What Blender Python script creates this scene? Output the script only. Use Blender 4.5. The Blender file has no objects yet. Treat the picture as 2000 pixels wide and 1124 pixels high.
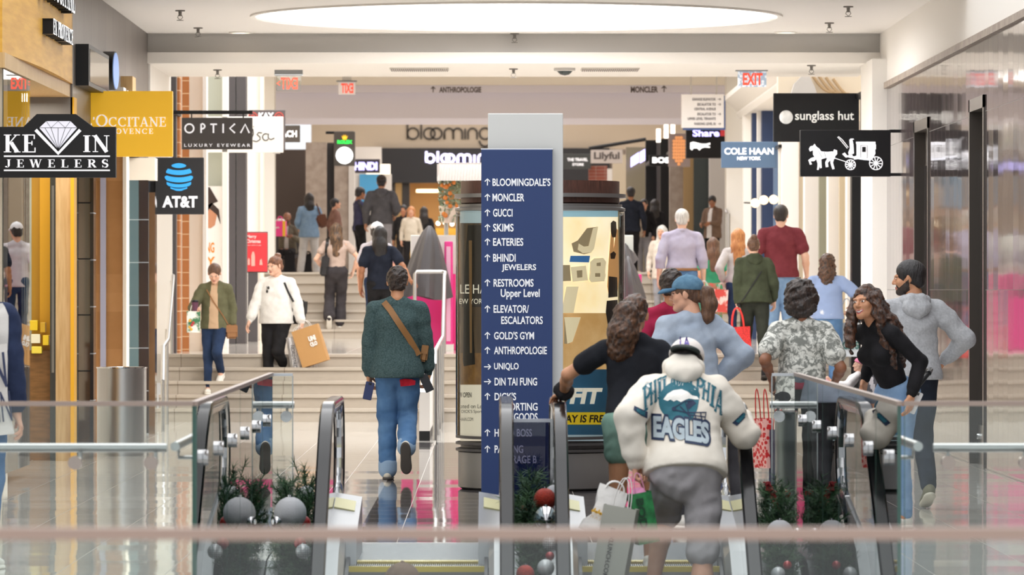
import bpy, bmesh, math, random
import numpy as np
from mathutils import Vector, Matrix
from mathutils.bvhtree import BVHTree
random.seed(7); np.random.seed(7)
PI = math.pi
scene = bpy.context.scene
C = scene.collection
# ------------------------------------------------------------------ camera, world, lights, exposure
F = 10000.0            # focal length in pixels of the 2000 px wide frame (180 mm on 36 mm)
HC = 1.56              # eye height
def PX(px, Y): return (px-965.0)*Y/F
def PZ(py, Y): return HC-(py-565.0)*Y/F
cam_d = bpy.data.cameras.new('camera'); cam = bpy.data.objects.new('camera', cam_d); C.objects.link(cam)
cam.location = (0, 0, HC); cam.rotation_euler = (PI/2+0.0003, 0, -0.0035)
cam_d.sensor_width = 36; cam_d.lens = 180; cam_d.clip_end = 400; cam_d.clip_start = 0.5
cam_d.dof.use_dof = True; cam_d.dof.focus_distance = 40.0; cam_d.dof.aperture_fstop = 7.0
scene.camera = cam
w = bpy.data.worlds.new('sky'); scene.world = w; w.use_nodes = True
bg = w.node_tree.nodes['Background']; bg.inputs[0].default_value = (0.95, 0.97, 1.0, 1); bg.inputs[1].default_value = 0.78
def area(name, loc, sx, sy, power, color=(1, 1, 1), rot=(0, 0, 0)):
    l = bpy.data.lights.new(name, 'AREA'); l.shape = 'RECTANGLE'; l.size = sx; l.size_y = sy; l.energy = power; l.color = color
    o = bpy.data.objects.new(name, l); C.objects.link(o); o.location = loc; o.rotation_euler = rot
    return o
area('skylight_over_atrium', (0, 33, 9.0), 9, 26, 900, (1, .99, .98))
area('skylight_over_landing', (0, 71, 9.5), 8, 18, 1350, (1, .99, .98))
area('upper_floor_downlights', (0, 116, 7.8), 7, 42, 1700, (1, .96, .92))
area('corridor_downlights', (0, 58, 4.0), 5, 3, 130, (1, .96, .92))
area('cosmetics_shop_fill', (-4.22, 45.2, 3.25), .5, 2.0, 22, (1, .93, .8))  # unseen fill light added to brighten the dark shop interior
for sx in (-1, 1):
    area('shop_spots', (sx*2.2, 90, 4.44), 1, 2.5, 60, (1, .95, .9))
vs = scene.view_settings; vs.view_transform = 'Standard'; vs.look = 'None'; vs.gamma = 1.0; vs.use_curve_mapping = False
vs.exposure = 0.55
cy = scene.cycles
cy.use_denoising = True; cy.max_bounces = 12; cy.diffuse_bounces = 4; cy.glossy_bounces = 6; cy.transparent_max_bounces = 24
cy.transmission_bounces = 8; cy.sample_clamp_indirect = 6.0; cy.caustics_reflective = False; cy.caustics_refractive = False

# ------------------------------------------------------------------ materials
def lin(h):
    if isinstance(h, str):
        h = h.lstrip('#'); v = [int(h[i:i+2], 16)/255 for i in (0, 2, 4)]
    else: v = list(h)
    return tuple((c/12.92 if c <= .04045 else ((c+.055)/1.055)**2.4) for c in v)+(1.0,)
MATS = {}
def mat(name, col, rough=.6, metal=0., spec=.5, emit=0., col2=None, scale=30., bump=0., bscale=80., stretch=(1, 1, 1), aniso=None, coat=0., kind='NOISE', ramp=(.35, .65)):
    if name in MATS: return MATS[name]
    m = bpy.data.materials.new(name); MATS[name] = m; m.use_nodes = True
    nt = m.node_tree; b = nt.nodes['Principled BSDF']; L = nt.links
    b.inputs['Base Color'].default_value = lin(col); b.inputs['Roughness'].default_value = rough
    b.inputs['Metallic'].default_value = metal; b.inputs['Specular IOR Level'].default_value = spec
    b.inputs['Coat Weight'].default_value = coat
    m.diffuse_color = lin(col)
    if emit:
        b.inputs['Emission Color'].default_value = lin(col); b.inputs['Emission Strength'].default_value = emit
    if col2 or bump:
        tc = nt.nodes.new('ShaderNodeTexCoord'); mp = nt.nodes.new('ShaderNodeMapping'); L.new(tc.outputs['Object'], mp.inputs[0])
        mp.inputs['Scale'].default_value = stretch
    if col2:
        if kind == 'VORONOI':
            n = nt.nodes.new('ShaderNodeTexVoronoi'); n.inputs['Scale'].default_value = scale; out = n.outputs['Distance']
        elif kind == 'WAVE':
            n = nt.nodes.new('ShaderNodeTexWave'); n.inputs['Scale'].default_value = scale; n.inputs['Distortion'].default_value = 9; n.inputs['Detail'].default_value = 3; out = n.outputs['Fac']
        else:
            n = nt.nodes.new('ShaderNodeTexNoise'); n.inputs['Scale'].default_value = scale; n.inputs['Detail'].default_value = 4; out = n.outputs['Fac']
        L.new(mp.outputs[0], n.inputs['Vector'])
        r = nt.nodes.new('ShaderNodeValToRGB'); L.new(out, r.inputs[0])
        r.color_ramp.elements[0].color = lin(col); r.color_ramp.elements[1].color = lin(col2)
        r.color_ramp.elements[0].position, r.color_ramp.elements[1].position = ramp
        L.new(r.outputs[0], b.inputs['Base Color'])
        if emit: L.new(r.outputs[0], b.inputs['Emission Color'])
    if bump:
        n2 = nt.nodes.new('ShaderNodeTexNoise'); n2.inputs['Scale'].default_value = bscale; n2.inputs['Detail'].default_value = 3
        L.new(mp.outputs[0], n2.inputs['Vector'])
        bp = nt.nodes.new('ShaderNodeBump'); bp.inputs['Strength'].default_value = bump; bp.inputs['Distance'].default_value = .01
        L.new(n2.outputs['Fac'], bp.inputs['Height']); L.new(bp.outputs[0], b.inputs['Normal'])
    return m
def glass(name, tint, ior=1.5, rough=0.0):
    if name in MATS: return MATS[name]
    m = bpy.data.materials.new(name); MATS[name] = m; m.use_nodes = True
    nt = m.node_tree; nt.nodes.clear(); L = nt.links
    o = nt.nodes.new('ShaderNodeOutputMaterial'); mx = nt.nodes.new('ShaderNodeMixShader')
    tr = nt.nodes.new('ShaderNodeBsdfTransparent'); tr.inputs[0].default_value = lin(tint)
    gl = nt.nodes.new('ShaderNodeBsdfAnisotropic') if False else nt.nodes.new('ShaderNodeBsdfGlossy'); gl.inputs['Roughness'].default_value = rough
    fr = nt.nodes.new('ShaderNodeFresnel'); fr.inputs[0].default_value = ior
    L.new(fr.outputs[0], mx.inputs[0]); L.new(tr.outputs[0], mx.inputs[1]); L.new(gl.outputs[0], mx.inputs[2]); L.new(mx.outputs[0], o.inputs[0])
    return m
def tiled(name, col, col2, tx, ty, rough, tilt, axes='XY', joint=.006, jcol='#8a857d', spec=.5, nscale=3., coat=0., metal=0.):
    """Polished slabs: a faint tone and a faint tilt of its own for every slab, thin joints."""
    m = bpy.data.materials.new(name); MATS[name] = m; m.use_nodes = True
    nt = m.node_tree; b = nt.nodes['Principled BSDF']; L = nt.links; N = nt.nodes.new
    g = N('ShaderNodeNewGeometry'); sep = N('ShaderNodeSeparateXYZ'); L.new(g.outputs['Position'], sep.inputs[0])
    def mth(op, a, bb=None):
        n = N('ShaderNodeMath'); n.operation = op
        for i, v in enumerate((a, bb)):
            if v is None: continue
            if isinstance(v, (int, float)): n.inputs[i].default_value = v
            else: L.new(v, n.inputs[i])
        return n.outputs[0]
    ua = mth('DIVIDE', sep.outputs[axes[0]], tx); va = mth('DIVIDE', sep.outputs[axes[1]], ty)
    cb = N('ShaderNodeCombineXYZ'); L.new(mth('FLOOR', ua), cb.inputs[0]); L.new(mth('FLOOR', va), cb.inputs[1])
    wn = N('ShaderNodeTexWhiteNoise'); wn.noise_dimensions = '3D'; L.new(cb.outputs[0], wn.inputs['Vector'])
    n1 = N('ShaderNodeTexNoise'); n1.inputs['Scale'].default_value = nscale; n1.inputs['Detail'].default_value = 6; L.new(g.outputs['Position'], n1.inputs['Vector'])
    fac = mth('ADD', mth('MULTIPLY', wn.outputs['Value'], .5), mth('MULTIPLY', n1.outputs['Fac'], .5))
    mx = N('ShaderNodeMix'); mx.data_type = 'RGBA'; L.new(fac, mx.inputs[0]); mx.inputs[6].default_value = lin(col); mx.inputs[7].default_value = lin(col2)
    ju = mth('LESS_THAN', mth('FRACT', ua), joint/tx); jv = mth('LESS_THAN', mth('FRACT', va), joint/ty)
    j = mth('MAXIMUM', ju, jv)
    m2 = N('ShaderNodeMix'); m2.data_type = 'RGBA'; L.new(j, m2.inputs[0]); L.new(mx.outputs[2], m2.inputs[6]); m2.inputs[7].default_value = lin(jcol)
    L.new(m2.outputs[2], b.inputs['Base Color'])
    vm = N('ShaderNodeVectorMath'); vm.operation = 'SUBTRACT'; L.new(wn.outputs['Color'], vm.inputs[0]); vm.inputs[1].default_value = (.5, .5, .5)
    # long soft undulation of the polished surface
    wv = N('ShaderNodeTexNoise'); wv.inputs['Scale'].default_value = 1.0; wv.inputs['Detail'].default_value = 2
    mp = N('ShaderNodeMapping'); mp.inputs['Scale'].default_value = (1.1, 2.6, 1.1); L.new(g.outputs['Position'], mp.inputs[0]); L.new(mp.outputs[0], wv.inputs['Vector'])
    v2 = N('ShaderNodeVectorMath'); v2.operation = 'SUBTRACT'; L.new(wv.outputs['Color'], v2.inputs[0]); v2.inputs[1].default_value = (.5, .5, .5)
    ad = N('ShaderNodeVectorMath'); ad.operation = 'ADD'; L.new(vm.outputs[0], ad.inputs[0]); L.new(v2.outputs[0], ad.inputs[1])
    sc = N('ShaderNodeVectorMath'); sc.operation = 'SCALE'; L.new(ad.outputs[0], sc.inputs[0]); sc.inputs['Scale'].default_value = tilt
    a2 = N('ShaderNodeVectorMath'); a2.operation = 'ADD'; L.new(sc.outputs[0], a2.inputs[0]); L.new(g.outputs['Normal'], a2.inputs[1])
    nn = N('ShaderNodeVectorMath'); nn.operation = 'NORMALIZE'; L.new(a2.outputs[0], nn.inputs[0]); L.new(nn.outputs[0], b.inputs['Normal'])
    rr = mth('ADD', mth('MULTIPLY', j, .4), rough); L.new(rr, b.inputs['Roughness'])
    b.inputs['Specular IOR Level'].default_value = spec; b.inputs['Coat Weight'].default_value = coat; b.inputs['Metallic'].default_value = metal
    m.diffuse_color = lin(col)
    return m
# ------------------------------------------------------------------ mesh helpers
class MB:
    def __init__(s): s.v = []; s.f = []; s.mi = []; s.cur = 0
    def add(s, vs_, fs_):
        n = len(s.v); s.v += [tuple(v) for v in vs_]
        for f in fs_: s.f.append(tuple(i+n for i in f)); s.mi.append(s.cur)
        return s
    def box(s, x0, x1, y0, y1, z0, z1, bev=0.):
        b = bev
        if b <= 0:
            vs_ = [(x, y, z) for x in (x0, x1) for y in (y0, y1) for z in (z0, z1)]
            return s.add(vs_, [(0, 1, 3, 2), (4, 6, 7, 5), (0, 4, 5, 1), (2, 3, 7, 6), (0, 2, 6, 4), (1, 5, 7, 3)])
        bm = bmesh.new(); bmesh.ops.create_cube(bm, size=1)
        for v in bm.verts: v.co = Vector((x0+(v.co.x+.5)*(x1-x0), y0+(v.co.y+.5)*(y1-y0), z0+(v.co.z+.5)*(z1-z0)))
        bmesh.ops.bevel(bm, geom=bm.edges[:], offset=b, segments=2, affect='EDGES', profile=.5)
        return s.bm(bm)
    def bm(s, bm, M=None):
        bm.verts.index_update()
        s.add([(M @ v.co if M else v.co) for v in bm.verts], [[v.index for v in f.verts] for f in bm.faces]); bm.free(); return s
    def prism(s, poly, y0, y1, M=None):
        """polygon in x,z extruded along y"""
        n = len(poly)
        vs_ = [(p[0], y0, p[1]) for p in poly]+[(p[0], y1, p[1]) for p in poly]
        fs_ = [tuple(range(n)), tuple(range(2*n-1, n-1, -1))]+[(i, i+n, (i+1) % n+n, (i+1) % n) for i in range(n)]
        if M: vs_ = [M @ Vector(v) for v in vs_]
        return s.add(vs_, fs_)
    def tube(s, pts, r, n=10, cap=True, closed=False):
        pts = [Vector(p) for p in pts]; m = len(pts); rs = r if isinstance(r, (list, tuple)) else [r]*m
        up = Vector((0, 0, 1)); vs_ = []; prev = None
        for i, p in enumerate(pts):
            if closed: t = pts[(i+1) % m]-pts[i-1]
            else: t = pts[min(i+1, m-1)]-pts[max(i-1, 0)]
            t = t.normalized() if t.length > 1e-9 else up
            if prev is None:
                a = up if abs(t.dot(up)) < .9 else Vector((1, 0, 0)); u = t.cross(a).normalized()
            else: u = (prev-t*prev.dot(t)); u = u.normalized() if u.length > 1e-6 else t.orthogonal().normalized()
            prev = u; v = t.cross(u)
            for k in range(n):
                a = 2*PI*k/n; vs_.append(p+(u*math.cos(a)+v*math.sin(a))*rs[i])
        fs_ = []
        for i in range(m if closed else m-1):
            for k in range(n):
                a = i*n+k; b = i*n+(k+1) % n; i2 = (i+1) % m
                fs_.append((a, b, i2*n+(k+1) % n, i2*n+k))
        if cap and not closed: fs_ += [tuple(range(n-1, -1, -1)), tuple(range((m-1)*n, m*n))]
        return s.add(vs_, fs_)
    def sweep(s, path, prof, closedprof=True):
        """profile of (x, offset along normal) swept along a y,z path: path entries (y, z, ny, nz)"""
        m = len(path); n = len(prof); vs_ = []
        for (y, z, ny, nz) in path:
            for (px, o) in prof: vs_.append((px, y+ny*o, z+nz*o))
        fs_ = [(i*n+k, i*n+(k+1) % n, (i+1)*n+(k+1) % n, (i+1)*n+k) for i in range(m-1) for k in range(n if closedprof else n-1)]
        if closedprof: fs_ += [tuple(range(n-1, -1, -1)), tuple(range((m-1)*n, m*n))]
        return s.add(vs_, fs_)
    def lathe(s, prof, c=(0, 0, 0), n=32, a0=0., a1=2*PI):
        full = abs(a1-a0-2*PI) < 1e-6; k = n if full else n+1; vs_ = []
        for (r, z) in prof:
            for i in range(k):
                a = a0+(a1-a0)*i/n; vs_.append((c[0]+r*math.cos(a), c[1]+r*math.sin(a), c[2]+z))
        fs_ = []
        for j in range(len(prof)-1):
            for i in range(n):
                i2 = (i+1) % k
                fs_.append((j*k+i, j*k+i2, (j+1)*k+i2, (j+1)*k+i))
        return s.add(vs_, fs_)
    def sphere(s, c, r, n=16, sc=(1, 1, 1)):
        prof = [(max(1e-5, r*math.sin(PI*i/(n//2)))*1.0, -r*math.cos(PI*i/(n//2))) for i in range(n//2+1)]
        n0 = len(s.v); s.lathe(prof, (0, 0, 0), n)
        for i in range(n0, len(s.v)):
            v = s.v[i]; s.v[i] = (c[0]+v[0]*sc[0], c[1]+v[1]*sc[1], c[2]+v[2]*sc[2])
        return s
    def build(s, name, mats, parent=None, smooth=False, loc=None):
        me = bpy.data.meshes.new(name); me.from_pydata(s.v, [], s.f)
        ms = mats if isinstance(mats, (list, tuple)) else [mats]
        for m in ms: me.materials.append(m)
        if len(ms) > 1: me.polygons.foreach_set('material_index', s.mi)
        bm = bmesh.new(); bm.from_mesh(me); bmesh.ops.recalc_face_normals(bm, faces=bm.faces); bm.to_mesh(me); bm.free()
        if smooth:
            me.polygons.foreach_set('use_smooth', [True]*len(me.polygons))
            if smooth != 'all':
                try: me.set_sharp_from_angle(angle=math.radians(40))
                except Exception: pass
        o = bpy.data.objects.new(name, me); C.objects.link(o)
        if parent is not None:
            o.parent = parent
            pw = parent
            off = Vector((0, 0, 0))
            while pw is not None: off += pw.location; pw = pw.parent
            if loc is None:
                me.transform(Matrix.Translation(-off))
            else: o.location = loc
        elif loc is not None: o.location = loc
        return o
def thing(name, label, cat, loc=(0, 0, 0), group=None):
    o = bpy.data.objects.new(name, None); C.objects.link(o); o.location = loc; o.empty_display_size = .1
    return tag(o, label, cat, group)
def tag(o, label=None, cat=None, group=None, kind=None):
    if label: o['label'] = label
    if cat: o['category'] = cat
    if group: o['group'] = group
    if kind: o['kind'] = kind
    return o
def struct(o): o['kind'] = 'structure'; return o
# ------------------------------------------------------------------ lettering
def text_geo(s, bold=0., extrude=.004, fit=None, align='C', mono=False):
    """mesh (verts x,z ; faces) of a line of text fitted to a box fit=(w,h) centred on the origin"""
    cu = bpy.data.curves.new('t', 'FONT'); cu.body = s; cu.size = 1; cu.offset = bold; cu.resolution_u = 4
    o = bpy.data.objects.new('t', cu); C.objects.link(o)
    dg = bpy.context.evaluated_depsgraph_get(); dg.update()
    me = bpy.data.meshes.new_from_object(o.evaluated_get(dg))
    vs_ = np.array([v.co[:2] for v in me.vertices]); fs_ = [tuple(p.vertices) for p in me.polygons]
    bpy.data.objects.remove(o); bpy.data.curves.remove(cu); bpy.data.meshes.remove(me)
    lo, hi = vs_.min(0), vs_.max(0)
    vs_ = vs_-(lo+hi)/2
    if fit:
        sx = fit[0]/(hi[0]-lo[0]); sy = fit[1]/(hi[1]-lo[1])
        vs_ = vs_*[sx, sy]
    return vs_, fs_
def text_on(name, s, x0, x1, z0, z1, y, material, parent=None, bold=0.02, thick=.006, mirror=False, slant=0.):
    """line of text filling x0..x1, z0..z1 on the plane y, facing the viewer, a few millimetres thick"""
    vs_, fs_ = text_geo(s, bold, fit=(x1-x0, z1-z0))
    if mirror: vs_ = vs_*[-1, 1]
    vs_ = vs_+np.stack([vs_[:, 1]*slant, vs_[:, 1]*0], 1)
    cx, cz = (x0+x1)/2, (z0+z1)/2
    return solid_text(name, [(a+cx, b+cz) for a, b in vs_], fs_, y, thick, material, parent)
def solid_text(name, v2, fs_, y, thick, material, parent):
    b = MB(); n = len(v2)
    cnt = {}
    for f in fs_:
        for i in range(len(f)):
            e = (f[i], f[(i+1) % len(f)]); cnt[(min(e), max(e))] = cnt.get((min(e), max(e)), 0)+1
    sides = []
    for f in fs_:
        for i in range(len(f)):
            e = (f[i], f[(i+1) % len(f)])
            if cnt[(min(e), max(e))] == 1: sides.append((e[0], e[1], e[1]+n, e[0]+n))
    b.add([(p[0], y-thick, p[1]) for p in v2]+[(p[0], y, p[1]) for p in v2], list(fs_)+sides)
    return b.build(name, material, parent)
# stroke letters with serifs: strokes in a unit box, (points, width at each point)
def _arc(cx, cz, rx, rz, a0, a1, n=14): return [(cx+rx*math.cos(math.radians(a0+(a1-a0)*i/n)), cz+rz*math.sin(math.radians(a0+(a1-a0)*i/n))) for i in range(n+1)]
def serif(ch, T=.17, t=.06, sf=.05):
    """returns (width, [strokes]); T thick, t thin, sf serif thickness"""
    def stem(x, a=0, b=1, w=T): return ([(x, a), (x, b)], w)
    def ser(x, z, w=.3): return ([(x-w/2, z), (x+w/2, z)], sf)
    h = sf/2; S = []
    if ch == 'I': return .36, [stem(.18), ser(.18, h, .36), ser(.18, 1-h, .36)]
    if ch in 'ELF':
        S = [stem(.2), ser(.2, h, .4), ser(.2, 1-h, .4)]
        if ch in 'EL': S += [([(.2, h), (.66, h)], t), ([(.66, 0), (.66, .27)], t)]
        if ch in 'EF': S += [([(.2, 1-h), (.62, 1-h)], t), ([(.62, 1), (.62, .75)], t), ([(.2, .52), (.5, .52)], t), ([(.5, .4), (.5, .64)], t)]
        return .72, S
    if ch == 'T': return .74, [stem(.37), ser(.37, h, .36), ([(.03, 1-h), (.71, 1-h)], t), ([(.03, 1), (.03, .74)], t), ([(.71, 1), (.71, .74)], t)]
    if ch == 'H': return .86, [stem(.2), stem(.66), ser(.2, h), ser(.2, 1-h), ser(.66, h), ser(.66, 1-h), ([(.2, .5), (.66, .5)], t)]
    if ch == 'N': return .88, [stem(.16, w=t), stem(.74, w=t), ([(.13, 1), (.74, .0)], T), ser(.16, h, .28), ser(.1, 1-h, .24), ser(.74, 1-h, .28)]
    if ch == 'K': return .86, [stem(.2), ser(.2, h, .38), ser(.2, 1-h, .38), ([(.2, .4), (.66, .98)], t), ([(.38, .56), (.7, .02)], T), ser(.68, 1-h, .32), ser(.7, h, .34)]
    if ch == 'V': return .8, [([(.12, 1), (.42, 0)], T), ([(.42, 0), (.7, 1)], t), ser(.12, 1-h), ser(.7, 1-h, .26)]
    if ch == 'W': return 1.16, [([(.1, 1), (.34, 0)], T), ([(.34, 0), (.56, 1)], t), ([(.56, 1), (.8, 0)], T), ([(.8, 0), (1.04, 1)], t), ser(.1, 1-h, .28), ser(.56, 1-h, .28), ser(1.04, 1-h, .24)]
    if ch == 'A': return .86, [([(.42, 1), (.72, 0)], T), ([(.42, 1), (.12, 0)], t), ([(.22, .32), (.62, .32)], t), ser(.12, h, .26), ser(.72, h, .3)]
    if ch == 'M': return 1.04, [stem(.16, w=t), stem(.86), ([(.16, 1), (.5, .1)], T), ([(.5, .1), (.86, 1)], t), ser(.16, h, .26), ser(.86, h, .34), ser(.12, 1-h, .24), ser(.9, 1-h, .26)]
    if ch == 'D': return .84, [stem(.2), ser(.16, h, .3), ser(.16, 1-h, .3), ([(.2, 1-h)]+_arc(.34, .5, .38, .47, 90, -90)+[(.2, h)], [t]+[t+(T-t)*math.sin(PI*i/14) for i in range(15)]+[t])]
    if ch == 'J': return .52, [([(.32, 1), (.32, .22)]+_arc(.18, .2, .14, .17, 0, -170, 8), [T, T]+[T*.8, T*.6, t, t, t, t, T*.7, T, T]), ser(.32, 1-h, .38)]
    if ch in 'OQ': return .94, [(_arc(.47, .5, .38, .47, 0, 360, 28), [t+(T-t)*abs(math.cos(2*PI*i/28)) for i in range(29)])]
    if ch == 'C': return .86, [(_arc(.47, .5, .38, .47, 42, 318, 24), [t+(T-t)*abs(math.cos(math.radians(42+276*i/24))) for i in range(25)]), ([(.75, .98), (.75, .68)], t)]
    if ch in 'PR':
        S = [stem(.2), ser(.2, h, .4), ser(.16, 1-h, .3), ([(.2, 1-h)]+_arc(.34, .74, .3, .23, 90, -90)+[(.2, .5)], [t]+[t+(T-t)*math.sin(PI*i/14) for i in range(15)]+[t])]
        if ch == 'R': S += [([(.42, .5), (.74, .02)], T), ser(.74, h, .24)]
        return .8 if ch == 'R' else .7, S
    if ch == 'S': return .66, [(_arc(.33, .74, .21, .23, 30, 250, 12)[:]+_arc(.33, .26, .23, .23, 70, -150, 12), [t, t, t, T*.6, T*.8, T*.8, T*.8, T*.9, T, T, T, T, T, T, T, T, T, T*.9, T*.8, T*.8, T*.8, T*.6, t, t, t, t]), ([(.54, .98), (.54, .7)], t), ([(.1, .3), (.1, .02)], t)]
    if ch == "'": return .2, [([(.1, 1), (.07, .72)], T*.8)]
    return .4, []
def stroke_geo(strokes, x0=0., z0=0., sx=1., sz=1.):
    vs_ = []; fs_ = []
    for pts, wd in strokes:
        n = len(pts); ws = list(wd) if isinstance(wd, (list, tuple)) else [wd]*n
        while len(ws) < n: ws.append(ws[-1])
        base = len(vs_)
        for i in range(n):
            a = pts[max(i-1, 0)]; b = pts[min(i+1, n-1)]
            dx, dz = b[0]-a[0], b[1]-a[1]; L = math.hypot(dx, dz) or 1
            nx, nz = -dz/L*ws[i]/2, dx/L*ws[i]/2
            for s_ in (1, -1): vs_.append((x0+(pts[i][0]+s_*nx)*sx, z0+(pts[i][1]+s_*nz)*sz))
        for i in range(n-1): fs_.append((base+2*i, base+2*i+1, base+2*i+3, base+2*i+2))
    return vs_, fs_
def serif_line(s, gap=.1, small=None, **kw):
    vs_ = []; fs_ = []; x = 0
    for k, ch in enumerate(s):
        if ch == ' ': x += .45; continue
        sc = 1.0 if (small is None or k in small) else .78
        wd, st = serif(ch, **kw); a, f = stroke_geo(st, x, 0, sc, sc); n = len(vs_)
        vs_ += a; fs_ += [tuple(i+n for i in q) for q in f]; x += wd*sc+gap
    return np.array(vs_), fs_
def stroke_solid(name, strokes, x0, z0, sx, sz, y, thick, material, parent):
    """strokes as one raised letter; each stroke a hair prouder than the one before"""
    b = MB()
    for i, s_ in enumerate(strokes):
        v, f = stroke_geo([s_], x0, z0, sx, sz); n = len(v); th = thick+.0005*i; m_ = len(f)
        sides = [(0, 1, n+1, n), (n-2, n-1, 2*n-1, 2*n-2)]+[(2*j, 2*j+2, n+2*j+2, n+2*j) for j in range(m_)]+[(2*j+1, 2*j+3, n+2*j+3, n+2*j+1) for j in range(m_)]
        b.add([(p[0], y-th, p[1]) for p in v]+[(p[0], y, p[1]) for p in v], list(f)+sides)
    return b.build(name, material, parent)
def serif_on(name, s, x0, x1, z0, z1, y, material, parent, gap=.1, small=None, thick=.006, **kw):
    """a line of serif capitals, every letter a part of its own"""
    vs_, fs_ = serif_line(s, gap, small, **kw); lo, hi = vs_.min(0), vs_.max(0); x = 0
    for k, ch in enumerate(s):
        if ch == ' ': x += .45; continue
        sc = 1.0 if (small is None or k in small) else .78
        wd, st = serif(ch, **kw); kx, kz = (x1-x0)/(hi[0]-lo[0]), (z1-z0)/(hi[1]-lo[1])
        o = stroke_solid('letter', st, x0+(x-lo[0])*kx, z0-lo[1]*kz, sc*kx, sc*kz, y, thick, material, parent); x += wd*sc+gap
    return o
def px_box(b, p0, p1, q0, q1, Y, depth):
    """box whose near face covers pixels p0..p1 x q0..q1 at distance Y and reaches depth metres back"""
    return b.box(PX(p0, Y), PX(p1, Y), Y, Y+depth, PZ(q1, Y), PZ(q0, Y))
# ------------------------------------------------------------------ the setting
FL = tiled('floor_stone', '#c9c6c0', '#d8d5d0', .6, .6, .06, .010, 'XY', .005, '#8f887e', spec=.75)
FD = tiled('floor_granite', '#3f3d3e', '#5a5759', .6, .6, .05, .008, 'XY', .005, '#9a9690', spec=.7, nscale=30)
FU = tiled('floor_landing', '#c9c2b8', '#d6cfc5', .9, .9, .09, .008, 'XY', .006, '#a69c8e', spec=.6)
ST = tiled('step_stone', '#aaa093', '#bbb1a4', 1.25, 4., .45, .0, 'XY', .008, '#857a6c', spec=.4, nscale=14)
WHT = mat('white_paint', '#e9e5df', .7); CRM = mat('cream_paint', '#eadfce', .7); GRY = mat('grey_paint', '#c3bfbb', .75)
CEIL = mat('ceiling_paint', '#e6e1dc', .8); LIL = mat('lilac_paint', '#e4e0ec', .8); TAU = mat('taupe_stone', '#8f8176', .6, col2='#a3968a', scale=6)
BLK = mat('black_paint', '#0e0e10', .45, spec=.3); DKG = mat('dark_grey', '#4a4648', .5); NAVY = mat('navy_paint', '#26375a', .4)
STEEL = mat('brushed_steel', '#b9b9b8', .28, 1., bump=.05, bscale=200, stretch=(1, 1, .05)); CHR = mat('chrome', '#d9dadb', .08, 1.)
BRZ = mat('bronze_rail', '#9b8a80', .35, .9)
GLS = glass('clear_glass', '#f8fbfa', 1.5); GLE = mat('glass_edge', '#2d5a4e', .1, spec=.8); GLD = glass('dark_glass', '#5b5a58', 1.6)
GLP = glass('purple_glass', '#a4a4b6', 1.6)
def floor_piece(name, x0, x1, y0, y1, z, m, t=.35): return struct(MB().box(x0, x1, y0, y1, z-t, z).build(name, m))
floor_piece('floor', -7, -1.31, 22.12, 31.4, 0, FL); floor_piece('floor', 1.75, 7, 22.12, 31.4, 0, FL)
floor_piece('floor', -7, -.87, 31.4, 60.2, 0, FL); floor_piece('floor', 1.6, 7, 31.4, 60.2, 0, FL)
floor_piece('floor', -.87, 1.6, 31.4, 52, 0, FD); floor_piece('floor', -.87, 1.6, 52, 60.2, 0, FL)
floor_piece('floor', -7, 7, -3, 10.36, 0, FL); floor_piece('floor', -9, 9, 8, 33, -5.0, FL)
def flight(name, y0, z0, n, rise, run, x0, x1):
    b = MB()
    for i in range(n):
        y = y0+i*run; z = z0+(i+1)*rise
        b.box(x0, x1, y+.02, y+run+.4, z-rise, z-.035); b.box(x0, x1, y-.012, y+run+.03, z-.035, z)
    return struct(b.build(name, ST))
flight('stairs_lower', 60, 0, 5, .156, .32, -3.95, 4.25)
floor_piece('floor', -7, 7, 61.6, 80.4, .78, FU)
flight('stairs_upper', 80, .78, 7, .15, .3, -3.9, 4.1)
floor_piece('floor', -9, 9, 82.1, 150, 1.83, FU)
# stair cheek beside the rail
struct(MB().box(-.77, -.66, 52.6, 60, 0, .10).build('trim_1', BLK)); b = MB(); b.add([(-.77, 52.6, .1), (-.66, 52.6, .1), (-.66, 60, .1), (-.77, 60, .1), (-.77, 52.6, .5), (-.66, 52.6, .5), (-.66, 60, .82), (-.77, 60, .82)], [(0, 1, 2, 3), (4, 7, 6, 5), (0, 4, 5, 1), (1, 5, 6, 2), (2, 6, 7, 3), (3, 7, 4, 0)])
struct(b.build('trim_2', GRY))
# ceiling with the round skylight
def ceiling_hole(cx, cy_, r, x0, x1, y0, y1, z, h):
    b = MB(); n = 72; inner = []; outer = []
    for i in range(n):
        a = 2*PI*i/n; c, s_ = math.cos(a), math.sin(a); inner.append((cx+r*c, cy_+r*s_))
        ts = [((x1-cx)/c if c > 1e-9 else (x0-cx)/c if c < -1e-9 else 1e9), ((y1-cy_)/s_ if s_ > 1e-9 else (y0-cy_)/s_ if s_ < -1e-9 else 1e9)]
        t = min(ts); outer.append((cx+t*c, cy_+t*s_))
    # corners: snap the nearest rays
    for (qx, qy) in ((x0, y0), (x0, y1), (x1, y0), (x1, y1)):
        k = min(range(n), key=lambda i: (outer[i][0]-qx)**2+(outer[i][1]-qy)**2); outer[k] = (qx, qy)
    V = [(p[0], p[1], z) for p in inner]+[(p[0], p[1], z) for p in outer]+[(p[0], p[1], z+h) for p in inner]+[(p[0], p[1], z+h) for p in outer]
    Fs = []
    for i in range(n):
        j = (i+1) % n
        Fs += [(i, j, n+j, n+i), (2*n+i, 3*n+i, 3*n+j, 2*n+j), (i, 2*n+i, 2*n+j, j), (n+i, n+j, 3*n+j, 3*n+i)]
    return b.add(V, Fs)
SKX, SKY, SKR = .23, 52.9, 2.7
struct(ceiling_hole(SKX, SKY, SKR, -3.82, 4.26, 46, 56.5, 4.38, .4).build('ceiling', CEIL))
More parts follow.
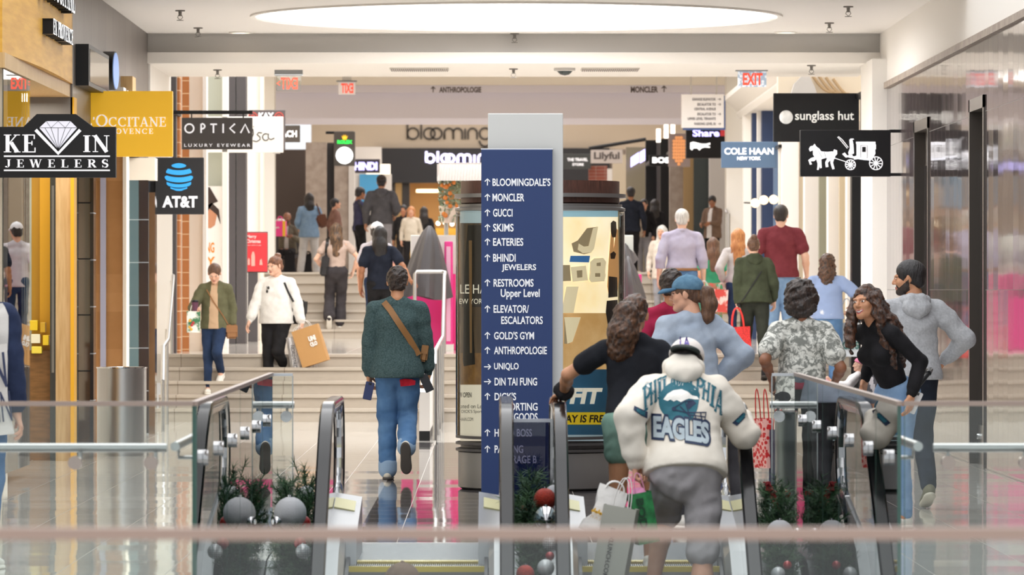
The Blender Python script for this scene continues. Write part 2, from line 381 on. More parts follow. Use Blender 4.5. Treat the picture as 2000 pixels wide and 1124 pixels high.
sk = thing('skylight', 'round glowing skylight set into the ceiling', 'skylight', (SKX, SKY, 4.78)); sk['kind'] = 'structure'
MB().lathe([(1e-4, 0), (SKR, 0), (SKR, .03), (1e-4, .03)], (SKX, SKY, 4.76), 64).build('diffuser', mat('skylight_diffuser', '#ffffff', .5, emit=7.), sk)
MB().lathe([(SKR, 4.36), (SKR+.05, 4.36), (SKR+.05, 4.381), (SKR, 4.381)], (SKX, SKY, 0), 72).build('rim', WHT, sk, smooth=True)
struct(MB().box(-3.82, 4.26, 56.5, 60, 4.17, 4.8).build('beam_front', mat('beam_grey', '#bebbb7', .8)))
struct(MB().box(-3.9, 4.26, 56.42, 60, 4.05, 4.17).build('beam_lower', mat('beam_white', '#e8e3dc', .8)))
struct(MB().box(-3.9, 4.1, 82, 88, 5.06, 7).build('ceiling_bridge', CRM)); struct(MB().box(-3.9, 4.1, 88, 91.5, 4.5, 7).build('ceiling_bulkhead', LIL)); struct(MB().box(-6.4, 6.4, 91.5, 150, 8., 8.3).build('ceiling_far', LIL))
struct(MB().box(-3.9, 4.1, 87.85, 88, 4.93, 5.07).build('trim_3', LIL))
# right wall: dark polished panels, white above
RW = tiled('panel_stone', '#54494a', '#6b5f5c', .42, 1.55, .07, .012, 'YZ', .006, '#39322f', spec=.9, coat=.3, nscale=2.)
RWU = tiled('panel_stone_pale', '#4f4648', '#615757', .42, 1.1, .07, .012, 'YZ', .006, '#39322f', spec=.9, coat=.3)
def right_panels():
    b = MB(); X = 4.26; Y = [36, 44.4, 45.8, 50.1, 51.8, 55.5]; 
    for i in (0, 2, 4): b.box(X, X+.3, Y[i], Y[i+1], 0, 3.75)
    for i in (1, 3): b.box(X, X+.3, Y[i], Y[i+1], 3.25, 3.75)
    return b.build('wall_right', RW)
struct(right_panels())
struct(MB().box(4.26, 4.6, 30, 57, 3.75, 4.8).build('wall_right_upper', WHT)); struct(MB().box(4.225, 4.26, 34, 55.5, 3.735, 3.80).build('trim_4', TAU))
struct(MB().box(4.10, 4.6, 55.5, 57.2, 0, 4.06).build('wall_right_pier', WHT)); struct(MB().box(5.4, 5.6, 20, 36, 0, 5).build('wall_right_near', RWU))
FRM = mat('door_frame', '#4e4843', .3, .6); DGL = mat('door_glass', '#2c2727', .05, spec=.9, coat=.5)
for k, (ya, yb) in enumerate(((44.4, 45.8), (50.1, 51.8))):
    d = thing('door_%d' % (k+1), None, None, (4.35, ya, 0)); struct(d)
    f = MB(); f.box(4.245, 4.40, ya, ya+.09, 0, 3.25); f.box(4.245, 4.40, yb-.09, yb, 0, 3.25); f.box(4.245, 4.40, ya, yb, 3.14, 3.25); f.build('door_frame', FRM, d)
    MB().box(4.36, 4.40, ya+.09, yb-.09, 2.8, 3.14).build('transom', mat('transom_bronze', '#7c746c', .3, .4), d)
    MB().box(4.34, 4.38, ya+.09, yb-.09, .35, 2.8).build('pane', DGL, d); MB().box(4.32, 4.38, ya+.09, yb-.09, 0, .35).build('kick_plate', FRM, d)
    MB().tube([(4.29, yb-.3, .25), (4.33, yb-.3, .25)], .03).build('lock', CHR, d, True)
# left wall above the shop signs
LW = tiled('fascia_metal', '#5f5955', '#78716c', .9, 3., .38, .004, 'YZ', .006, '#4a4542', spec=.5, nscale=5.)
struct(MB().box(-4.3, -3.82, 46.4, 56.6, 2.98, 4.6).build('wall_left', LW)); struct(MB().box(-7.2, -4.6, 30, 60, -0.1, 4.8).build('wall_left_back', CRM))
struct(MB().box(-4.1, -3.80, 56.6, 60.2, 3.1, 4.06).build('wall_left_return', WHT))
struct(MB().box(-6.5, -6.3, 60, 150, 0, 9).build('wall_left_far', CRM)); struct(MB().box(6.3, 6.5, 57, 150, 0, 9).build('wall_right_far', CRM))
# ------------------------------------------------------------------ shop fronts on the left (near)
YEL = mat('yellow_panel', '#e2a713', .45); YEV = mat('yellow_veneer', '#d9a640', .5, col2='#c8922f', scale=4, stretch=(1, .4, 5), bump=.05); 
WOD = tiled('plank_wood', '#a0703f', '#bb8a58', .31, .19, .5, .0, 'XZ', .0, '#6d4a28', spec=.3, nscale=9)
WPL = mat('pale_wood', '#c9a878', .5, col2='#b8945f', scale=6, stretch=(6, 6, .5)); BRW = mat('brown_wood', '#8a5f2d', .5, col2='#75501f', scale=8, stretch=(1, 1, 5))
MIR = mat('mirror_glass', '#8f8c86', .06, .9); TIL = tiled('teal_tile', '#4a6268', '#5b747a', .5, .46, .12, .01, 'XZ', .01, '#8fa0a2', spec=.7); TBK = tiled('black_tile', '#1d1e22', '#292a2f', .5, .46, .1, .01, 'XZ', .012, '#7e8286', spec=.8)
def front(name, label, pieces, Y, group=None, cat='storefront'):
    t = thing(name, label, cat, (PX(pieces[0][1], Y), Y, 0), group)
    for (pn, p0, p1, z0, z1, dy, dep, m) in pieces:
        MB().box(PX(p0, Y+dy), PX(p1, Y+dy), Y+dy, Y+dy+dep, z0, z1).build(pn, m, t)
    return t
loc = front('cosmetics_storefront', 'yellow cosmetics shop front under a curved yellow fascia, far left', [
    ('end_post', -8, 8, 0, 4.6, -6, .3, CRM), ('brown_post', 8, 17, 0, 3.3, .2, .2, BRW),
    ('display_back', 15, 64, 0.2, 3.3, .8, .1, mat('display_white', '#e9e6da', .5)), ('mirror_strip', 42, 51, .9, 3.3, .5, .05, MIR), ('pale_strip', 51, 63, .9, 3.3, .45, .05, mat('frosted', '#cfd8cd', .3)),
    ('yellow_board', 62, 79, 1.0, 3.3, .4, .1, mat('deep_yellow', '#b98a12', .4)), ('yellow_board', 78, 99, 1.0, 3.3, .3, .1, mat('gold_yellow', '#d79f14', .35)),
    ('plinth', 14, 99, 0, 1.0, .22, .3, BRW), ('dark_post', 98, 109, 0, 3.3, .1, .1, mat('dark_olive', '#2c2a20', .2, spec=.8)), ('mirror_strip', 101, 106, .8, 2.5, .09, .02, MIR),
    ('wood_post', 109, 139, 0, 3.3, .05, .3, WPL), ('wood_post_edge', 138, 145, 0, 3.3, .0, .3, YEL), ('counter', 16, 62, .6, .95, .6, .1, WHT)], 46.4)
# curved fascia of the shop
def curved_fascia():
    b = MB(); n = 14; V = []
    for i in range(n+1):
        t = i/n; y = 40.2+6.2*t; x = -3.86+.05*math.sin(PI*t)+.04*t
        for (dx, z) in ((0, 3.42), (0, 4.9), (-.3, 4.9), (-.3, 3.42)): V.append((x+dx, y, z))
    Fs = [(i*4+k, i*4+(k+1) % 4, (i+1)*4+(k+1) % 4, (i+1)*4+k) for i in range(n) for k in range(4)]+[(0, 1, 2, 3), (n*4+3, n*4+2, n*4+1, n*4)]
    return b.add(V, Fs)
curved_fascia().build('fascia', YEV, loc); MB().box(-4.2, -3.84, 40.2, 46.4, 3.30, 3.42).build('lintel', WPL, loc)
MB().box(-3.87, -3.86, 40.3, 42.6, .1, 3.30).build('shop_glass', GLS, loc)
PROD = [mat('box_yellow', '#e8c21e', .4), mat('box_gold', '#c99c20', .4), mat('box_lemon', '#f0d84a', .4), mat('box_pale', '#efe7c6', .4)]
rr = random.Random(3)
BOXES = [(66, 636, 16, 20, 0, 'wide yellow box at the top left of the lower stack'), (84, 640, 10, 20, 1, 'narrow gold box at the top right of the lower stack'), (70, 662, 18, 18, 3, 'pale box in the middle of the lower stack'), (90, 665, 12, 20, 0, 'yellow box at the right of the lower stack, middle row'), (72, 684, 20, 14, 2, 'flat lemon box at the bottom of the lower stack'),
         (25, 470, 10, 14, 0, 'yellow box at the left of the upper shelf, middle row'), (36, 474, 8, 22, 2, 'tall lemon box on the upper shelf, middle row'), (28, 492, 9, 16, 0, 'yellow box on the upper shelf, second row from below, left'), (24, 430, 9, 12, 1, 'gold box at the top left of the upper shelf'), (35, 432, 8, 12, 3, 'pale box at the top right of the upper shelf'), (30, 505, 8, 10, 0, 'small yellow box low on the upper shelf'), (22, 515, 8, 12, 2, 'small lemon box lowest on the upper shelf')]
for (px, py, ww, hh, mi, lb) in BOXES:
    Y = 46.55; o = MB().box(PX(px-ww/2, Y), PX(px+ww/2, Y), Y-.02, Y+.1, PZ(py+hh/2, Y), PZ(py-hh/2, Y), .006).build('product_box', PROD[mi], None)
    tag(o, lb+' in the yellow shop', 'box', 'boxes in the yellow shop window')
WHE = mat('white_emissive', '#ffffff', .5, emit=.75); WHL = mat('white_lettering', '#f5f3ef', .5, emit=.35)
# halo letters on the yellow fascia: they run along the wall (y axis) and stand off it
def fascia_letters(s, y0, y1, z0, z1, x):
    v2, f2 = serif_line(s, .1); lo, hi = v2.min(0), v2.max(0); cur = 0
    for ch in s:
        if ch == ' ': cur += .45; continue
        wd, st = serif(ch); a, f = stroke_geo(st, cur, 0); cur += wd+.1; q = (np.array(a)-lo)/(hi-lo); n = len(q); b = MB()
        b.add([(x, y0+p[0]*(y1-y0), z0+p[1]*(z1-z0)) for p in q], f); b.cur = 1
        b.add([(x-.001, y0+p[0]*(y1-y0), z0+p[1]*(z1-z0)) for p in q]+[(x-.1, y0+p[0]*(y1-y0), z0+p[1]*(z1-z0)) for p in q], [(e[0], e[1], e[1]+n, e[0]+n) for g in f for e in [(g[i], g[(i+1) % 4]) for i in range(4)]])
        b.build('fascia_letter', [WHE, BLK], loc)
fascia_letters("L'OCCITANE", 42.6, 45.2, 3.98, 4.32, -3.70); fascia_letters('EN PROVENCE', 43.0, 45.0, 3.70, 3.84, -3.70)
# fascia pieces on the metal wall above the yellow sign
t = thing('fascia_display', 'black framed display standing off the dark wall above the yellow sign', 'sign', (-3.76, 47.4, 3.6)); MB().box(-3.82, -3.70, 46.75, 49.2, 3.42, 3.80).build('frame', BLK, t); MB().box(-3.70, -3.695, 46.85, 49.1, 3.46, 3.76).build('glossy_face', MIR, t)
t = thing('oval_sign', 'round blue sign with black rim on the dark wall above the yellow sign', 'sign', (-3.76, 50.2, 3.70)); o = MB().lathe([(1e-4, 0), (.19, 0), (.19, .11), (1e-4, .11)], (0, 0, 0), 40).build('rim', BLK, t, True, loc=(-.06, 0, 0)); o.rotation_euler = (0, PI/2, 0); o.scale = (1, 2.2, 1)
o = MB().lathe([(1e-4, 0), (.178, 0), (.178, .006), (1e-4, .006)], (0, 0, 0), 40).build('blue_face', mat('oval_blue', '#6f9be0', .4, emit=.2), t, True, loc=(.05, 0, 0)); o.rotation_euler = (0, PI/2, 0); o.scale = (1, 2.2, 1)
t = thing('fascia_letter_sign', 'row of small white block letters on the dark wall right of the blue oval', 'sign', (-3.78, 53, 3.5))
for k in range(5): MB().box(-3.82, -3.74, 51.7+k*.55, 52.05+k*.55, 3.44, 3.60-.01*(k % 2)).build('block_letter', WHT, t)
MB().box(-3.82, -3.70, 52.4, 52.9, 3.58, 3.74).build('wood_block', WPL, t)
mt = front('mirror_tile_pier', 'mirrored pier with black tile edge between yellow shop and wood pier', [('tile_edge', 144, 153, 0, 2.97, 0, .3, TBK), ('mirror', 152, 178, 0, 2.97, .02, .1, mat('brown_mirror', '#7d7268', .05, .85)), ('tile_edge', 176, 183, 0, 2.97, 0.01, .3, TBK)], 50.2, cat='pier')
for z in (.75, 1.3, 1.85, 2.4): MB().box(PX(152, 50.2), PX(178, 50.2), 50.19, 50.23, z, z+.012).build('mirror_joint', BLK, mt)
wp = front('wood_plank_pier', 'oak plank pier with a thin steel strip behind the steel bin', [('planks', 180, 241, 0, 2.97, 0, .4, WOD), ('steel_strip', 196, 207, .6, 2.96, -.03, .03, mat('lilac_steel', '#b9bad0', .3, .4)), ('pale_trim', 240, 247, 0, 2.97, -.02, .4, CRM)], 52, cat='pier')
front('phone_shop_pier', 'teal and black tiled phone shop pier left of the stairs', [('teal_tiles', 246, 271, 0, 2.73, 0, .3, TIL), ('black_tiles', 270, 290, 0, 2.73, .01, .3, TBK), ('cream_head', 246, 303, 2.73, 2.97, 0, .4, CRM), ('mirror_edge', 289, 303, 0, 2.6, .05, .3, MIR)], 55, cat='pier')
# ------------------------------------------------------------------ left shop fronts beyond the beam
BRK = tiled('orange_brick', '#a8683a', '#bb7c4c', .25, .16, .6, 0, 'XZ', .012, '#d9b58f', spec=.3); WLG = mat('warm_white', '#f3e9da', .6)
GRN = mat('pale_green_glass', '#b9bfb4', .15); OR = mat('orange_print', '#e8902a', .5); SKN = mat('print_skin', '#c98d6b', .6); HRP = mat('print_hair', '#3a2a24', .6)
front('white_storefront', 'white shop wall beside the handrail at the foot of the left stairs', [('white_wall', 302, 336, 0, 3.4, 0, .4, WHT), ('dark_gap', 334, 344, 0, 5, .1, .2, DKG)], 62.4)
front('brick_storefront', 'warm lit shop entry with orange brick strips, left of the poster', [('brick_strip', 334, 351, .78, 6, 0, .3, BRK), ('cream_strip', 350, 397, .78, 6, 1.2, .3, WLG), ('brick_strip', 356, 369, .78, 6, 1.0, .1, BRK), ('white_frame', 396, 403, .78, 6, 1.1, .4, WHT)], 63)
pf = front('glass_storefront', 'pale glass shop front with white frames holding the orange poster', [('glass_panel', 402, 436, 2.9, 6, .3, .1, GRN), ('frame', 434, 444, .78, 6, 0, .4, WHT), ('lower_panel', 402, 436, .78, 2.9, .35, .1, WHT)], 68)
po = thing('wall_poster', 'tall white poster with two smiling faces and orange letters', 'poster', (PX(418, 68.2), 68.2, 1.0))
Y = 68.2
MB().box(PX(401, Y), PX(434, Y), Y-.03, Y, PZ(560, Y), PZ(364, Y)).build('poster_sheet', mat('poster_white', '#f4f1ee', .5), po)
b = MB(); b.prism([(PX(402, Y), PZ(420, Y)), (PX(402, Y), PZ(366, Y)), (PX(410, Y), PZ(366, Y)), (PX(426, Y), PZ(394, Y)), (PX(416, Y), PZ(398, Y))], Y-.036, Y-.03)
b.prism([(PX(404, Y), PZ(403, Y)), (PX(414, Y), PZ(396, Y)), (PX(428, Y), PZ(410, Y)), (PX(431, Y), PZ(438, Y)), (PX(424, Y), PZ(420, Y))], Y-.036, Y-.03); b.build('printed_hair', HRP, po)
b = MB(); b.prism([(PX(402, Y), PZ(402, Y)), (PX(402, Y), PZ(385, Y)), (PX(408, Y), PZ(390, Y)), (PX(412, Y), PZ(398, Y))], Y-.034, Y-.03)
b.prism([(PX(402, Y), PZ(446, Y)), (PX(403, Y), PZ(406, Y)), (PX(414, Y), PZ(404, Y)), (PX(424, Y), PZ(420, Y)), (PX(420, Y), PZ(440, Y)), (PX(412, Y), PZ(446, Y))], Y-.034, Y-.03); b.build('printed_faces', SKN, po)
text_on('poster_text', 'NG', PX(403, Y), PX(419, Y), PZ(494, Y), PZ(474, Y), Y-.03, OR, po); text_on('poster_text', 'Y', PX(404, Y), PX(420, Y), PZ(522, Y), PZ(502, Y), Y-.03, OR, po)
front('dark_pilaster_storefront', 'pair of dark grey pilasters with a light line between', [('pilaster', 443, 460, .78, 6, 0, .5, DKG), ('light_line', 459, 463, .78, 6, .1, .3, GRY), ('pilaster', 462, 480, .78, 6, 0, .5, DKG)], 72.8)
front('white_wall_storefront', 'white wall behind the red festive poster', [('white_wall', 479, 512, .78, 7, 0, .4, WHT), ('column_edge', 508, 514, .78, 7, -.1, .4, CRM)], 78.4)
front('bridge_column', 'white column carrying the left end of the bridge', [('shaft', 512, 536, .78, 7, 0, .5, WHT)], 84, cat='column')
front('upper_left_storefront', 'dark shop opening behind the blue jacket woman', [('dark_opening', 530, 600, 1.83, 4.5, 2, .1, mat('dark_brown', '#3d322c', .6)), ('taupe_pier', 597, 638, 1.83, 4.6, 0, .6, TAU), ('dark_slot', 637, 654, 1.83, 4.6, .3, .2, mat('slot_dark', '#2d2928', .5)), ('taupe_pier', 653, 682, 1.83, 4.6, .1, .4, TAU), ('lilac_strip', 681, 692, 1.83, 4.6, .05, .5, GRY)], 106)
# ------------------------------------------------------------------ right shop fronts beyond the beam
front('shoe_shop_storefront', 'white and navy shoe shop front under a moulded cornice', [
    ('white_pier', 1452, 1471, .78, 4.6, 3, .4, WHT), ('navy_frame', 1469, 1481, .78, 4.6, 1.6, .3, NAVY), ('white_frame', 1480, 1489, .78, 4.6, 1, .3, WHT), ('navy_door', 1488, 1513, .78, 4.6, .6, .3, NAVY), ('navy_frame', 1512, 1525, .78, 4.6, 0, .3, mat('mid_blue', '#5d7392', .4)),], 78)
front('bridge_column', 'white column carrying the right end of the bridge', [('shaft', 1419, 1457, .78, 7, 0, .6, WHT)], 84, cat='column')
front('pilaster_storefront', 'cream shop front with tall white pilasters right of the burgundy shirt', [
    ('cream_wall', 1523, 1602, .78, 6.5, 3, .4, CRM), ('pilaster', 1528, 1560, .78, 6.5, 2.5, .4, WHT), ('pilaster', 1572, 1602, .78, 6.5, 2., .4, WHT), ('olive_gap', 1600, 1622, .78, 4.2, 1.6, .2, mat('olive_gap', '#8d8d78', .3)),
    ('pilaster', 1618, 1642, .78, 6.5, .9, .4, WHT), ('beige_gap', 1640, 1657, .78, 4.2, .6, .2, mat('beige_gap', '#c6b79b', .4)), ('pilaster', 1655, 1669, .78, 6.5, 0, .4, WHT)], 66.5)
front('black_post', 'tall black post under the horse and carriage sign', [('shaft', 1664, 1691, 0, 3.0, 0, .3, BLK), ('taupe_side', 1690, 1702, 0, 4.05, .1, .3, mat('taupe_paint', '#a39890', .6))], 61.5, cat='post')
# cornice with a stepped moulding running along the right shops
b = MB(); prof = [(4.3, 4.3), (3.95, 4.3), (3.90, 4.38), (3.92, 4.42), (3.80, 4.52), (3.72, 4.60), (3.72, 4.68), (3.95, 4.72), (4.3, 4.72)]
b.prism(prof, 70, 82.5); struct(b.build('trim_5', mat('cornice_white', '#ddd8d2', .7)))
# sculpted pale relief above the pilaster shop
rl = thing('wall_relief', 'pale sculpted wall relief with rope curves above the sunglasses sign', 'relief', (4.0, 64.5, 3.9))
b = MB(); b.box(PX(1520, 65), PX(1690, 65), 65, 65.3, 3.7, 6.3); b.build('relief_ground', mat('relief_ground', '#e6d8c2', .7, bump=.6, bscale=3), rl)
b = MB(); cols = [[(1548, 182), (1558, 160), (1575, 150), (1592, 160), (1598, 182)]]
b.prism([(PX(x, 64.9), PZ(y, 64.9)) for x, y in [(1540, 200), (1550, 165), (1566, 148), (1580, 150), (1590, 170), (1600, 200)]], 64.75, 65.0); b.build('relief_figure', mat('relief_grey', '#c9c5c1', .7, bump=.8, bscale=6), rl)
for k in range(4):
    pts = [(PX(1585+k*14+45*t, 64.9), 64.9, PZ(145+34*math.sin(t*1.9)+k*3, 64.9)) for t in [i/10 for i in range(11)]]
    MB().tube(pts, .02).build('rope', mat('rope_tan', '#b99d79', .8), rl, True)
GLOBE = mat('globe_glow', '#ffdfae', .4, emit=1.3)
for (px, py, who) in ((1475, 397, 'left'), (1492, 391, 'middle'), (1511, 390, 'right')):
    Y = 76; c = (PX(px, Y), Y, PZ(py, Y)); t = thing('globe_lamp', 'glowing round globe lamp by the navy door, %s of the three' % who, 'lamp', c, 'globe lamps by the navy door')
    MB().sphere(c, .068, 20).build('globe', GLOBE, t, 'all'); MB().tube([c, (c[0], Y+3.2, c[2]+.06)], .014).build('bracket', BLK, t, True)
# ------------------------------------------------------------------ upper level: right shops and the department store
front('clothing_storefront', 'black shop front with lit vertical bars behind the lit sign letters', [
    ('beige_glass', 1196, 1224, 1.83, 4.5, 14, .2, mat('beige_glass', '#b3a793', .2)), ('olive_glass', 1223, 1262, 1.83, 4.5, 8, .2, mat('olive_glass', '#77705f', .15)), ('black_frame', 1261, 1283, 1.83, 4.5, 3, .3, BLK), ('grey_post', 1283, 1290, 1.83, 4.5, 2.8, .2, DKG), ('black_frame', 1290, 1309, 1.83, 4.5, 2, .3, BLK), ('taupe_pier', 1308, 1336, 1.83, 4.5, 1, .3, TAU), ('gold_strip', 1335, 1356, 1.83, 4.5, .8, .2, mat('gold_strip', '#a98a5c', .4)), ('dark_green', 1355, 1387, 1.83, 4.5, .5, .2, mat('dark_green_paint', '#2f3836', .4)), ('light_pier', 1386, 1421, 1.83, 4.5, 0, .4, GRY)], 98)
BAR = mat('lit_bar', '#fff3dd', .4, emit=3.)
for k, (px, py, hh) in enumerate(((1286, 265, 26), (1301, 256, 28), (1314, 250, 24))):
    Y = 97; o = MB().box(PX(px-4, Y), PX(px+4, Y), Y-.05, Y, PZ(py+hh/2, Y), PZ(py-hh/2, Y)).build('wall_light', BAR); tag(o, 'lit vertical bar of wall light on the black shop, %s' % ['lowest', 'middle one', 'highest'][k], 'light', 'lit bars on the black shop')
LIT = mat('lilac_screen', '#b9b4ff', .4, emit=1.6)
for k, (x0, x1, y0, y1) in enumerate(((1232, 1248, 303, 322), (1250, 1268, 292, 314))):
    Y = 104; o = MB().prism([(PX(x0, Y), PZ(y1+5, Y)), (PX(x1, Y), PZ(y1-5, Y)), (PX(x1, Y), PZ(y0-6, Y)), (PX(x0, Y), PZ(y0+5, Y))], Y, Y+.06).build('lit_screen', LIT); tag(o, 'glowing lilac screen on the far right shop, %s' % ['left one', 'right one'][k], 'screen', 'lilac screens')
bw = thing('department_store', 'department store front with round lettering and a black band at the far end', 'storefront', (0, 140, 1.83))
Y = 140
b = MB(); b.box(-5, 6, Y, Y+.5, PZ(292, Y), 8); b.build('upper_wall', mat('store_cream', '#d2c3ae', .7), bw)
MB().box(PX(730, Y), PX(1190, Y), Y-.3, Y+.3, PZ(358, Y), PZ(290, Y)).build('sign_band', mat('band_black', '#121218', .4), bw)
MB().box(-6, PX(742, Y), Y, Y+.5, 1.83, PZ(292, Y)).build('lower_wall', TAU, bw); MB().box(PX(1100, Y), 6, Y, Y+.5, 1.83, PZ(292, Y)).build('lower_wall', TAU, bw)
for (p0, p1) in ((764, 772), (785, 800)): MB().box(PX(p0, Y), PX(p1, Y), Y, Y+.3, 1.83, PZ(356, Y)).build('door_post', mat('post_dark', '#2b2420', .4), bw)
MB().box(PX(771, Y), PX(786, Y), Y+.2, Y+.4, 1.83, PZ(356, Y)).build('lit_shelf_panel', mat('shelf_tan', '#c49a63', .5, emit=.25), bw)
b = MB(); b.box(-4.5, 3, Y+7, Y+7.2, 1.83, 5.2); b.cur = 1; b.box(-4.5, 3, Y+.5, Y+7, 4.7, 5.); b.build('interior', [mat('shop_tan', '#a5845a', .6), mat('shop_ceiling', '#d8b58a', .7)], bw)
area('store_interior_light', (-1.2, 144, 4.6), 4, 4, 90, (1, .88, .70)); 
MB().tube([(-1.9, 146, 4.4), (-1.9, 146, 4.32)], .32, 20).build('ceiling_lamp', mat('warm_lamp', '#ffe2ae', .4, emit=3.), bw)
b = MB(); b.box(-2.5, -.6, 146.4, 146.9, 1.83, 3.3); b.build('display_counter', mat('display_gold', '#c79a3a', .4, emit=.3), bw)
for k in range(9): MB().sphere((-2.4+.2*k, 146.3, 3.42+.02*(k % 3)), .06, 10).build('counter_light', mat('tiny_light', '#fff4d8', .4, emit=4), bw)
# the round department store letters, stroke built: circles and stems
def bloom(name, x0, x1, z0, z1, y, w_, m, parent, n=9):
    h = z1-z0; r = h*.36; base = z0; b = MB(); x = x0
    def ring(cx, cz, rr_, a0=0, a1=360): 
        v, f = stroke_geo([(_arc(cx, cz, rr_, rr_, a0, a1, 28), w_)]); b_n = len(V); V.extend(v); Fc.extend([tuple(i+b_n for i in q) for q in f])
    def line(xa, za, xb, zb):
        v, f = stroke_geo([([(xa, za), (xb, zb)], w_)]); b_n = len(V); V.extend(v); Fc.extend([tuple(i+b_n for i in q) for q in f])
    V = []; Fc = []
    line(x, base, x, z1); ring(x+r, base+r, r); x += 2*r+w_*1.6
    line(x, base, x, z1); x += w_*1.6
    ring(x+r, base+r, r); x += r*1.25; ring(x+r, base+r, r); x += 2*r+w_*1.6
    for q in range(2): line(x, base, x, base+r); ring(x+r*.8, base+r, r*.8, 180, 0) if False else ring(x+r*.8, base+1.15*r, r*.8, 0, 180); line(x, base, x, base+1.15*r); x += 1.6*r
    line(x, base, x, base+1.15*r); x += w_*1.8; line(x, base, x, base+1.9*r); x += w_*1.8
    line(x, base, x, base+1.15*r); ring(x+r*.8, base+1.15*r, r*.8, 0, 180); x += 1.6*r; line(x, base, x, base+1.15*r); x += w_*1.6
    ring(x+r, base+r, r); line(x+2*r, base+r*1.9, x+2*r, base-r*.3); ring(x+r, base-r*.3, r, 180, 360); x += 2*r+w_*1.6
    ring(x+r, base+r, r); line(x+2*r, base, x+2*r, z1); x += 2*r+w_*1.8
    ring(x+r*.9, base+r, r); x += 2*r+w_; line(x+w_*.3, base, x+w_*.3, z1); x += w_*2; ring(x+r, base+r, r, 0, 310); line(x, base+r, x+2*r, base+r); x += 2*r+w_*1.6
    ring(x+r*.5, base+r*1.4, r*.5, 30, 270); ring(x+r*.5, base+r*.45, r*.5, 90, -150)
    return solid_text(name, V, Fc, y, .06, m, parent)
bloom('store_lettering', PX(796, Y), 0, PZ(272, Y), PZ(242, Y), Y, .045, mat('letter_dark', '#3a342e', .5), bw)
bloom('lit_store_lettering', PX(833, Y), 0, PZ(318, Y), PZ(296.5, Y), Y-.3, .06, mat('letter_lit', '#dcd7ff', .4, emit=1.6), bw)
front('brick_shop_pier', 'dark red brick pier behind the grey hanging signs', [('bricks', 1150, 1186, 1.83, 4.5, 0, .4, tiled('red_brick', '#6d3226', '#84402f', .22, .08, .7, 0, 'XZ', .01, '#8d7a70')), ('pale_shop', 1185, 1200, 1.83, 4.5, 3, .3, GRY)], 122, cat='pier')
front('blue_ad_panel', 'blue shop panel behind the dark hoodie man', [('grey_wall', 690, 745, 1.83, 5.2, 1, .3, GRY), ('blue_panel', 702, 742, 3.6, 4.5, .9, .1, mat('ad_blue', '#3f8fbf', .5)), ('lit_head', 715, 762, 4.5, 4.75, .8, .1, mat('lit_head', '#fff2dc', .5, emit=.8)), ('white_shelf', 741, 765, 1.83, 4.5, .9, .1, GRY)], 130, cat='panel')
# bulkhead lettering
bl = mat('bulkhead_letters', '#5d5252', .6)
t = thing('bulkhead_lettering', 'grey arrow and store name lettered on the bridge, left one', 'lettering', (PX(890, 87.85), 87.85, 4.95))
text_on('letters', 'ANTHROPOLOGIE', PX(858, 87.85), PX(940, 87.85), PZ(181, 87.85), PZ(170, 87.85), 87.85, bl, t, .03); 
def arrow_up(name, px, py, size, Y, m, parent, right=False, wd=.16, thick=.006):
    h = size*Y/F; cx, cz = PX(px, Y), PZ(py, Y); st = [([(0, -.5), (0, .5)], wd), ([(-.38, .1), (0, .5), (.38, .1)], wd)]
    if right: st = [([(z, x) for x, z in s_[0]], s_[1]) for s_ in st]
    v, f = stroke_geo(st, cx, cz, h, h); return solid_text(name, v, f, Y, thick, m, parent)
arrow_up('arrow', 846, 175, 11, 87.85, bl, t)
t = thing('bulkhead_lettering', 'grey arrow and store name lettered on the bridge, right one', 'lettering', (PX(1265, 87.85), 87.85, 4.95))
text_on('letters', 'MONCLER', PX(1232, 87.85), PX(1285, 87.85), PZ(181, 87.85), PZ(169, 87.85), 87.85, bl, t, .03); arrow_up('arrow', 1297, 174, 12, 87.85, bl, t)
# ------------------------------------------------------------------ hanging shop signs
SBK = mat('sign_black', '#0f0f12', .5, spec=.3); LET = mat('sign_letters', '#d9d9de', .5, emit=.25); LETW = mat('sign_white', '#f2f2f6', .5, emit=.3)
def panel(t, name, p0, p1, q0, q1, Y, m, dep=.09, bev=.006):
    return MB().box(PX(p0, Y), PX(p1, Y), Y, Y+dep, PZ(q1, Y), PZ(q0, Y), bev).build(name, m, t)
def txt(t, s, p0, p1, q0, q1, Y, m, bold=.02, name='lettering', **k): return text_on(name, s, PX(p0, Y), PX(p1, Y), PZ(q1, Y), PZ(q0, Y), Y-.001, m, t, bold, **k)
def stxt(t, s, p0, p1, q0, q1, Y, m, name='lettering', **k): return serif_on(name, s, PX(p0, Y), PX(p1, Y), PZ(q1, Y), PZ(q0, Y), Y-.001, m, t, **k)
def sign(name, label, px, py, Y): return thing(name, label, 'sign', (PX(px, Y), Y, PZ(py, Y)), 'hanging shop signs')
# jewellers
Y = 40.0; t = sign('jeweller_sign', 'black jewellers sign with a stepped top and a large white diamond', 113, 285, Y)
MB().prism([(PX(x, Y), PZ(y, Y)) for x, y in [(-22, 347), (226, 347), (226, 248), (182, 248), (148, 223), (72, 223), (46, 248), (-22, 248)]], Y, Y+.1).build('board', SBK, t)
b = MB(); 
for q in ((304, 307), (331.5, 334.5)): b.box(PX(8, Y), PX(215, Y), Y-.006, Y, PZ(q[1], Y), PZ(q[0], Y))
b.build('rule', LET, t)
stxt(t, 'KE', 8, 70, 263, 299, Y, LET, T=.2); stxt(t, 'IN', 163, 214, 263, 299, Y, LET, T=.2)
stxt(t, 'JEWELERS', 10, 212, 311, 328, Y, LET, gap=.55, T=.2)
dm = MB(); P2 = lambda x, y: (PX(x, Y), PZ(y, Y))
dm.prism([P2(77, 250), P2(91, 237), P2(138, 237), P2(151, 250), P2(114, 292)], Y-.008, Y-.0005); dia = dm.build('diamond', mat('diamond_white', '#cfcfdb', .4, emit=.25), t)
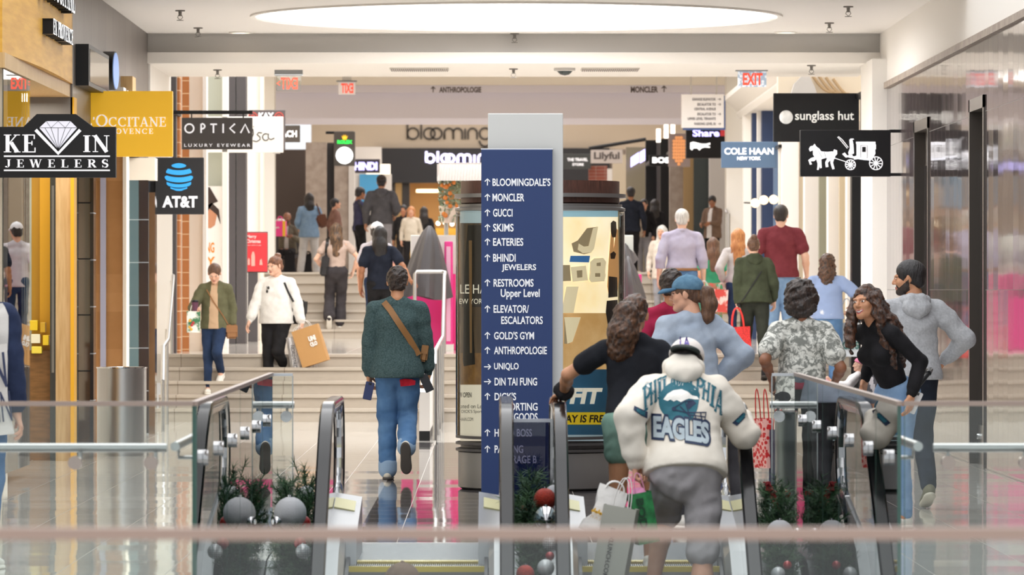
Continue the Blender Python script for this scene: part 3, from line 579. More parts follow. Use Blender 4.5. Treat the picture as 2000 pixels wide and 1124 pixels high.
dl = MB()
vv = []; ff = []
for pts in ([(70, 254), (114, 300), (157, 254)],):
    v, f = stroke_geo([([P2(*p) for p in pts], .026)]); dl.add([(a, Y-.008, c) for a, c in v]+[(a, Y-.0005, c) for a, c in v], f+[tuple(i+len(v) for i in q) for q in f])
dl.build('chevron', LET, t)
fl = MB()
for pts in ([(77, 250), (151, 250)], [(91, 237), (100, 250), (114, 237), (128, 250), (138, 237)], [(88, 250), (114, 292)], [(100, 250), (114, 292)], [(114, 250), (114, 292)], [(128, 250), (114, 292)], [(140, 250), (114, 292)]):
    v, f = stroke_geo([([P2(*p) for p in pts], .0035)]); fl.add([(a, Y-.0095, c) for a, c in v], f)
fl.build('facet_lines', SBK, dia)
MB().box(PX(-7, Y), PX(5, Y), Y+.09, 40.45, PZ(300, Y), PZ(290, Y)).build('bracket', BLK, t)
# yellow cosmetics
Y = 48.5; t = sign('cosmetics_sign', 'large plain yellow sign with white serif lettering', 238, 242, Y)
panel(t, 'board', 140, 337, 178, 306, Y, mat('sign_yellow', '#f5bd2a', .5, emit=.22), .12)  # slight emission added to the board's colour to brighten the yellow
stxt(t, "L'OCCITANE", 162, 324, 224, 248, Y, LETW, gap=.06, small={0, 2}, T=.15); stxt(t, 'EN PROVENCE', 172, 299, 251, 262, Y, LETW, gap=.22)
MB().box(-3.95, PX(142, Y), Y+.04, Y+.08, PZ(300, Y), PZ(290, Y)).build('bracket', BLK, t)
# phone company
Y = 56; t = sign('phone_shop_sign', 'square black phone shop sign with a striped blue globe', 350, 363, Y)
panel(t, 'board', 303, 398, 308, 419, Y, mat('sign_charcoal', '#1d1d20', .5)); panel(t, 'bracket', 268, 304, 338, 407, Y+.02, BLK, .04); MB().box(PX(270, Y), PX(282, Y), 55.2, Y+.05, PZ(380, Y), PZ(366, Y)).build('wall_arm', BLK, t)
BLU = mat('globe_blue', '#2f9be0', .5, emit=.25)
g = MB(); cx, cy0, R = 349.5, 346.5, 27.5
for (lo, hi, k) in ((-1, -.72, .10), (-.6, -.26, .13), (-.12, .24, .15), (.38, .62, .14), (.74, .86, .1), (.93, .97, .05)):
    up_, dn = [], []
    n = 14
    wl = math.sqrt(max(0, 1-((lo+hi)/2)**2))
    for i in range(n+1):
        u = -1+2*i/n; x = u*wl*R
        zt = lo+k*(1-u*u)*1.2-.05; zb = hi+k*(1-u*u)*1.2-.05
        if lo == -1: zt = -math.sqrt(max(0, 1-(u*wl)**2)); 
        lim = math.sqrt(max(0, 1-(u*wl)**2)); zt = max(-lim, min(lim, zt)); zb = max(zt+.01, min(lim, zb))
        up_.append(P2(cx+x, cy0+zt*R) if False else (PX(cx+x, Y), PZ(cy0+zt*R, Y))); dn.append((PX(cx+x, Y), PZ(cy0+zb*R, Y)))
    for i in range(n): g.prism([up_[i], up_[i+1], dn[i+1], dn[i]], Y-.008, Y-.001)
g.build('globe_emblem', BLU, t); txt(t, 'AT&T', 317, 386, 383, 406, Y, LET, .045)
# eyewear
Y = 62; t = sign('eyewear_sign', 'dark grey eyewear sign hanging from a black bar', 424, 261, Y)
panel(t, 'board', 355, 493, 230, 292, Y, mat('sign_brown_grey', '#373230', .5), .06); MB().box(PX(334, Y), PX(493, Y), Y, Y+.07, PZ(223, Y), PZ(216, Y)).build('bar', BLK, t); MB().box(PX(335, Y), PX(344, Y), Y+.05, 63.02, PZ(223, Y), PZ(217, Y)).build('bracket', BLK, t)
for px in (374, 475): MB().tube([(PX(px, Y), Y+.03, PZ(217, Y)), (PX(px, Y), Y+.03, PZ(231, Y))], .008).build('hanger', BLK, t)
v = []; ff = []
def strokes_px(t, name, lines, wpx, Y, m, thick=.006):
    return stroke_solid(name, [([(PX(x, Y), PZ(y, Y)) for x, y in pts], wpx*Y/F) for pts in lines], 0, 0, 1, 1, Y-.001, thick, m, t)
def ringpx(cx, cy_, rx, ry, a0=0, a1=360, n=24): return [(cx+rx*math.cos(math.radians(a0+(a1-a0)*i/n)), cy_-ry*math.sin(math.radians(a0+(a1-a0)*i/n))) for i in range(n+1)]
for ln in ([ringpx(370, 251, 8.5, 8.5)], [[(393, 260), (393, 242)], ringpx(394, 247, 6, 5, 90, -90)], [[(411, 243), (424, 243)], [(417, 243), (417, 260)]], [[(436, 242), (436, 260)]], [[(459, 242), (449, 251), (459, 260)]], [[(470, 260), (479, 243), (487, 260)]]): strokes_px(t, 'letter', ln, 3, Y, LET)
txt(t, 'L U X U R Y   E Y E W E A R', 360, 489, 281, 287, Y, LET, .01)
# white cosmetics sign with script letters
Y = 68; t = sign('script_sign', 'cream white sign with black script letters behind the eyewear sign', 470, 263, Y)
panel(t, 'board', 396, 553, 228, 298, Y, mat('sign_cream', '#f1ece4', .5, emit=.1)); 
for ln in ([[(494, 252), (495, 262), (492, 270)]], [[(495, 247), (495.5, 248.5)]], [[(512, 260), (505, 259), (502, 263), (508, 268), (508, 273), (501, 277), (494, 275)]], [ringpx(519, 268, 6, 6.5, 60, 320), [(524, 261), (524, 270), (529, 273), (536, 270)]]): strokes_px(t, 'script_letter', ln, 1.8, Y, BLK)
MB().tube([(PX(540, Y), Y+.05, PZ(300, Y)), (PX(540, Y), Y+.05, PZ(298, Y))], .05).build('foot', GRY, t)
Y = 72; t = sign('jewellery_sign', 'dark sign with red rings and white letters above the cream script sign', 523, 250, Y)
panel(t, 'board', 486, 557, 215, 292, Y, mat('sign_dim', '#5b5455', .5)); txt(t, 'KAY', 505, 535, 220, 233, Y, LETW, .05); MB().box(PX(470, Y), PX(488, Y), Y+.04, 72.9, PZ(262, Y), PZ(256, Y)).build('bracket', BLK, t)
strokes_px(t, 'ring_emblem', [ringpx(494, 228, 8, 8), ringpx(494, 228, 3, 3), ringpx(545, 228, 8, 8), ringpx(545, 228, 3, 3)], 2.6, Y, mat('ring_red', '#b9514b', .5))
Y = 83.92; t = sign('leather_goods_sign', 'small grey sign with white capitals left of the taupe pier', 562, 261, Y)
panel(t, 'board', 520, 586, 245, 278, Y, mat('sign_grey', '#5d5753', .5)); txt(t, 'COACH', 528, 580, 255, 268, Y, WHE, .04)
# watch clock
Y = 100; t = sign('clock_sign', 'tall grey clock sign with a green lit name under a gold crown', 675, 290, Y)
panel(t, 'board', 652, 693, 257, 324, Y, mat('clock_case', '#4f4a45', .4), .4); MB().tube([(PX(636, Y), Y+.1, PZ(259, Y)), (PX(690, Y), Y+.1, PZ(259, Y))], .03).build('bracket', BLK, t); MB().box(PX(652, Y), PX(656, Y), Y+.2, 106.4, PZ(268, Y), PZ(262, Y)).build('wall_arm', BLK, t)
MB().lathe([(1e-4, -.03), (.155, -.03), (.165, 0), (.165, .05)], (0, 0, 0), 28).build('clock_face', mat('clock_white', '#ffffff', .5, emit=1.1), t, loc=(PX(673, Y)-PX(675, Y), -.03, PZ(304, Y)-PZ(290, Y))).rotation_euler = (PI/2, 0, 0)
strokes_px(t, 'clock_hand', [[(673, 304), (673, 295)], [(673, 304), (678, 307)]], .8, Y-.06, mat('hand_grey', '#b9b4a8', .5))
txt(t, 'ROLEX', 659, 688, 274, 281, Y, mat('lit_green', '#26e04d', .4, emit=1.4), .04)
MB().prism([(PX(x, Y), PZ(y, Y)) for x, y in [(670, 273), (667, 265), (670, 268), (671, 263), (673, 267), (675, 263), (676.5, 268), (679.5, 265), (676.5, 273)]], Y-.012, Y-.001).build('crown_emblem', mat('crown_gold', '#f0b82a', .4, emit=.7), t)
Y = 110; t = sign('lilac_lit_sign', 'dark violet sign with glowing lilac letters under the clock sign', 710, 325, Y)
panel(t, 'board', 676, 742, 311, 338, Y, mat('sign_violet', '#2d2633', .4), .3); txt(t, 'bHINDI', 684, 737, 317, 333, Y, LIT, .05); MB().box(PX(676, Y), PX(680, Y), 106.6, Y+.1, PZ(320, Y), PZ(314, Y)).build('bracket', BLK, t)
# right side
Y = 58.6; t = sign('sunglasses_sign', 'black sunglasses sign with a silver ball, upper right', 1595, 230, Y)
panel(t, 'board', 1511, 1678, 182, 277, Y, SBK); b = MB(); 
for q in (184, 270): b.box(PX(1676, Y), PX(1690, Y), Y+.02, Y+.07, PZ(q+5, Y), PZ(q, Y))
b.box(PX(1684, Y), PX(1690, Y), Y+.02, Y+.3, PZ(277, Y), PZ(178, Y)); b.box(4.14, PX(1690, Y), 57.1, Y+.1, PZ(194, Y), PZ(184, Y)); b.build('bracket', BLK, t)
txt(t, 'sunglass hut', 1553, 1668, 217, 240, Y, mat('sign_silver', '#dcdcd8', .4, emit=.2), .012)
MB().sphere((PX(1535.5, Y), Y, PZ(229, Y)), 13.5*Y/F, 24, (1, .25, 1)).build('ball_emblem', mat('ball_silver', '#c9cbcc', .3, col2='#eceded', scale=9), t, 'all')
Y = 53.6; t = sign('carriage_sign', 'black sign with a white horse drawn carriage', 1650, 299, Y)
panel(t, 'board', 1563, 1740, 254, 345, Y, SBK)
for q in (253, 338): MB().box(PX(1738, Y), 4.26, Y+.02, Y+.07, PZ(q+6, Y), PZ(q, Y)).build('bracket', BLK, t)
def polys(t, name, ps, Y, m, th=.007): 
    b = MB()
    for p in ps: b.prism([(PX(x, Y), PZ(y, Y)) for x, y in p], Y-th, Y-.001)
    return b.build(name, m, t)
polys(t, 'horse_emblem', [
    [(1580, 291), (1583, 286), (1588, 285), (1591, 281), (1594, 286), (1600, 291), (1600, 296), (1594, 293), (1587, 294), (1582, 296)],
    [(1588, 290), (1599, 289), (1604, 296), (1616, 297), (1626, 296), (1631, 302), (1631, 310), (1624, 313), (1612, 309), (1602, 312), (1593, 310), (1588, 302)],
    [(1590, 307), (1597, 309), (1590, 315), (1583, 315), (1586, 321), (1582, 322), (1579, 313), (1584, 309)],
    [(1594, 310), (1601, 310), (1602, 320), (1599, 332), (1596, 332), (1597, 320)], [(1600, 310), (1604, 310), (1605, 328), (1602, 329)],
    [(1622, 310), (1630, 307), (1627, 318), (1630, 330), (1626, 331), (1622, 319)], [(1616, 309), (1624, 311), (1617, 318), (1618, 326), (1613, 327), (1612, 317)],
    [(1627, 298), (1629, 292), (1635, 294), (1635, 301), (1630, 307), (1628, 303)]], Y, LETW)
polys(t, 'carriage_emblem', [
    [(1673, 280), (1708, 280), (1710, 300), (1704, 311), (1690, 313), (1676, 311), (1668, 312), (1668, 306), (1673, 304)], [(1672, 277), (1710, 277), (1710, 281), (1672, 281)],
    [(1659, 273), (1665, 273), (1667, 283), (1668, 300), (1658, 303), (1657, 298), (1660, 290)], [(1645, 301), (1650, 298), (1655, 304), (1665, 302), (1665, 306), (1652, 308)],
    [(1706, 280), (1711, 282), (1711, 292), (1707, 292)], [(1658, 304), (1700, 311), (1700, 314), (1658, 308)]], Y, LETW)
[strokes_px(t, 'wheel_emblem', [ringpx(wx, wz, wr_, wr_)]+[[(wx-wr_*math.cos(a), wz-wr_*math.sin(a)), (wx+wr_*math.cos(a), wz+wr_*math.sin(a))] for a in [i*PI/5+.1 for i in range(5)]], 1.7, Y, LETW) for wx, wz, wr_ in ((1661, 322, 9.7), (1711, 319, 12.7))]
strokes_px(t, 'whip', [[(1655, 290), (1640, 272), (1636, 268), (1638, 267), (1645, 273), (1657, 288)]], 1.2, Y, LETW); strokes_px(t, 'carriage_shaft', [[(1630, 309), (1652, 316)]], 1.2, Y, LETW)
polys(t, 'driver_emblem', [[(1659, 275), (1659, 273), (1668, 273), (1667, 271), (1661, 271), (1660, 275)]], Y, LETW)
polys(t, 'carriage_window', [[(1684, 287), (1691, 287), (1691, 297), (1684, 297)]], Y-.008, SBK, .004); strokes_px(t, 'door_outline', [[(1681, 284), (1694, 284), (1694, 309), (1681, 309), (1681, 284)], [(1598, 294), (1606, 308)], [(1610, 297), (1613, 309), (1630, 309)]], .8, Y-.009, SBK, .002)
Y = 70; t = sign('shoe_brand_sign', 'slate blue sign with glowing white shoe brand name', 1463, 302, Y)
panel(t, 'board', 1409, 1517, 277, 328, Y, mat('sign_slate', '#55708e', .5)); txt(t, 'COLE HAAN', 1415, 1511, 289, 302, Y, WHE, .02); txt(t, 'NEW YORK', 1440, 1486, 306, 313, Y, WHE, .02); MB().box(PX(1514, Y), PX(1534, Y), 69.1, Y+.05, PZ(292, Y), PZ(286, Y)).build('bracket', BLK, t)
Y = 90; t = sign('crocodile_sign', 'black sign with a white crocodile under white and red lettering', 1382, 281, Y)
panel(t, 'board', 1340, 1416, 250, 309, Y, SBK, .2); txt(t, 'Share', 1353, 1405, 253, 267, Y, LIT, .03); panel(t, 'red_mark', 1407, 1416, 254, 266, Y-.01, mat('mark_red', '#b02a30', .4, emit=.4), .01, 0); MB().box(PX(1396, Y), PX(1402, Y), Y+.1, 98.1, PZ(270, Y), PZ(264, Y)).build('bracket', BLK, t)
polys(t, 'crocodile_emblem', [[(1348, 279), (1354, 277), (1362, 279), (1370, 281), (1379, 281), (1387, 279), (1387, 283), (1380, 284), (1387, 287), (1386, 289), (1376, 288), (1370, 290), (1366, 294), (1362, 290), (1354, 290), (1352, 294), (1348, 291)]], Y, WHE, .02)
Y = 94; t = sign('ornament_sign', 'taupe sign with an orange leaf shaped ornament', 1326, 293, Y)
panel(t, 'board', 1306, 1348, 261, 326, Y, mat('sign_taupe', '#9a8a85', .5), .15); MB().box(PX(1320, Y), PX(1326, Y), Y+.1, 99.1, PZ(290, Y), PZ(284, Y)).build('bracket', BLK, t)
b = MB()
for i in range(9):
    u = (i+.5)/9; hw = 12*math.sin(PI*min(1, .12+u*.88))**.7
    for k in range(-2, 3):
        if abs(k)*4.6 <= hw+1: b.sphere((PX(1326+k*4.8, Y), Y-.02, PZ(266+u*58, Y)), 3.4*Y/F, 10, (1, .5, 1))
b.build('leaf_ornament', mat('ornament_orange', '#e09a63', .5, emit=.35), t, 'all')
Y = 97; t = sign('lit_name_sign', 'glowing white capitals on a black box left of the leaf sign', 1290, 313, Y)
panel(t, 'board', 1268, 1312, 303, 324, Y, BLK, .2); txt(t, 'BOSS', 1274, 1316, 307, 319, Y, WHE, .06); MB().box(PX(1272, Y), PX(1276, Y), Y+.1, 100.99, PZ(316, Y), PZ(310, Y)).build('bracket', BLK, t)
Y = 108; t = sign('grey_name_sign', 'pale grey sign with dark lettering by the red brick pier', 1184, 305, Y)
panel(t, 'board', 1154, 1216, 293, 319, Y, mat('sign_pale', '#b3aaa4', .5), .1); txt(t, 'Lilyful', 1160, 1210, 297, 315, Y, mat('sign_letter_dark', '#4a4340', .5), .03); MB().tube([(PX(1150, Y), Y+.05, PZ(290, Y)), (PX(1262, Y), Y+.05, PZ(272, Y))], .04).build('bar', BLK, t)
Y = 116; t = sign('travel_sign', 'small dark travel shop sign beside the blue directory', 1128, 315, Y)
panel(t, 'board', 1100, 1154, 301, 330, Y, mat('sign_dark_green', '#2c2f2e', .5), .1); txt(t, 'THE TRAVEL', 1108, 1148, 309, 315, Y, LETW, .03); txt(t, 'STORE', 1118, 1140, 319, 324, Y, LETW, .03); MB().box(PX(1149, Y), 2.34, Y+.05, 122.1, PZ(308, Y), PZ(302, Y)).build('bracket', BLK, t)
# overhead directions
Y = 83; t = thing('direction_sign', 'white overhead sign of small grey direction lines with blue edge', 'sign', (PX(1373, Y), Y, PZ(217, Y)))
panel(t, 'board', 1331, 1414, 184, 250, Y, mat('sign_offwhite', '#e6e1de', .5, emit=.05), .1); panel(t, 'blue_edge', 1334, 1417, 187, 254, Y+.03, mat('edge_blue', '#3d5a94', .5), .12)
[MB().tube([(PX(q, Y), Y+.08, PZ(184, Y)), (PX(q, Y), Y+.08, 5.08)], .012).build('hanger', GRY, t) for q in (1350, 1400)]
dk = mat('direction_grey', '#7c7676', .6)
for (s_, x0, y0) in (('GARAGE ELEVATOR', 1352, 194), ('ESCALATOR TO', 1362, 204), ('CENTRAL AVENUE', 1356, 213), ('ESCALATOR TO', 1362, 223), ('UPPER LEVEL TENANTS', 1343, 232), ('PARKING LEVEL B1', 1356, 242)): txt(t, s_, x0, 1398, y0-2.6, y0+2.6, Y, dk, .03)
for q in (194, 204, 223, 242): arrow_up('arrow', 1405, q, 6, Y-.001, dk, t, True)
# exit signs
RED = mat('exit_red', '#e8503a', .5, emit=.5)
def exit_sign(label, p0, p1, q0, q1, Y, mirror, hq, pane_m):
    t = thing('exit_sign', label, 'sign', (PX((p0+p1)/2, Y), Y, PZ(hq, Y)), 'exit signs')
    panel(t, 'housing', p0-2, p1+1, hq, q0, Y-.06, mat('exit_housing', '#8d9092', .4, .3), .12); MB().box(PX((p0+p1)/2-9, Y), PX((p0+p1)/2+9, Y), Y-.04, Y+.04, PZ(hq, Y), PZ(hq-(4 if Y < 70 else 9), Y)).build('mount', GRY, t)
    panel(t, 'pane', p0+2, p1-2, q0, q1, Y, pane_m, .012); wd = p1-p0
    txt(t, 'EXIT', p0+wd*.2, p1-wd*.16, q0+(q1-q0)*.12, q0+(q1-q0)*.88, Y, RED, .03, mirror=mirror)
    return t
FRO = mat('frosted_pane', '#d9d2cf', .3, emit=.15); SPK = mat('sparkle_pane', '#dfe6f0', .1, col2='#9fb2c6', scale=30, emit=.25, kind='VORONOI')
t = exit_sign('exit sign with mirrored red letters, left under the beam', 538, 590, 148, 178, 58.2, True, 136, GLS)
strokes_px(t, 'arrow', [[(547, 159), (541, 163), (547, 167)]], 2, 58.2, RED)
exit_sign('glittering exit sign with readable red letters, right under the beam', 1439, 1499, 139, 170, 58.2, False, 127, SPK)
exit_sign('small blurred exit sign with mirrored letters on the far bridge ceiling', 659, 696, 160, 185, 84, True, 157, FRO)
# ------------------------------------------------------------------ things on the ceilings
def sprinkler(px, py, zc, label):
    Y = (zc-HC)*F/(565-py) if py < 565 else 50; x = PX(px, Y)
    t = thing('sprinkler', label, 'sprinkler', (x, Y, zc), 'ceiling sprinklers'); g = mat('sprinkler_grey', '#7d7974', .4, .5)
    MB().lathe([(.05, 0), (.05, -.012), (.018, -.016), (.014, -.06), (1e-4, -.06)], (x, Y, zc), 14).build('stem', g, t, True)
    MB().tube([(x-.016, Y, zc-.05), (x-.026, Y, zc-.075), (x, Y, zc-.1), (x+.026, Y, zc-.075), (x+.016, Y, zc-.05)], .004, 6).build('yoke', g, t); MB().lathe([(1e-4, -.1), (.035, -.1), (.035, -.106), (1e-4, -.106)], (x, Y, zc), 14).build('deflector', g, t)
for (px, py, zc, lb) in ((352, 20, 4.38, 'sprinkler head left of the round skylight, nearer one'), (387, 54, 4.38, 'sprinkler head left of the round skylight, by the beam'), (1657, 12, 4.38, 'sprinkler head right of the round skylight, nearer one'), (1620, 44, 4.38, 'sprinkler head right of the round skylight, by the beam'), (1005, 65, 4.38, 'sprinkler head behind the round skylight, in the middle'),
        (425, 136, 4.05, 'sprinkler head under the beam, left one'), (1003, 134, 4.05, 'sprinkler head under the beam, middle one'), (1585, 127, 4.05, 'sprinkler head under the beam, right one')): sprinkler(px, py, zc, lb)
for (px, py, lb) in ((470, 63, 'left'), (1535, 62.5, 'right')):
    Y = 2.82*F/(565-py); t = thing('downlight', 'recessed round ceiling light by the beam, %s one' % lb, 'light', (PX(px, Y), Y, 4.38), 'recessed downlights')
    MB().lathe([(.10, .02), (.10, -.012), (.13, -.012), (.13, .0)], (PX(px, Y), Y, 4.38), 24).build('ring', WHT, t, True); MB().lathe([(1e-4, -.004), (.10, -.004), (.1, .01), (1e-4, .01)], (PX(px, Y), Y, 4.38), 24).build('lens', mat('lens_warm', '#fff1dc', .4, emit=2.), t)
for (p0, p1, lb) in ((762, 876, 'left'), (1135, 1248, 'right')):
    Y = 2.49*F/(565-134.5); t = thing('ceiling_vent', 'long slotted air vent under the beam, %s one' % lb, 'vent', (PX((p0+p1)/2, Y), Y, 4.05), 'slotted vents')
    MB().box(PX(p0, Y), PX(p1, Y), Y-.3, Y+.3, 4.035, 4.055).build('frame', mat('vent_white', '#cdc6bd', .6), t); b = MB()
    for k in range(28): x = PX(p0+3+(p1-p0-6)*k/27, Y); b.box(x-.006, x+.006, Y-.27, Y+.27, 4.028, 4.036)
    b.build('slats', mat('vent_slat', '#8c857d', .6), t)
Y = 2.49*F/(565-133); t = thing('security_dome', 'dark glass camera dome under the beam above the directory', 'camera', (PX(1103, Y), Y, 4.05)); 
MB().lathe([(.12, 0), (.12, -.03), (.09, -.035)], (PX(1103, Y), Y, 4.05), 24).build('base', GRY, t, True); MB().lathe([(1e-4, -.085), (.05, -.075), (.085, -.04), (.09, -.03)], (PX(1103, Y), Y, 4.05), 24).build('dome', mat('dome_dark', '#1d2a2a', .1), t, True)
# ------------------------------------------------------------------ directory pylon
Y = 35.0; t = thing('directory_pylon', 'tall blue directory pylon with white store names on a grey slab', 'directory', (PX(1010, Y), Y, 0))
SLAB = mat('slab_grey', '#c9cac8', .5); NVY = mat('directory_blue', '#1e3668', .42, bump=.04, bscale=300)
b = MB(); b.box(PX(953, Y), PX(1100, Y), Y+.06, Y+.34, 0.1, PZ(221, Y), .006); b.build('slab', SLAB, t)
MB().box(PX(940, Y), PX(1079, Y), Y, Y+.06, PZ(980, Y), PZ(292, Y), .004).build('blue_panel', NVY, t); MB().box(PX(939, Y), PX(1080, Y), Y+.01, Y+.07, PZ(292, Y), PZ(290, Y)).build('top_edge', CHR, t)
MB().box(PX(946, Y), PX(1095, Y), Y+.03, Y+.3, 0, PZ(980, Y)).build('plinth', STEEL, t)
DW = mat('directory_white', '#eceef2', .5, emit=.1)
rows = [('u', "BLOOMINGDALE'S", 962, 1075, 356), ('u', 'MONCLER', 962, 1024, 386), ('u', 'GUCCI', 963, 1001, 416), ('u', 'SKIMS', 963, 1003, 445), ('u', 'EATERIES', 963, 1022, 473), ('u', 'BHINDI', 963, 1007, 504), ('', 'JEWELERS', 980, 1047, 524), ('u', 'RESTROOMS', 964, 1042, 553), ('', 'Upper Level', 978, 1054, 574), ('u', 'ELEVATOR/', 964, 1033, 604), ('', 'ESCALATORS', 979, 1060, 626), ('u', "GOLD'S GYM", 965, 1043, 656), ('u', 'ANTHROPOLOGIE', 965, 1068, 685), ('r', 'UNIQLO', 965, 1013, 717), ('r', 'DIN TAI FUNG', 966, 1049, 746), ('u', "DICK'S", 966, 1008, 775), ('', 'SPORTING', 981, 1050, 795), ('', 'GOODS', 1004, 1050, 815), ('u', 'HUGO BOSS', 966, 1039, 846), ('u', 'PARKING', 966, 1022, 878), ('', 'GARAGE B', 981, 1048, 898)]
for (a, s_, x0, x1, yc) in rows:
    h = 7.6 if s_ != 'Upper Level' else 9.
    dz = 2.4 if s_ == 'Upper Level' else 0
    txt(t, s_, x0, x1, yc-h, yc+h+dz, Y, DW, .017, thick=.003)
    if a: arrow_up('arrow', 952, yc, 13, Y-.001, DW, t, a == 'r', .15, .003)
# ------------------------------------------------------------------ round advertising column
Y = 40.0; cx = PX(1055, Y); R = .66
t = thing('advertising_column', 'round glazed advertising column with dark wood crown behind the directory', 'kiosk', (cx, Y, 0))
WNG = mat('wenge', '#3a241e', .4, col2='#5b3a30', scale=40, stretch=(6, 6, .3)); ADS = mat('kiosk_steel', '#8d8c8b', .35, .8); DKS = mat('kiosk_dark', '#4c4a4a', .4, .5)
MB().lathe([(1e-4, 2.40), (R-.04, 2.40), (R-.04, 2.23), (R-.06, 2.22)], (cx, Y, 0), 64).build('wood_crown', WNG, t, True)
MB().lathe([(R-.06, 2.30), (R+.01, 2.30), (R+.01, 2.27), (R-.06, 2.27)], (cx, Y, 0), 64).build('crown_ring', ADS, t, True)
MB().lathe([(R-.06, 2.22), (R-.02, 2.22), (R-.02, 2.20), (R+.005, 2.19), (R+.005, 2.17), (R-.1, 2.16)], (cx, Y, 0), 64).build('top_ring', ADS, t, True)
MB().lathe([(R-.1, .42), (R, .42), (R, .40), (R-.04, .395), (R-.04, .375), (R, .37), (R, .35), (R-.04, .345), (R-.04, .325), (R, .32), (R, .3), (R-.04, .29), (R-.04, .28)], (cx, Y, 0), 64).build('base_rings', DKS, t, True)
MB().lathe([(R-.02, .29), (R-.02, .02), (R-.05, 0), (1e-4, 0)], (cx, Y, 0), 64).build('base_drum', ADS, t, True)
MB().lathe([(R, .42), (R, 2.165)], (cx, Y, 0), 96).build('glass_cylinder', GLS, t, True)
def cylpatch(b, r, p0, p1, q0, q1, n=10, cur=0):
    """patch of the drum of radius r seen between pixels p0..p1 and q0..q1"""
    b.cur = cur; V = []
    for i in range(n+1):
        px = p0+(p1-p0)*i/n; xx = max(-r*.999, min(r*.999, PX(px, Y)-cx)); yy = -math.sqrt(r*r-xx*xx)
        for q in (q1, q0): V.append((cx+xx, Y+yy, HC-(q-565)*(Y+yy)/F))
    b.add(V, [(2*i, 2*i+2, 2*i+3, 2*i+1) for i in range(n)])
def cylpoly(name, r, pts, m, t, sub=3, backside=.004):
    """small printed shape wrapped on the drum"""
    bm = bmesh.new(); vs_ = [bm.verts.new((x, 0, y)) for x, y in pts]; f = bm.faces.new(vs_); bmesh.ops.triangulate(bm, faces=[f])
    bmesh.ops.subdivide_edges(bm, edges=bm.edges[:], cuts=sub, use_grid_fill=True)
    for v in bm.verts:
        xx = max(-r*.995, min(r*.995, PX(v.co.x, Y)-cx)); yy = -math.sqrt(r*r-xx*xx); v.co = Vector((cx+xx, Y+yy, HC-(v.co.z-565)*(Y+yy)/F))
    return MB().bm(bm).build(name, m, t)
PR = .63
AD1 = mat('ad_cream', '#f1e2c2', .5, emit=.8, col2='#e0c795', scale=2.2); AD2 = mat('ad_sky', '#9cc3cf', .5, emit=.4); AD3 = mat('ad_tan', '#d9b077', .5, emit=.4, col2='#c99a5d', scale=5); AD4 = mat('ad_blue', '#3d92b8', .5, emit=.5); AD5 = mat('ad_dark', '#3b3128', .5, col2='#6e5636', scale=5, stretch=(4, 4, .4)); AD6 = mat('ad_pale_blue', '#c4dbe2', .5, emit=.15)
def adsheet(name, p0, p1, bands):
    b = MB(); ms = []
    for k, (q0, q1, m) in enumerate(bands): ms.append(m); cylpatch(b, PR, p0, p1, q0, q1, 16, k)
    return b.build(name, ms, t, True)
ad_r = adsheet('gym_poster', 1040, 1206, [(412, 424, AD2), (424, 612, AD1), (612, 722, AD3), (722, 850, AD4), (850, 862, AD6)])
AW = mat('ad_strip', '#d9cdb0', .5, emit=.15)
b = MB(); cylpatch(b, PR-.012, 1206, 1215.5, 406, 862, 4); b.build('poster_edge', mat('edge_yellow', '#d6c28a', .4, emit=.1), t)
ad_l = adsheet('shoe_poster', 899, 1040, [(412, 436, AD6), (436, 690, AD5), (690, 752, mat('ad_ochre', '#b0813f', .5, col2='#8a5f2a', scale=12)), (752, 862, mat('ad_ivory', '#e6ddc8', .5, emit=.3))])
b = MB(); cylpatch(b, PR-.012, 890, 899, 406, 862, 4); b.build('poster_edge', mat('edge_pale', '#bcc9c4', .3), t)
def adtext(s, p0, p1, q0, q1, m, bold=.02, r=PR+.004, name='poster_lettering', parent=None, slant=0):
    v2, f2 = text_geo(s, bold, fit=(p1-p0, q1-q0)); V = []
    for (a, c) in v2:
        px = (p0+p1)/2+a+c*slant; py = (q0+q1)/2-c; xx = max(-r*.995, min(r*.995, PX(px, Y)-cx)); yy = -math.sqrt(r*r-xx*xx); V.append((cx+xx, Y+yy, HC-(py-565)*(Y+yy)/F))
    return MB().add(V, f2).build(name, m, t)
INK = mat('ad_ink', '#4b4438', .5); IVO = mat('ad_ivory_letters', '#f2ead6', .5, emit=.3)
adtext('COLE HAAN', 868, 978, 556, 574, IVO, .0); adtext('NEW YORK', 888, 950, 584, 594, IVO, .0); adtext('NOW OPEN', 886, 921, 767, 777, INK); adtext('Located on Level 2', 886, 960, 790, 798, INK, 0); adtext("near DICK'S Sporting Goods", 886, 972, 801, 809, INK, 0); adtext('COLEHAAN.COM', 886, 924, 816, 823, INK, 0)
cylpoly('poster_boot', PR+.003, [(906, 600), (922, 600), (920, 660), (924, 690), (928, 712), (906, 716), (904, 705), (909, 690)], mat('boot_dark', '#1b1512', .5), t); cylpoly('poster_figure', PR+.002, [(914, 440), (940, 440), (940, 600), (902, 600), (910, 520)], mat('figure_dark', '#26201b', .5), t); cylpoly('poster_figure', PR+.004, [(916, 470), (922, 470), (922, 690), (918, 690)], mat('ad_ochre_light', '#a07a48', .5), t)
MET = mat('ad_metal', '#d9c8a2', .4, emit=.5); MES = mat('ad_metal_side', '#a08d6c', .5, emit=.32); r1 = PR+.003; r2 = PR+.005
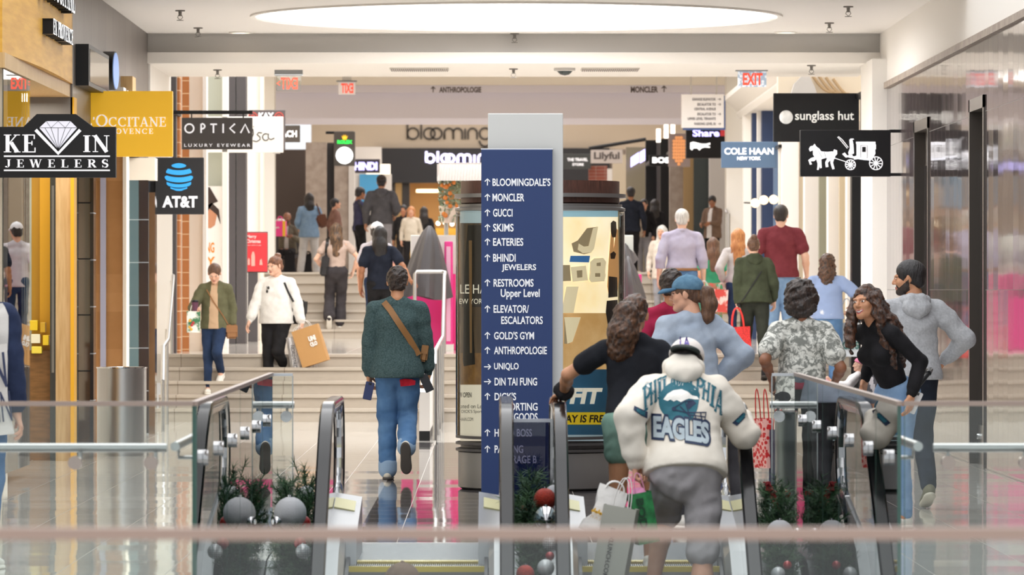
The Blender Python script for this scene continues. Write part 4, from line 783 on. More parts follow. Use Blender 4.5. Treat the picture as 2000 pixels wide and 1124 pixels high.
for (pts, m, r_) in (([(1144, 446), (1166, 443), (1158, 486), (1152, 494), (1138, 497), (1118, 492), (1114, 476), (1126, 470)], MES, r1), ([(1156, 446), (1166, 443), (1158, 486), (1152, 494), (1136, 495), (1126, 488), (1128, 476), (1138, 482), (1147, 481)], MET, r2),
        ([(1112, 500), (1150, 500), (1148, 513), (1110, 512)], mat('ad_blue_block', '#3f78b4', .4, emit=.3), r2), ([(1090, 518), (1111, 518), (1113, 549), (1090, 550)], MES, r1),
        ([(1112, 522), (1142, 519), (1146, 548), (1116, 551)], MET, r2), ([(1150, 512), (1158, 505), (1176, 504), (1182, 512), (1178, 522), (1181, 538), (1178, 550), (1152, 552), (1148, 546), (1152, 534)], MET, r2),
        ([(1124, 529), (1135, 528), (1135, 542), (1125, 543)], MES, r2+.002), ([(1163, 514), (1171, 513), (1171, 520), (1163, 520)], MES, r2+.002), ([(1160, 534), (1170, 534), (1170, 541), (1160, 541)], MES, r2+.002),
        ([(1104, 560), (1128, 560), (1118, 612), (1094, 612)], MET, r2), ([(1100, 620), (1112, 620), (1110, 672), (1100, 672)], MES, r2), ([(1100, 620), (1132, 620), (1126, 636), (1114, 640), (1116, 668), (1106, 672)], MET, r2+.001)):
    cylpoly('poster_block_letter', r_, pts, m, t, 2)
SKA = mat('ad_skin', '#d29a60', .5, emit=.4); SKD = mat('ad_sportswear', '#4b4441', .5)
cylpoly('poster_athlete', r2, [(1184, 560), (1186, 520), (1190, 470), (1192, 446), (1198, 446), (1197, 486), (1203, 486), (1202, 446), (1206, 450), (1207, 486), (1206, 515), (1208, 545), (1205, 570), (1186, 572)], SKA, t)
cylpoly('poster_sportswear', r2+.002, [(1187, 540), (1204, 542), (1205, 580), (1186, 582)], SKD, t); cylpoly('poster_sportswear', r2+.002, [(1183, 588), (1205, 586), (1206, 612), (1198, 645), (1186, 640), (1181, 610)], SKD, t); cylpoly('poster_ball', r2+.003, [(1191, 436), (1196, 431), (1202, 434), (1203, 452), (1201, 464), (1194, 464), (1191, 452)], mat('ball_dark', '#2e2a26', .4), t); cylpoly('poster_hair', r2+.004, [(1190, 496), (1197, 491), (1202, 496), (1199, 506), (1191, 506)], HRP, t)
adtext('GET FIT', 1018, 1172, 758, 790, IVO, .05, PR+.006, slant=.2)
cylpoly('poster_yellow_band', r2, [(1060, 806), (1206, 806), (1206, 830), (1060, 830)], mat('ad_yellow', '#f4cf1c', .5, emit=.2), t, 6)
adtext('YOUR FIRST DAY IS FREE!', 985, 1190, 811, 826, mat('ad_black', '#1c1a12', .5), .03, PR+.009, slant=.12)
# ------------------------------------------------------------------ pink kiosk on the landing
PNK = mat('kiosk_pink', '#ec3f94', .5); TRP = mat('tarp_grey', '#4a4648', .55, bump=.5, bscale=7)
Y = 64.8; t = thing('pink_kiosk', 'pink sales kiosk with white counter on the landing behind the advertising column', 'kiosk', (PX(1020, Y), Y, .78))
MB().box(PX(782, Y), PX(1256, Y), Y+.6, Y+2.6, .78, 1.75, .01).build('pink_body', PNK, t); MB().box(PX(868, Y), PX(884, Y), Y-.1, Y+.6, .78, PZ(472, Y), .01).build('pink_end_panel', PNK, t); MB().box(PX(872, Y), PX(880, Y), Y-.11, Y-.1, .9, PZ(482, Y)).build('pale_inset', mat('inset_pink', '#f2b6d2', .5), t)
MB().box(PX(800, Y), PX(1240, Y), Y+.7, Y+2.5, 1.75, 2.25, .01).build('white_counter', mat('counter_white', '#dfe3dd', .4), t)
MB().box(PX(862, Y), PX(886, Y), Y-.2, Y+.5, .78, .86).build('white_base', WHT, t)
b = MB(); n = 40; x0, x1 = PX(856, Y), PX(1085, Y); zt, zb = PZ(319, Y), PZ(352, Y)
for i in range(n): 
    xa, xb = x0+(x1-x0)*i/n, x0+(x1-x0)*(i+1)/n; b.add([(xa, Y+.5, zt), ((xa+xb)/2, Y+.48, zt), (xb, Y+.5, zt), (xa-.02, Y+.38, zb), ((xa+xb)/2-.02, Y+.34, zb), (xb-.02, Y+.38, zb)], [(0, 3, 4, 1), (1, 4, 5, 2)])
b.box(x0, x1, Y+.5, Y+2.3, zt-.01, zt+.02); b.box(x0-.02, x0, Y+.4, Y+2.3, zb, zt); b.build('pleated_canopy', mat('canopy_white', '#e3ddd8', .7), t)
for px in (870, 1075): MB().tube([(PX(px, Y), Y+1, 1.7), (PX(px, Y), Y+1, zt)], .03).build('canopy_post', STEEL, t, True)
def tarp(label, p0, p1, qt, qb, apex, Yt):
    """cover draped over display goods: folded cone standing on the counter"""
    b = MB(); n = 44; lev = 12; V = []; rr = random.Random(int(p0)); ph = [rr.random()*6 for _ in range(4)]
    cx0, cz = PX((p0+p1)/2, Yt), PZ(qb, Yt); W = (PX(p1, Yt)-PX(p0, Yt))/2; H = PZ(qt, Yt)-cz; ax = PX(apex, Yt)
    for j in range(lev+1):
        u = j/lev; 
        for i in range(n):
            a = 2*PI*i/n; fold = 1+.10*math.sin(5*a+ph[0]+u*1.5)*(1-u*.3)+.05*math.sin(11*a+ph[1]-u*3)
            r = (1-u)**.62*fold*.98+.07; xx = cx0+(ax-cx0)*u+W*r*math.cos(a); yy = Yt+.5+.5*r*math.sin(a); V.append((xx, yy, cz+H*u+.03*math.sin(3*a+ph[2])*(1-u)))
    Fs = [(j*n+i, j*n+(i+1) % n, (j+1)*n+(i+1) % n, (j+1)*n+i) for j in range(lev) for i in range(n)]+[tuple(lev*n+i for i in range(n))]
    o = b.add(V, Fs).build('dust_cover', TRP, None, True); return tag(o, label, 'cover', 'grey dust covers')
tarp('grey dust cover peaked over goods on the pink kiosk, left of the column', 783, 878, 440, 582, 838, 64.1)
tarp('grey dust cover over goods on the pink kiosk, right of the column', 1216, 1262, 500, 580, 1228, 64.0)
tarp('small dark dust cover over goods, higher one right of the column', 1206, 1246, 468, 512, 1222, 65.2)
Y = 65.6; t = thing('potted_topiary', 'potted bush with orange flowers under the white canopy', 'plant', (PX(878, Y), Y, 2.2))
MB().lathe([(.1, 0), (.14, .22), (.12, .22), (.1, .18), (1e-4, .18)], (PX(878, Y), Y, PZ(436, Y)), 20).build('pot', CRM, t, True)
b = MB(); rr = random.Random(5)
for k in range(420):
    a, c = rr.random()*2*PI, rr.random(); x = PX(880, Y)+(rr.random()-.5)*.3; z = PZ(434-c*88, Y); y = Y+(rr.random()-.5)*.3
    d = Vector((rr.gauss(0, 1), rr.gauss(0, 1), rr.gauss(0, 1))).normalized(); u = d.orthogonal().normalized(); s_ = .025+.02*rr.random(); p = Vector((x, y, z)); b.add([p-u*s_*.5, p+d*s_, p+u*s_*.5, p-d*s_], [(0, 1, 2, 3)])
b.build('foliage', mat('bush_green', '#7f8f72', .6, col2='#a8b59a', scale=9), t); b = MB()
for k in range(14): b.sphere((PX(862+rr.random()*34, Y), Y-.16, PZ(352+rr.random()*80, Y)), .02+.015*rr.random(), 8)
b.build('blossoms', mat('blossom_orange', '#d9863c', .6), t, 'all')
# ------------------------------------------------------------------ stair rails
def rail(label, pts, posts, r=.022):
    t = thing('stair_handrail', label, 'handrail', (pts[0][0], pts[0][1], 0)); MB().tube(pts, r, 12).build('rail', STEEL, t, True)
    for (x, y, z0, z1) in posts: MB().tube([(x, y, z0), (x, y, z1)], r*.9, 12).build('post', STEEL, t, True)
    return t
xr = -.60
rail('steel stair handrail beside the green sweater man', [(xr, 52, .02), (xr, 52, .80), (xr, 52.2, .93), (xr, 60, 1.0), (xr, 61.8, 1.72), (xr+.01, 62.0, 1.76), (xr-.03, 62.05, 1.77), (xr-.34, 62.05, 1.77), (xr-.36, 62.05, 1.74), (xr-.36, 62.05, .78)], [(xr, 54.5, 0, .94), (xr, 57, 0, .96), (xr, 59.6, 0, .98), (xr, 61.7, .78, 1.68)])
xl = -3.78
rail('steel wall handrail going up the left stairs', [(PX(318, 56), 56, .55), (PX(319, 57), 57, .92), (PX(323, 58), 58.5, .98), (PX(338, 61.5), 61.5, 1.68), (PX(338, 62), 62, 1.72)], [(PX(318, 56), 56, 0, .56), (PX(326, 59), 59, 0, 1.1), (PX(336, 61.4), 61.4, .6, 1.66)], .024)
rail('steel stair handrail by the black post on the right', [(PX(1757, 57), 57, .3), (PX(1757, 57), 57, .95), (PX(1753, 58), 58, 1.0), (PX(1735, 61), 61, 1.7), (PX(1735, 61.2), 61.2, 1.5)], [(PX(1750, 59), 59, 0, 1.2)], .024)
rail('thin steel handrail by the right bridge column', [(PX(1423, 82), 82, 1.83), (PX(1423, 82), 82, 2.75), (PX(1419, 84), 84, 2.85), (PX(1419, 84), 84, 1.83)], [], .03)
# red festive poster on a stand
Y = 75.5; t = thing('festive_poster', 'red poster with white wording on a grey stand', 'poster', (PX(502, Y), Y, .78))
panel(t, 'sheet', 481, 522, 455, 531, Y, mat('poster_red', '#d0323a', .5)); panel(t, 'frame', 479, 523, 453, 533, Y+.02, DKG, .05); MB().box(PX(484, Y), PX(503, Y), Y+.02, Y+.12, .78, PZ(533, Y)).build('stand', DKG, t)
pk = mat('poster_pink', '#f3c9c9', .5); txt(t, 'Merry', 482, 501, 459, 467, Y, pk, .03); txt(t, 'Christmas', 482, 509, 468, 475, Y, pk, .03); txt(t, 'warm wishes to you', 482, 510, 478, 481, Y, pk, 0)
polys(t, 'printed_bottles', [[(484, 518), (484, 508), (486, 504), (488, 508), (488, 518)], [(491, 520), (491, 500), (493, 492), (496, 492), (498, 500), (498, 520)], [(507, 518), (508, 508), (511, 506), (513, 518)]], Y, mat('printed_beige', '#d9a59a', .5))
# ------------------------------------------------------------------ escalators
RUB = mat('rubber_belt', '#121215', .13, spec=.2); DEK = mat('deck_steel', '#a3a5a7', .3, .9); EGL = glass('balustrade_glass', '#c9d2d4', 1.5)
TREAD = mat('tread_metal', '#8d8c88', .4, .8); YLW = mat('yellow_line', '#e6cf5a', .5); SKIRT = mat('skirt_black', '#2a2a2d', .4)
YT = 28.75                                            # where the incline begins
def steplev(y):
    k = .35
    d = YT-y
    return 0. if d <= -k else (-(d+k)**2/(4*k)*.577 if d < k else -.577*d)
def incl(y0, y1, n): return [y0+(y1-y0)*i/n for i in range(n+1)]
def rail_path(off):
    """y,z and outward normal of the handrail loop, far end last, set in by off"""
    P = []
    for y in incl(22.5, 30.62, 34):
        z = steplev(y)+.92; s_ = -.577 if y < YT-.35 else 0
        sl = (steplev(y+.02)-steplev(y-.02))/.04; L = math.hypot(1, sl); P.append((y+off*sl/L, z-off/L, -sl/L, 1/L))
    for i in range(1, 13):
        a = PI/2-PI*i/12; r = .315-off; P.append((30.62+r*math.cos(a), .605+r*math.sin(a), math.cos(a), math.sin(a)))
    for y, z in ((30.35, .26), (30.1, .17)): P.append((y, z+off, 0, -1))
    return P
def balustrade(x, side, t):
    belt = [(x-.04, .0), (x-.04, .018), (x-.03, .03), (x+.03, .03), (x+.04, .018), (x+.04, .0), (x+.03, -.012), (x-.03, -.012)]
    MB().sweep(rail_path(.03), belt).build('handrail_belt', RUB, t, True)
    MB().sweep(rail_path(.046), [(x-.03, 0), (x-.03, .006), (x+.03, .006), (x+.03, 0), (x+.02, -.03), (x-.02, -.03)]).build('belt_guide', CHR, t)
    # glass panel inside the loop
    p = rail_path(.07); top = p[:35]; b = MB(); V = []
    for q in p[:-2]: 
        zb = min(q[1], steplev(min(q[0], 30.5))+.14) if q[0] < 30.62 else .26
        V += [(x-.006, q[0], q[1]), (x+.006, q[0], q[1]), (x-.006, min(q[0], 30.75), zb), (x+.006, min(q[0], 30.75), zb)]
    n = len(p)-2; b.add(V, [f for i in range(n-1) for f in ((4*i, 4*i+2, 4*i+6, 4*i+4), (4*i+1, 4*i+5, 4*i+7, 4*i+3))]); b.build('glass_panel', EGL, t)
    # lower deck with its chrome moulding, and the belt inlet box
    path = [(y, steplev(y)+.0, 0, 1) for y in incl(22.5, 29.9, 30)]
    MB().sweep(path, [(x-.10, .02), (x-.10, .13), (x-.07, .17), (x+.07, .17), (x+.10, .13), (x+.10, .02)]).build('lower_deck', DEK, t)
    MB().sweep(path, [(x+side*.105, -.25), (x+side*.105, .05), (x+side*.125, .05), (x+side*.125, -.25)]).build('skirt_panel', SKIRT, t)
    b = MB(); x2 = x+side*.16; xa, xb = min(x-side*.02, x2), max(x-side*.02, x2)
    b.add([(xa, 29.0, -.02), (xb, 29.0, -.02), (xb, 30.35, .0), (xa, 30.35, .0), (xa, 29.02, .20), (xb, 29.02, .17), (xb, 30.3, .33), (xa, 30.3, .36)], [(0, 3, 2, 1), (4, 5, 6, 7), (0, 1, 5, 4), (1, 2, 6, 5), (2, 3, 7, 6), (3, 0, 4, 7)])
    bx = b.build('belt_inlet', DEK, t)
    b = MB(); b.add([(xa+.03, 29.75, .275), (xb-.03, 29.75, .252), (xb-.03, 30.1, .292), (xa+.03, 30.1, .316)], [(0, 1, 2, 3)]); v0 = b.v; b.v = [(v[0], v[1], v[2]+.02) for v in v0]; b.add(v0, [(3, 2, 1, 0)]); b.f += [(0, 1, 5, 4), (1, 2, 6, 5), (2, 3, 7, 6), (3, 0, 4, 7)]; b.mi += [0]*4
    b.build('warning_label', mat('label_yellow', '#d8d3a0', .5), bx)
def escalator(label, xa, xb):
    t = thing('escalator', label, 'escalator', ((xa+xb)/2, 29.2, 0), 'escalators')
    balustrade(xa, 1, t); balustrade(xb, -1, t)
    b = MB(); b.box(xa+.12, xb-.12, 29.25, 31.4, -.3, .004); 
    for k in range(26): y = 29.3+k*.08; b.box(xa+.13, xb-.13, y, y+.012, .004, .0065)
    b.build('landing_plate', mat('landing_steel', '#c3c6c9', .25, .7), t)
    b = MB(); n = 64
    for k in range(n): x = xa+.13+(xb-xa-.26)*k/n; b.box(x, x+.006, 29.06, 29.25, -.02, .012)
    b.box(xa+.12, xb-.12, 29.14, 29.25, -.03, .0085); b.build('comb_plate', mat('comb_yellow', '#d9c671', .4, .2), t)
    for i in range(12):
        y1 = 29.14-i*.4; y0 = y1-.4; z = steplev((y0+y1)/2-.1) if i else 0.
        z = round(z/.001)*.001; s_ = MB(); s_.box(xa+.125, xb-.125, y0+.004, y1-.004, z-.20, z-.012)
        for k in range(n): x = xa+.13+(xb-xa-.26)*k/n; s_.box(x, x+.0065, y0+.004, y1-.004, z-.012, z-.001); s_.box(x, x+.0065, y0-.006, y0+.004, z-.20, z-.03)
        so = s_.build('step', TREAD, t); MB().box(xa+.125, xb-.125, y0+.001, y0+.03, z-.03, z+.001).build('step_nosing', YLW, so)
    MB().sweep([(y, steplev(y)-.35, 0, 1) for y in incl(22.5, 31.3, 20)], [(xa-.1, -.6), (xa-.1, .1), (xb+.1, .1), (xb+.1, -.6)]).build('truss', SKIRT, t)
    return t
escalator('left escalator coming up to the landing, nobody on its upper end', -.94, .07)
escalator('right escalator with the cream hoodie man at its top', .37, 1.39)
def deckfill(x0, x1, lab):
    b = MB(); b.sweep([(y, steplev(y)+.0, 0, 1) for y in incl(22.5, 30.9, 30)], [(x0, -.1), (x0, .035), (x1, .035), (x1, -.1)]); o = b.build('deck_plate', mat('deck_panel', '#8f9294', .25, .8)); return tag(o, lab, 'deck')
deckfill(-1.28, -1.05, 'sloping steel deck between the left glass wall and the left escalator'); deckfill(.18, .26, 'narrow steel deck between the two escalators'); deckfill(1.50, 1.72, 'sloping steel deck between the right escalator and the right glass wall')
o = thing('divider_panel', 'smoky glass divider panel between the two escalators', 'panel', (.22, 30.55, .1)); MB().box(.10, .345, 30.54, 30.555, .12, .775).build('glass_pane', GLP, o); MB().box(.10, .345, 30.53, 30.565, .765, .785).build('top_trim', mat('trim_pale', '#c9ccd6', .3, .4), o); MB().box(.335, .35, 30.5, 30.58, .1, .785).build('chrome_post', CHR, o)
for x0, x1 in ((-1.45, -1.31), (1.75, 1.9)): struct(MB().box(x0, x1, 22.12, 31.4, -5, -.352).build('wall_pit', WHT))
struct(MB().box(-1.31, 1.75, 31.4, 31.6, -5, -.352).build('wall_pit_end', WHT))
for x0, x1 in ((-7, -1.31), (1.75, 7)): struct(MB().box(x0, x1, 22.0, 22.12, -.5, 0.0).build('trim_edge', mat('slab_edge', '#cfcac4', .6)))
# ------------------------------------------------------------------ glass balustrades round the opening
def cap_box(b, x0, x1, y0, y1, z=1.055, h=.02): b.box(x0, x1, y0, y1, z, z+h)
def glass_rail_x(t, xs, Y, z0=0.0):
    for a, c in zip(xs[:-1], xs[1:]):
        p = MB().box(a+.004, c-.004, Y-.008, Y+.008, z0, 1.055).build('glass_panel', GLS, t)
        for (q0, q1) in ((a+.002, a+.0045), (c-.0045, c-.002)): MB().box(q0, q1, Y-.0085, Y+.0085, z0, 1.055).build('panel_edge', GLE, p)
    b = MB(); cap_box(b, xs[0], xs[-1], Y-.014, Y+.014); b.build('top_cap', BRZ, t)
    MB().box(xs[0], xs[-1], Y-.03, Y+.03, 0.0, .09).build('shoe_channel', STEEL, t)
def disc(t, c, axis, r=.03, d=.025, m=None, name='standoff'):
    b = MB(); v = Vector(axis); b.tube([Vector(c)-v*d, Vector(c)+v*d], r, 20); return b.build(name, m or mat('standoff_bronze', '#a89a92', .15, 1.), t, True)
def lateral(label, xs, tube0, tube1, discs):
    t = thing('glass_railing', label, 'railing', ((xs[0]+xs[-1])/2, 22.1, 0), 'glass railings'); glass_rail_x(t, xs, 22.1)
    MB().tube([(tube0, 22.24, .87), (tube1, 22.24, .87)], .02, 14).build('handrail_tube', STEEL, t, True)
    for px in discs:
        x = PX(px, 22.1); disc(t, (x, 22.1, .81), (0, 1, 0), .03, .02); MB().tube([(x, 22.1, .81), (x+.012, 22.24, .815), (x+.012, 22.24, .86)], .008, 8).build('bracket', STEEL, t, True)
lateral('glass railing running left from the escalator opening', [-1.298-1.25*k for k in range(4, -1, -1)], -6.2, PX(326, 22.24), [147, 295, -60])
lateral('glass railing running right from the escalator opening', [1.768+1.25*k for k in range(5)], PX(1823, 22.24), 6.6, [1852, 2003, 2120])
def sidewall(label, X, out, ret_to):
    t = thing('glass_railing', label, 'railing', (X, 26, 0), 'glass railings'); n = 6; y0, y1 = 22.13, 29.7; L = (y1-y0)/n
    for k in range(n):
        a, c = y0+k*L, y0+(k+1)*L; p = MB().box(X-.008, X+.008, a+.005, c-.005, -.25, 1.055).build('glass_panel', GLS, t)
        for (q0, q1) in ((a+.0025, a+.006), (c-.006, c-.0025)): MB().box(X-.0085, X+.0085, q0, q1, -.25, 1.055).build('panel_edge', GLE, p)
    b = MB(); cap_box(b, X-.014, X+.014, y0-.02, y1+.01); b.build('top_cap', BRZ, t)
    x0, x1 = min(X, ret_to), max(X, ret_to); p = MB().box(x0, x1, y1, y1+.016, 0, 1.055).build('glass_panel', GLS, t); MB().box(ret_to-.003, ret_to+.003, y1-.001, y1+.017, 0, 1.055).build('panel_edge', mat('edge_pale_steel', '#b9c2c2', .2, .6), p)
    b = MB(); cap_box(b, x0, x1+.0, y1-.01, y1+.022, 1.055, .016); b.build('top_cap', mat('cap_pale', '#c9cdd0', .3, .6), t)
    xt = X+out*.10
    MB().tube([(xt, 22.35, .872), (xt, 29.6, .872)], .021, 14).build('handrail_tube', STEEL, t, True)
    for k in range(6):
        y = 22.62+k*1.27
        for q, xx in enumerate((X+out*.02, X-out*.02)): disc(t, (xx, y, .815), (1, 0, 0), .034, .011, CHR)
        MB().tube([(X, y, .815), (xt, y, .815), (xt, y, .86)], .009, 8).build('bracket', STEEL, t, True)
    MB().tube([(X+out*.13, y1+.12, .885), (ret_to-out*.005, y1+.12, .885)], .021, 14).build('handrail_tube', STEEL, t, True)
    xm = (X*.3+ret_to*.7); disc(t, (xm, y1, .82), (0, 1, 0), .033, .02, CHR); MB().tube([(xm, y1, .82), (xm, y1+.12, .83), (xm, y1+.12, .87)], .008, 8).build('bracket', STEEL, t, True)
sidewall('clamped glass wall along the left side of the escalators', -1.293, -1, -1.168)
sidewall('clamped glass wall along the right side of the escalators', 1.752, 1, 1.612)
t = thing('glass_railing', 'blurred glass railing crossing the foreground', 'railing', (0, 10.3, 0), 'glass railings')
for a, c in ((-4, -1.6), (-1.6, 1.55), (1.55, 4)): MB().box(a+.004, c-.004, 10.29, 10.306, 0, 1.06).build('glass_panel', GLS, t)
MB().box(-4, 4, 10.28, 10.316, 1.055, 1.08).build('top_cap', mat('front_cap', '#b59c8f', .4, .5), t); MB().box(-4, 4, 10.26, 10.33, 0, .1).build('shoe_channel', STEEL, t)
# ------------------------------------------------------------------ bins
def trash_bin(label, x, y, r, h):
    t = thing('trash_bin', label, 'bin', (x, y, 0), 'steel bins'); MB().lathe([(1e-4, .02), (r-.012, .02), (r-.012, .0), (r, .0), (r, h-.012)], (x, y, 0), 48).build('body', STEEL, t, True)
    MB().lathe([(r, h-.014), (r+.006, h-.012), (r+.006, h), (r-.02, h), (r-.03, h-.04)], (x, y, 0), 48).build('rim', CHR, t, True); MB().lathe([(r-.02, .1), (r-.02, h-.03), (r-.05, h-.03), (r-.05, .1)], (x, y, 0), 40).build('liner', mat('liner_dark', '#1f1f20', .6), t, True)
trash_bin('steel trash bin in front of the oak plank pier, far left', PX(238, 48), 48, .232, .83)
trash_bin('steel trash bin behind the right glass wall', PX(1592, 30.6), 30.6, .24, .83)
# ------------------------------------------------------------------ festive garlands and baubles
PINE = mat('pine_green', '#24442f', .6, col2='#4d7047', scale=16)
def garland(label, x, spots, seed, w_=.09, lim=(-9, 9), y0=26.0, y1=29.5, dens=1.0):
    """pine garland lying along the deck: stems bristling with thin needles; spots are thicker tufts (y, dx, height)"""
    rr = random.Random(seed); V = []; Fc = []
    def needle(p, d, L, wd):
        u = d.orthogonal().normalized()*wd; n = len(V); V.extend([p-u, p+d*L, p+u]); Fc.append((n, n+1, n+2))
    def sprig(p, d, L):
        for k in range(int(26*dens)):
            q = p+d*L*(k/26/dens); r_ = Vector((rr.gauss(0, 1), rr.gauss(0, 1), rr.gauss(0, 1))).normalized(); nd = (d*.8+r_).normalized(); needle(q, nd, .05+.02*rr.random(), .0028)
        n = len(V); u = d.orthogonal().normalized()*.003; V.extend([p-u, p+u, p+d*L+u, p+d*L-u]); Fc.append((n, n+1, n+2, n+3))
    y = y0
    while y < y1:
        for k in range(5):
            p = Vector((x+rr.uniform(-w_, w_)*.5, y+rr.uniform(-.05, .05), steplev(y)+.05+rr.random()*.12)); d = Vector((rr.uniform(-.6, .6), rr.uniform(-.6, .6), rr.uniform(.0, .9))).normalized(); sprig(p, d, .10+.06*rr.random())
        y += .06
    for (ys, dx, hh) in spots:
        for k in range(52):
            p = Vector((x+dx+rr.uniform(-.03, .03), ys+rr.uniform(-.1, .1), steplev(ys)+.06+rr.random()*hh*.65)); d = Vector((rr.uniform(-.7, .7), rr.uniform(-.5, .5), rr.uniform(.1, 1.))).normalized(); sprig(p, d, .08+.06*rr.random())
    o = MB().add([(min(max(v[0], lim[0]), lim[1]), v[1], v[2]) for v in V], Fc).build('pine_garland', PINE); return tag(o, label, 'garland', 'pine garlands')
garland('pine garland with baubles along the left glass wall', -1.15, [(29.25, .06, .62), (29.35, -.04, .55), (29.1, .1, .5), (28.5, .06, .35)], 1, lim=(-1.28, -1.0))
garland('pine garland with baubles between the two escalators', .215, [(29.35, .0, .62), (29.0, -.05, .42), (28.6, -.03, .3), (28.2, 0, .3)], 2, .07)
garland('pine garland with baubles along the right glass wall', 1.60, [(29.3, -.02, .52), (29.1, .04, .46), (28.4, 0, .3)], 3, lim=(1.44, 1.74))
GSL = mat('glitter_silver', '#dcdce0', .5, .0, bump=.5, bscale=260); GRD = mat('glitter_red', '#e0401f', .35, .15, col2='#a82212', scale=160, bump=.8, bscale=220); MSL = mat('mirror_silver', '#dcdcde', .06, 1.); MRD = mat('shiny_red', '#b81f20', .15, .2, coat=.6); DSL = tiled('disco_silver', '#c9cacc', '#f0f0f2', .012, .012, .12, .08, 'XZ', .002, '#77787a', metal=.3); PSL = mat('pearl_silver', '#d6d8da', .3, .2)
def bauble(label, px, py, rpx, Y, m):
    c = (PX(px, Y), Y, PZ(py, Y)); r = rpx*Y/F; t = thing('bauble', label, 'bauble', c, 'festive baubles'); MB().sphere(c, r, 26).build('ball', m, t, 'all'); MB().tube([(c[0], c[1], c[2]+r*.96), (c[0], c[1], c[2]+r*1.12)], r*.16, 10).build('cap', CHR, t, True)
for a in (('large glitter silver bauble on the left garland', 567, 1003, 32, 28.7, GSL), ('shiny red bauble low on the left garland beside the silver one', 590, 1024, 18, 28.75, MRD), ('small clear silver bauble on the left garland', 540, 1020, 11, 28.6, MSL), ('white and silver bauble behind the left escalator rail', 598, 965, 16, 29.2, PSL), ('faceted silver bauble at the bottom of the left garland', 592, 1078, 15, 28.0, DSL), ('red bauble at the bottom of the left garland', 586, 1062, 12, 28.3, MRD),
          ('red glitter bauble between the escalators', 1064, 976, 22, 29.1, GRD), ('silver glitter bauble behind the red glitter one', 1084, 968, 21, 29.3, GSL), ('large mirror silver bauble between the escalators', 1066, 1013, 24, 28.8, MSL), ('small orange red bauble in the middle garland', 1023, 995, 8, 29.0, MRD), ('tiny red bauble in the middle garland', 1036, 991, 6, 29.1, MRD), ('faceted mirror bauble between the escalators below the rail line', 1076, 1062, 17, 28.4, DSL), ('pearl silver bauble near the bottom edge between the escalators', 1066, 1110, 17, 28.0, PSL), ('crinkled red bauble at the bottom edge between the escalators', 1026, 1122, 18, 27.9, GRD), ('dull red bauble in the shaded middle garland', 1074, 1087, 9, 28.3, MRD),
          ('large glitter silver bauble on the right garland', 1523, 1043, 27, 28.65, GSL), ('small mirror bauble right of the large silver one', 1559, 1042, 11, 28.6, MSL), ('shiny red bauble high on the right garland', 1536, 965, 9, 29.4, MRD), ('red bauble at the bottom of the right garland', 1538, 1105, 9, 28.1, MRD), ('pale bauble at the bottom of the right garland', 1520, 1122, 14, 27.9, PSL)): bauble(*a)
rr = random.Random(9); b = MB()
for k in range(9):
    Y = 29.2; x0 = 1512+rr.uniform(-3, 3); pts = [(PX(x0-14*u*u-4*math.sin(u*3+k)+8*(1-u), Y), Y+rr.uniform(-.01, .01), PZ(1010-64*u, Y)) for u in [i/7 for i in range(8)]]; b.tube(pts, .004, 5)
    for p in pts[2:]:
        for q in range(3): b.sphere((p[0]+rr.uniform(-.012, .012), p[1]+rr.uniform(-.012, .012), p[2]+rr.uniform(-.01, .01)), .006, 6)
tag(b.build('berry_branch', mat('berry_red', '#9c1820', .4), None, 'all'), 'dark red berry branch beside the right escalator rail', 'branch')
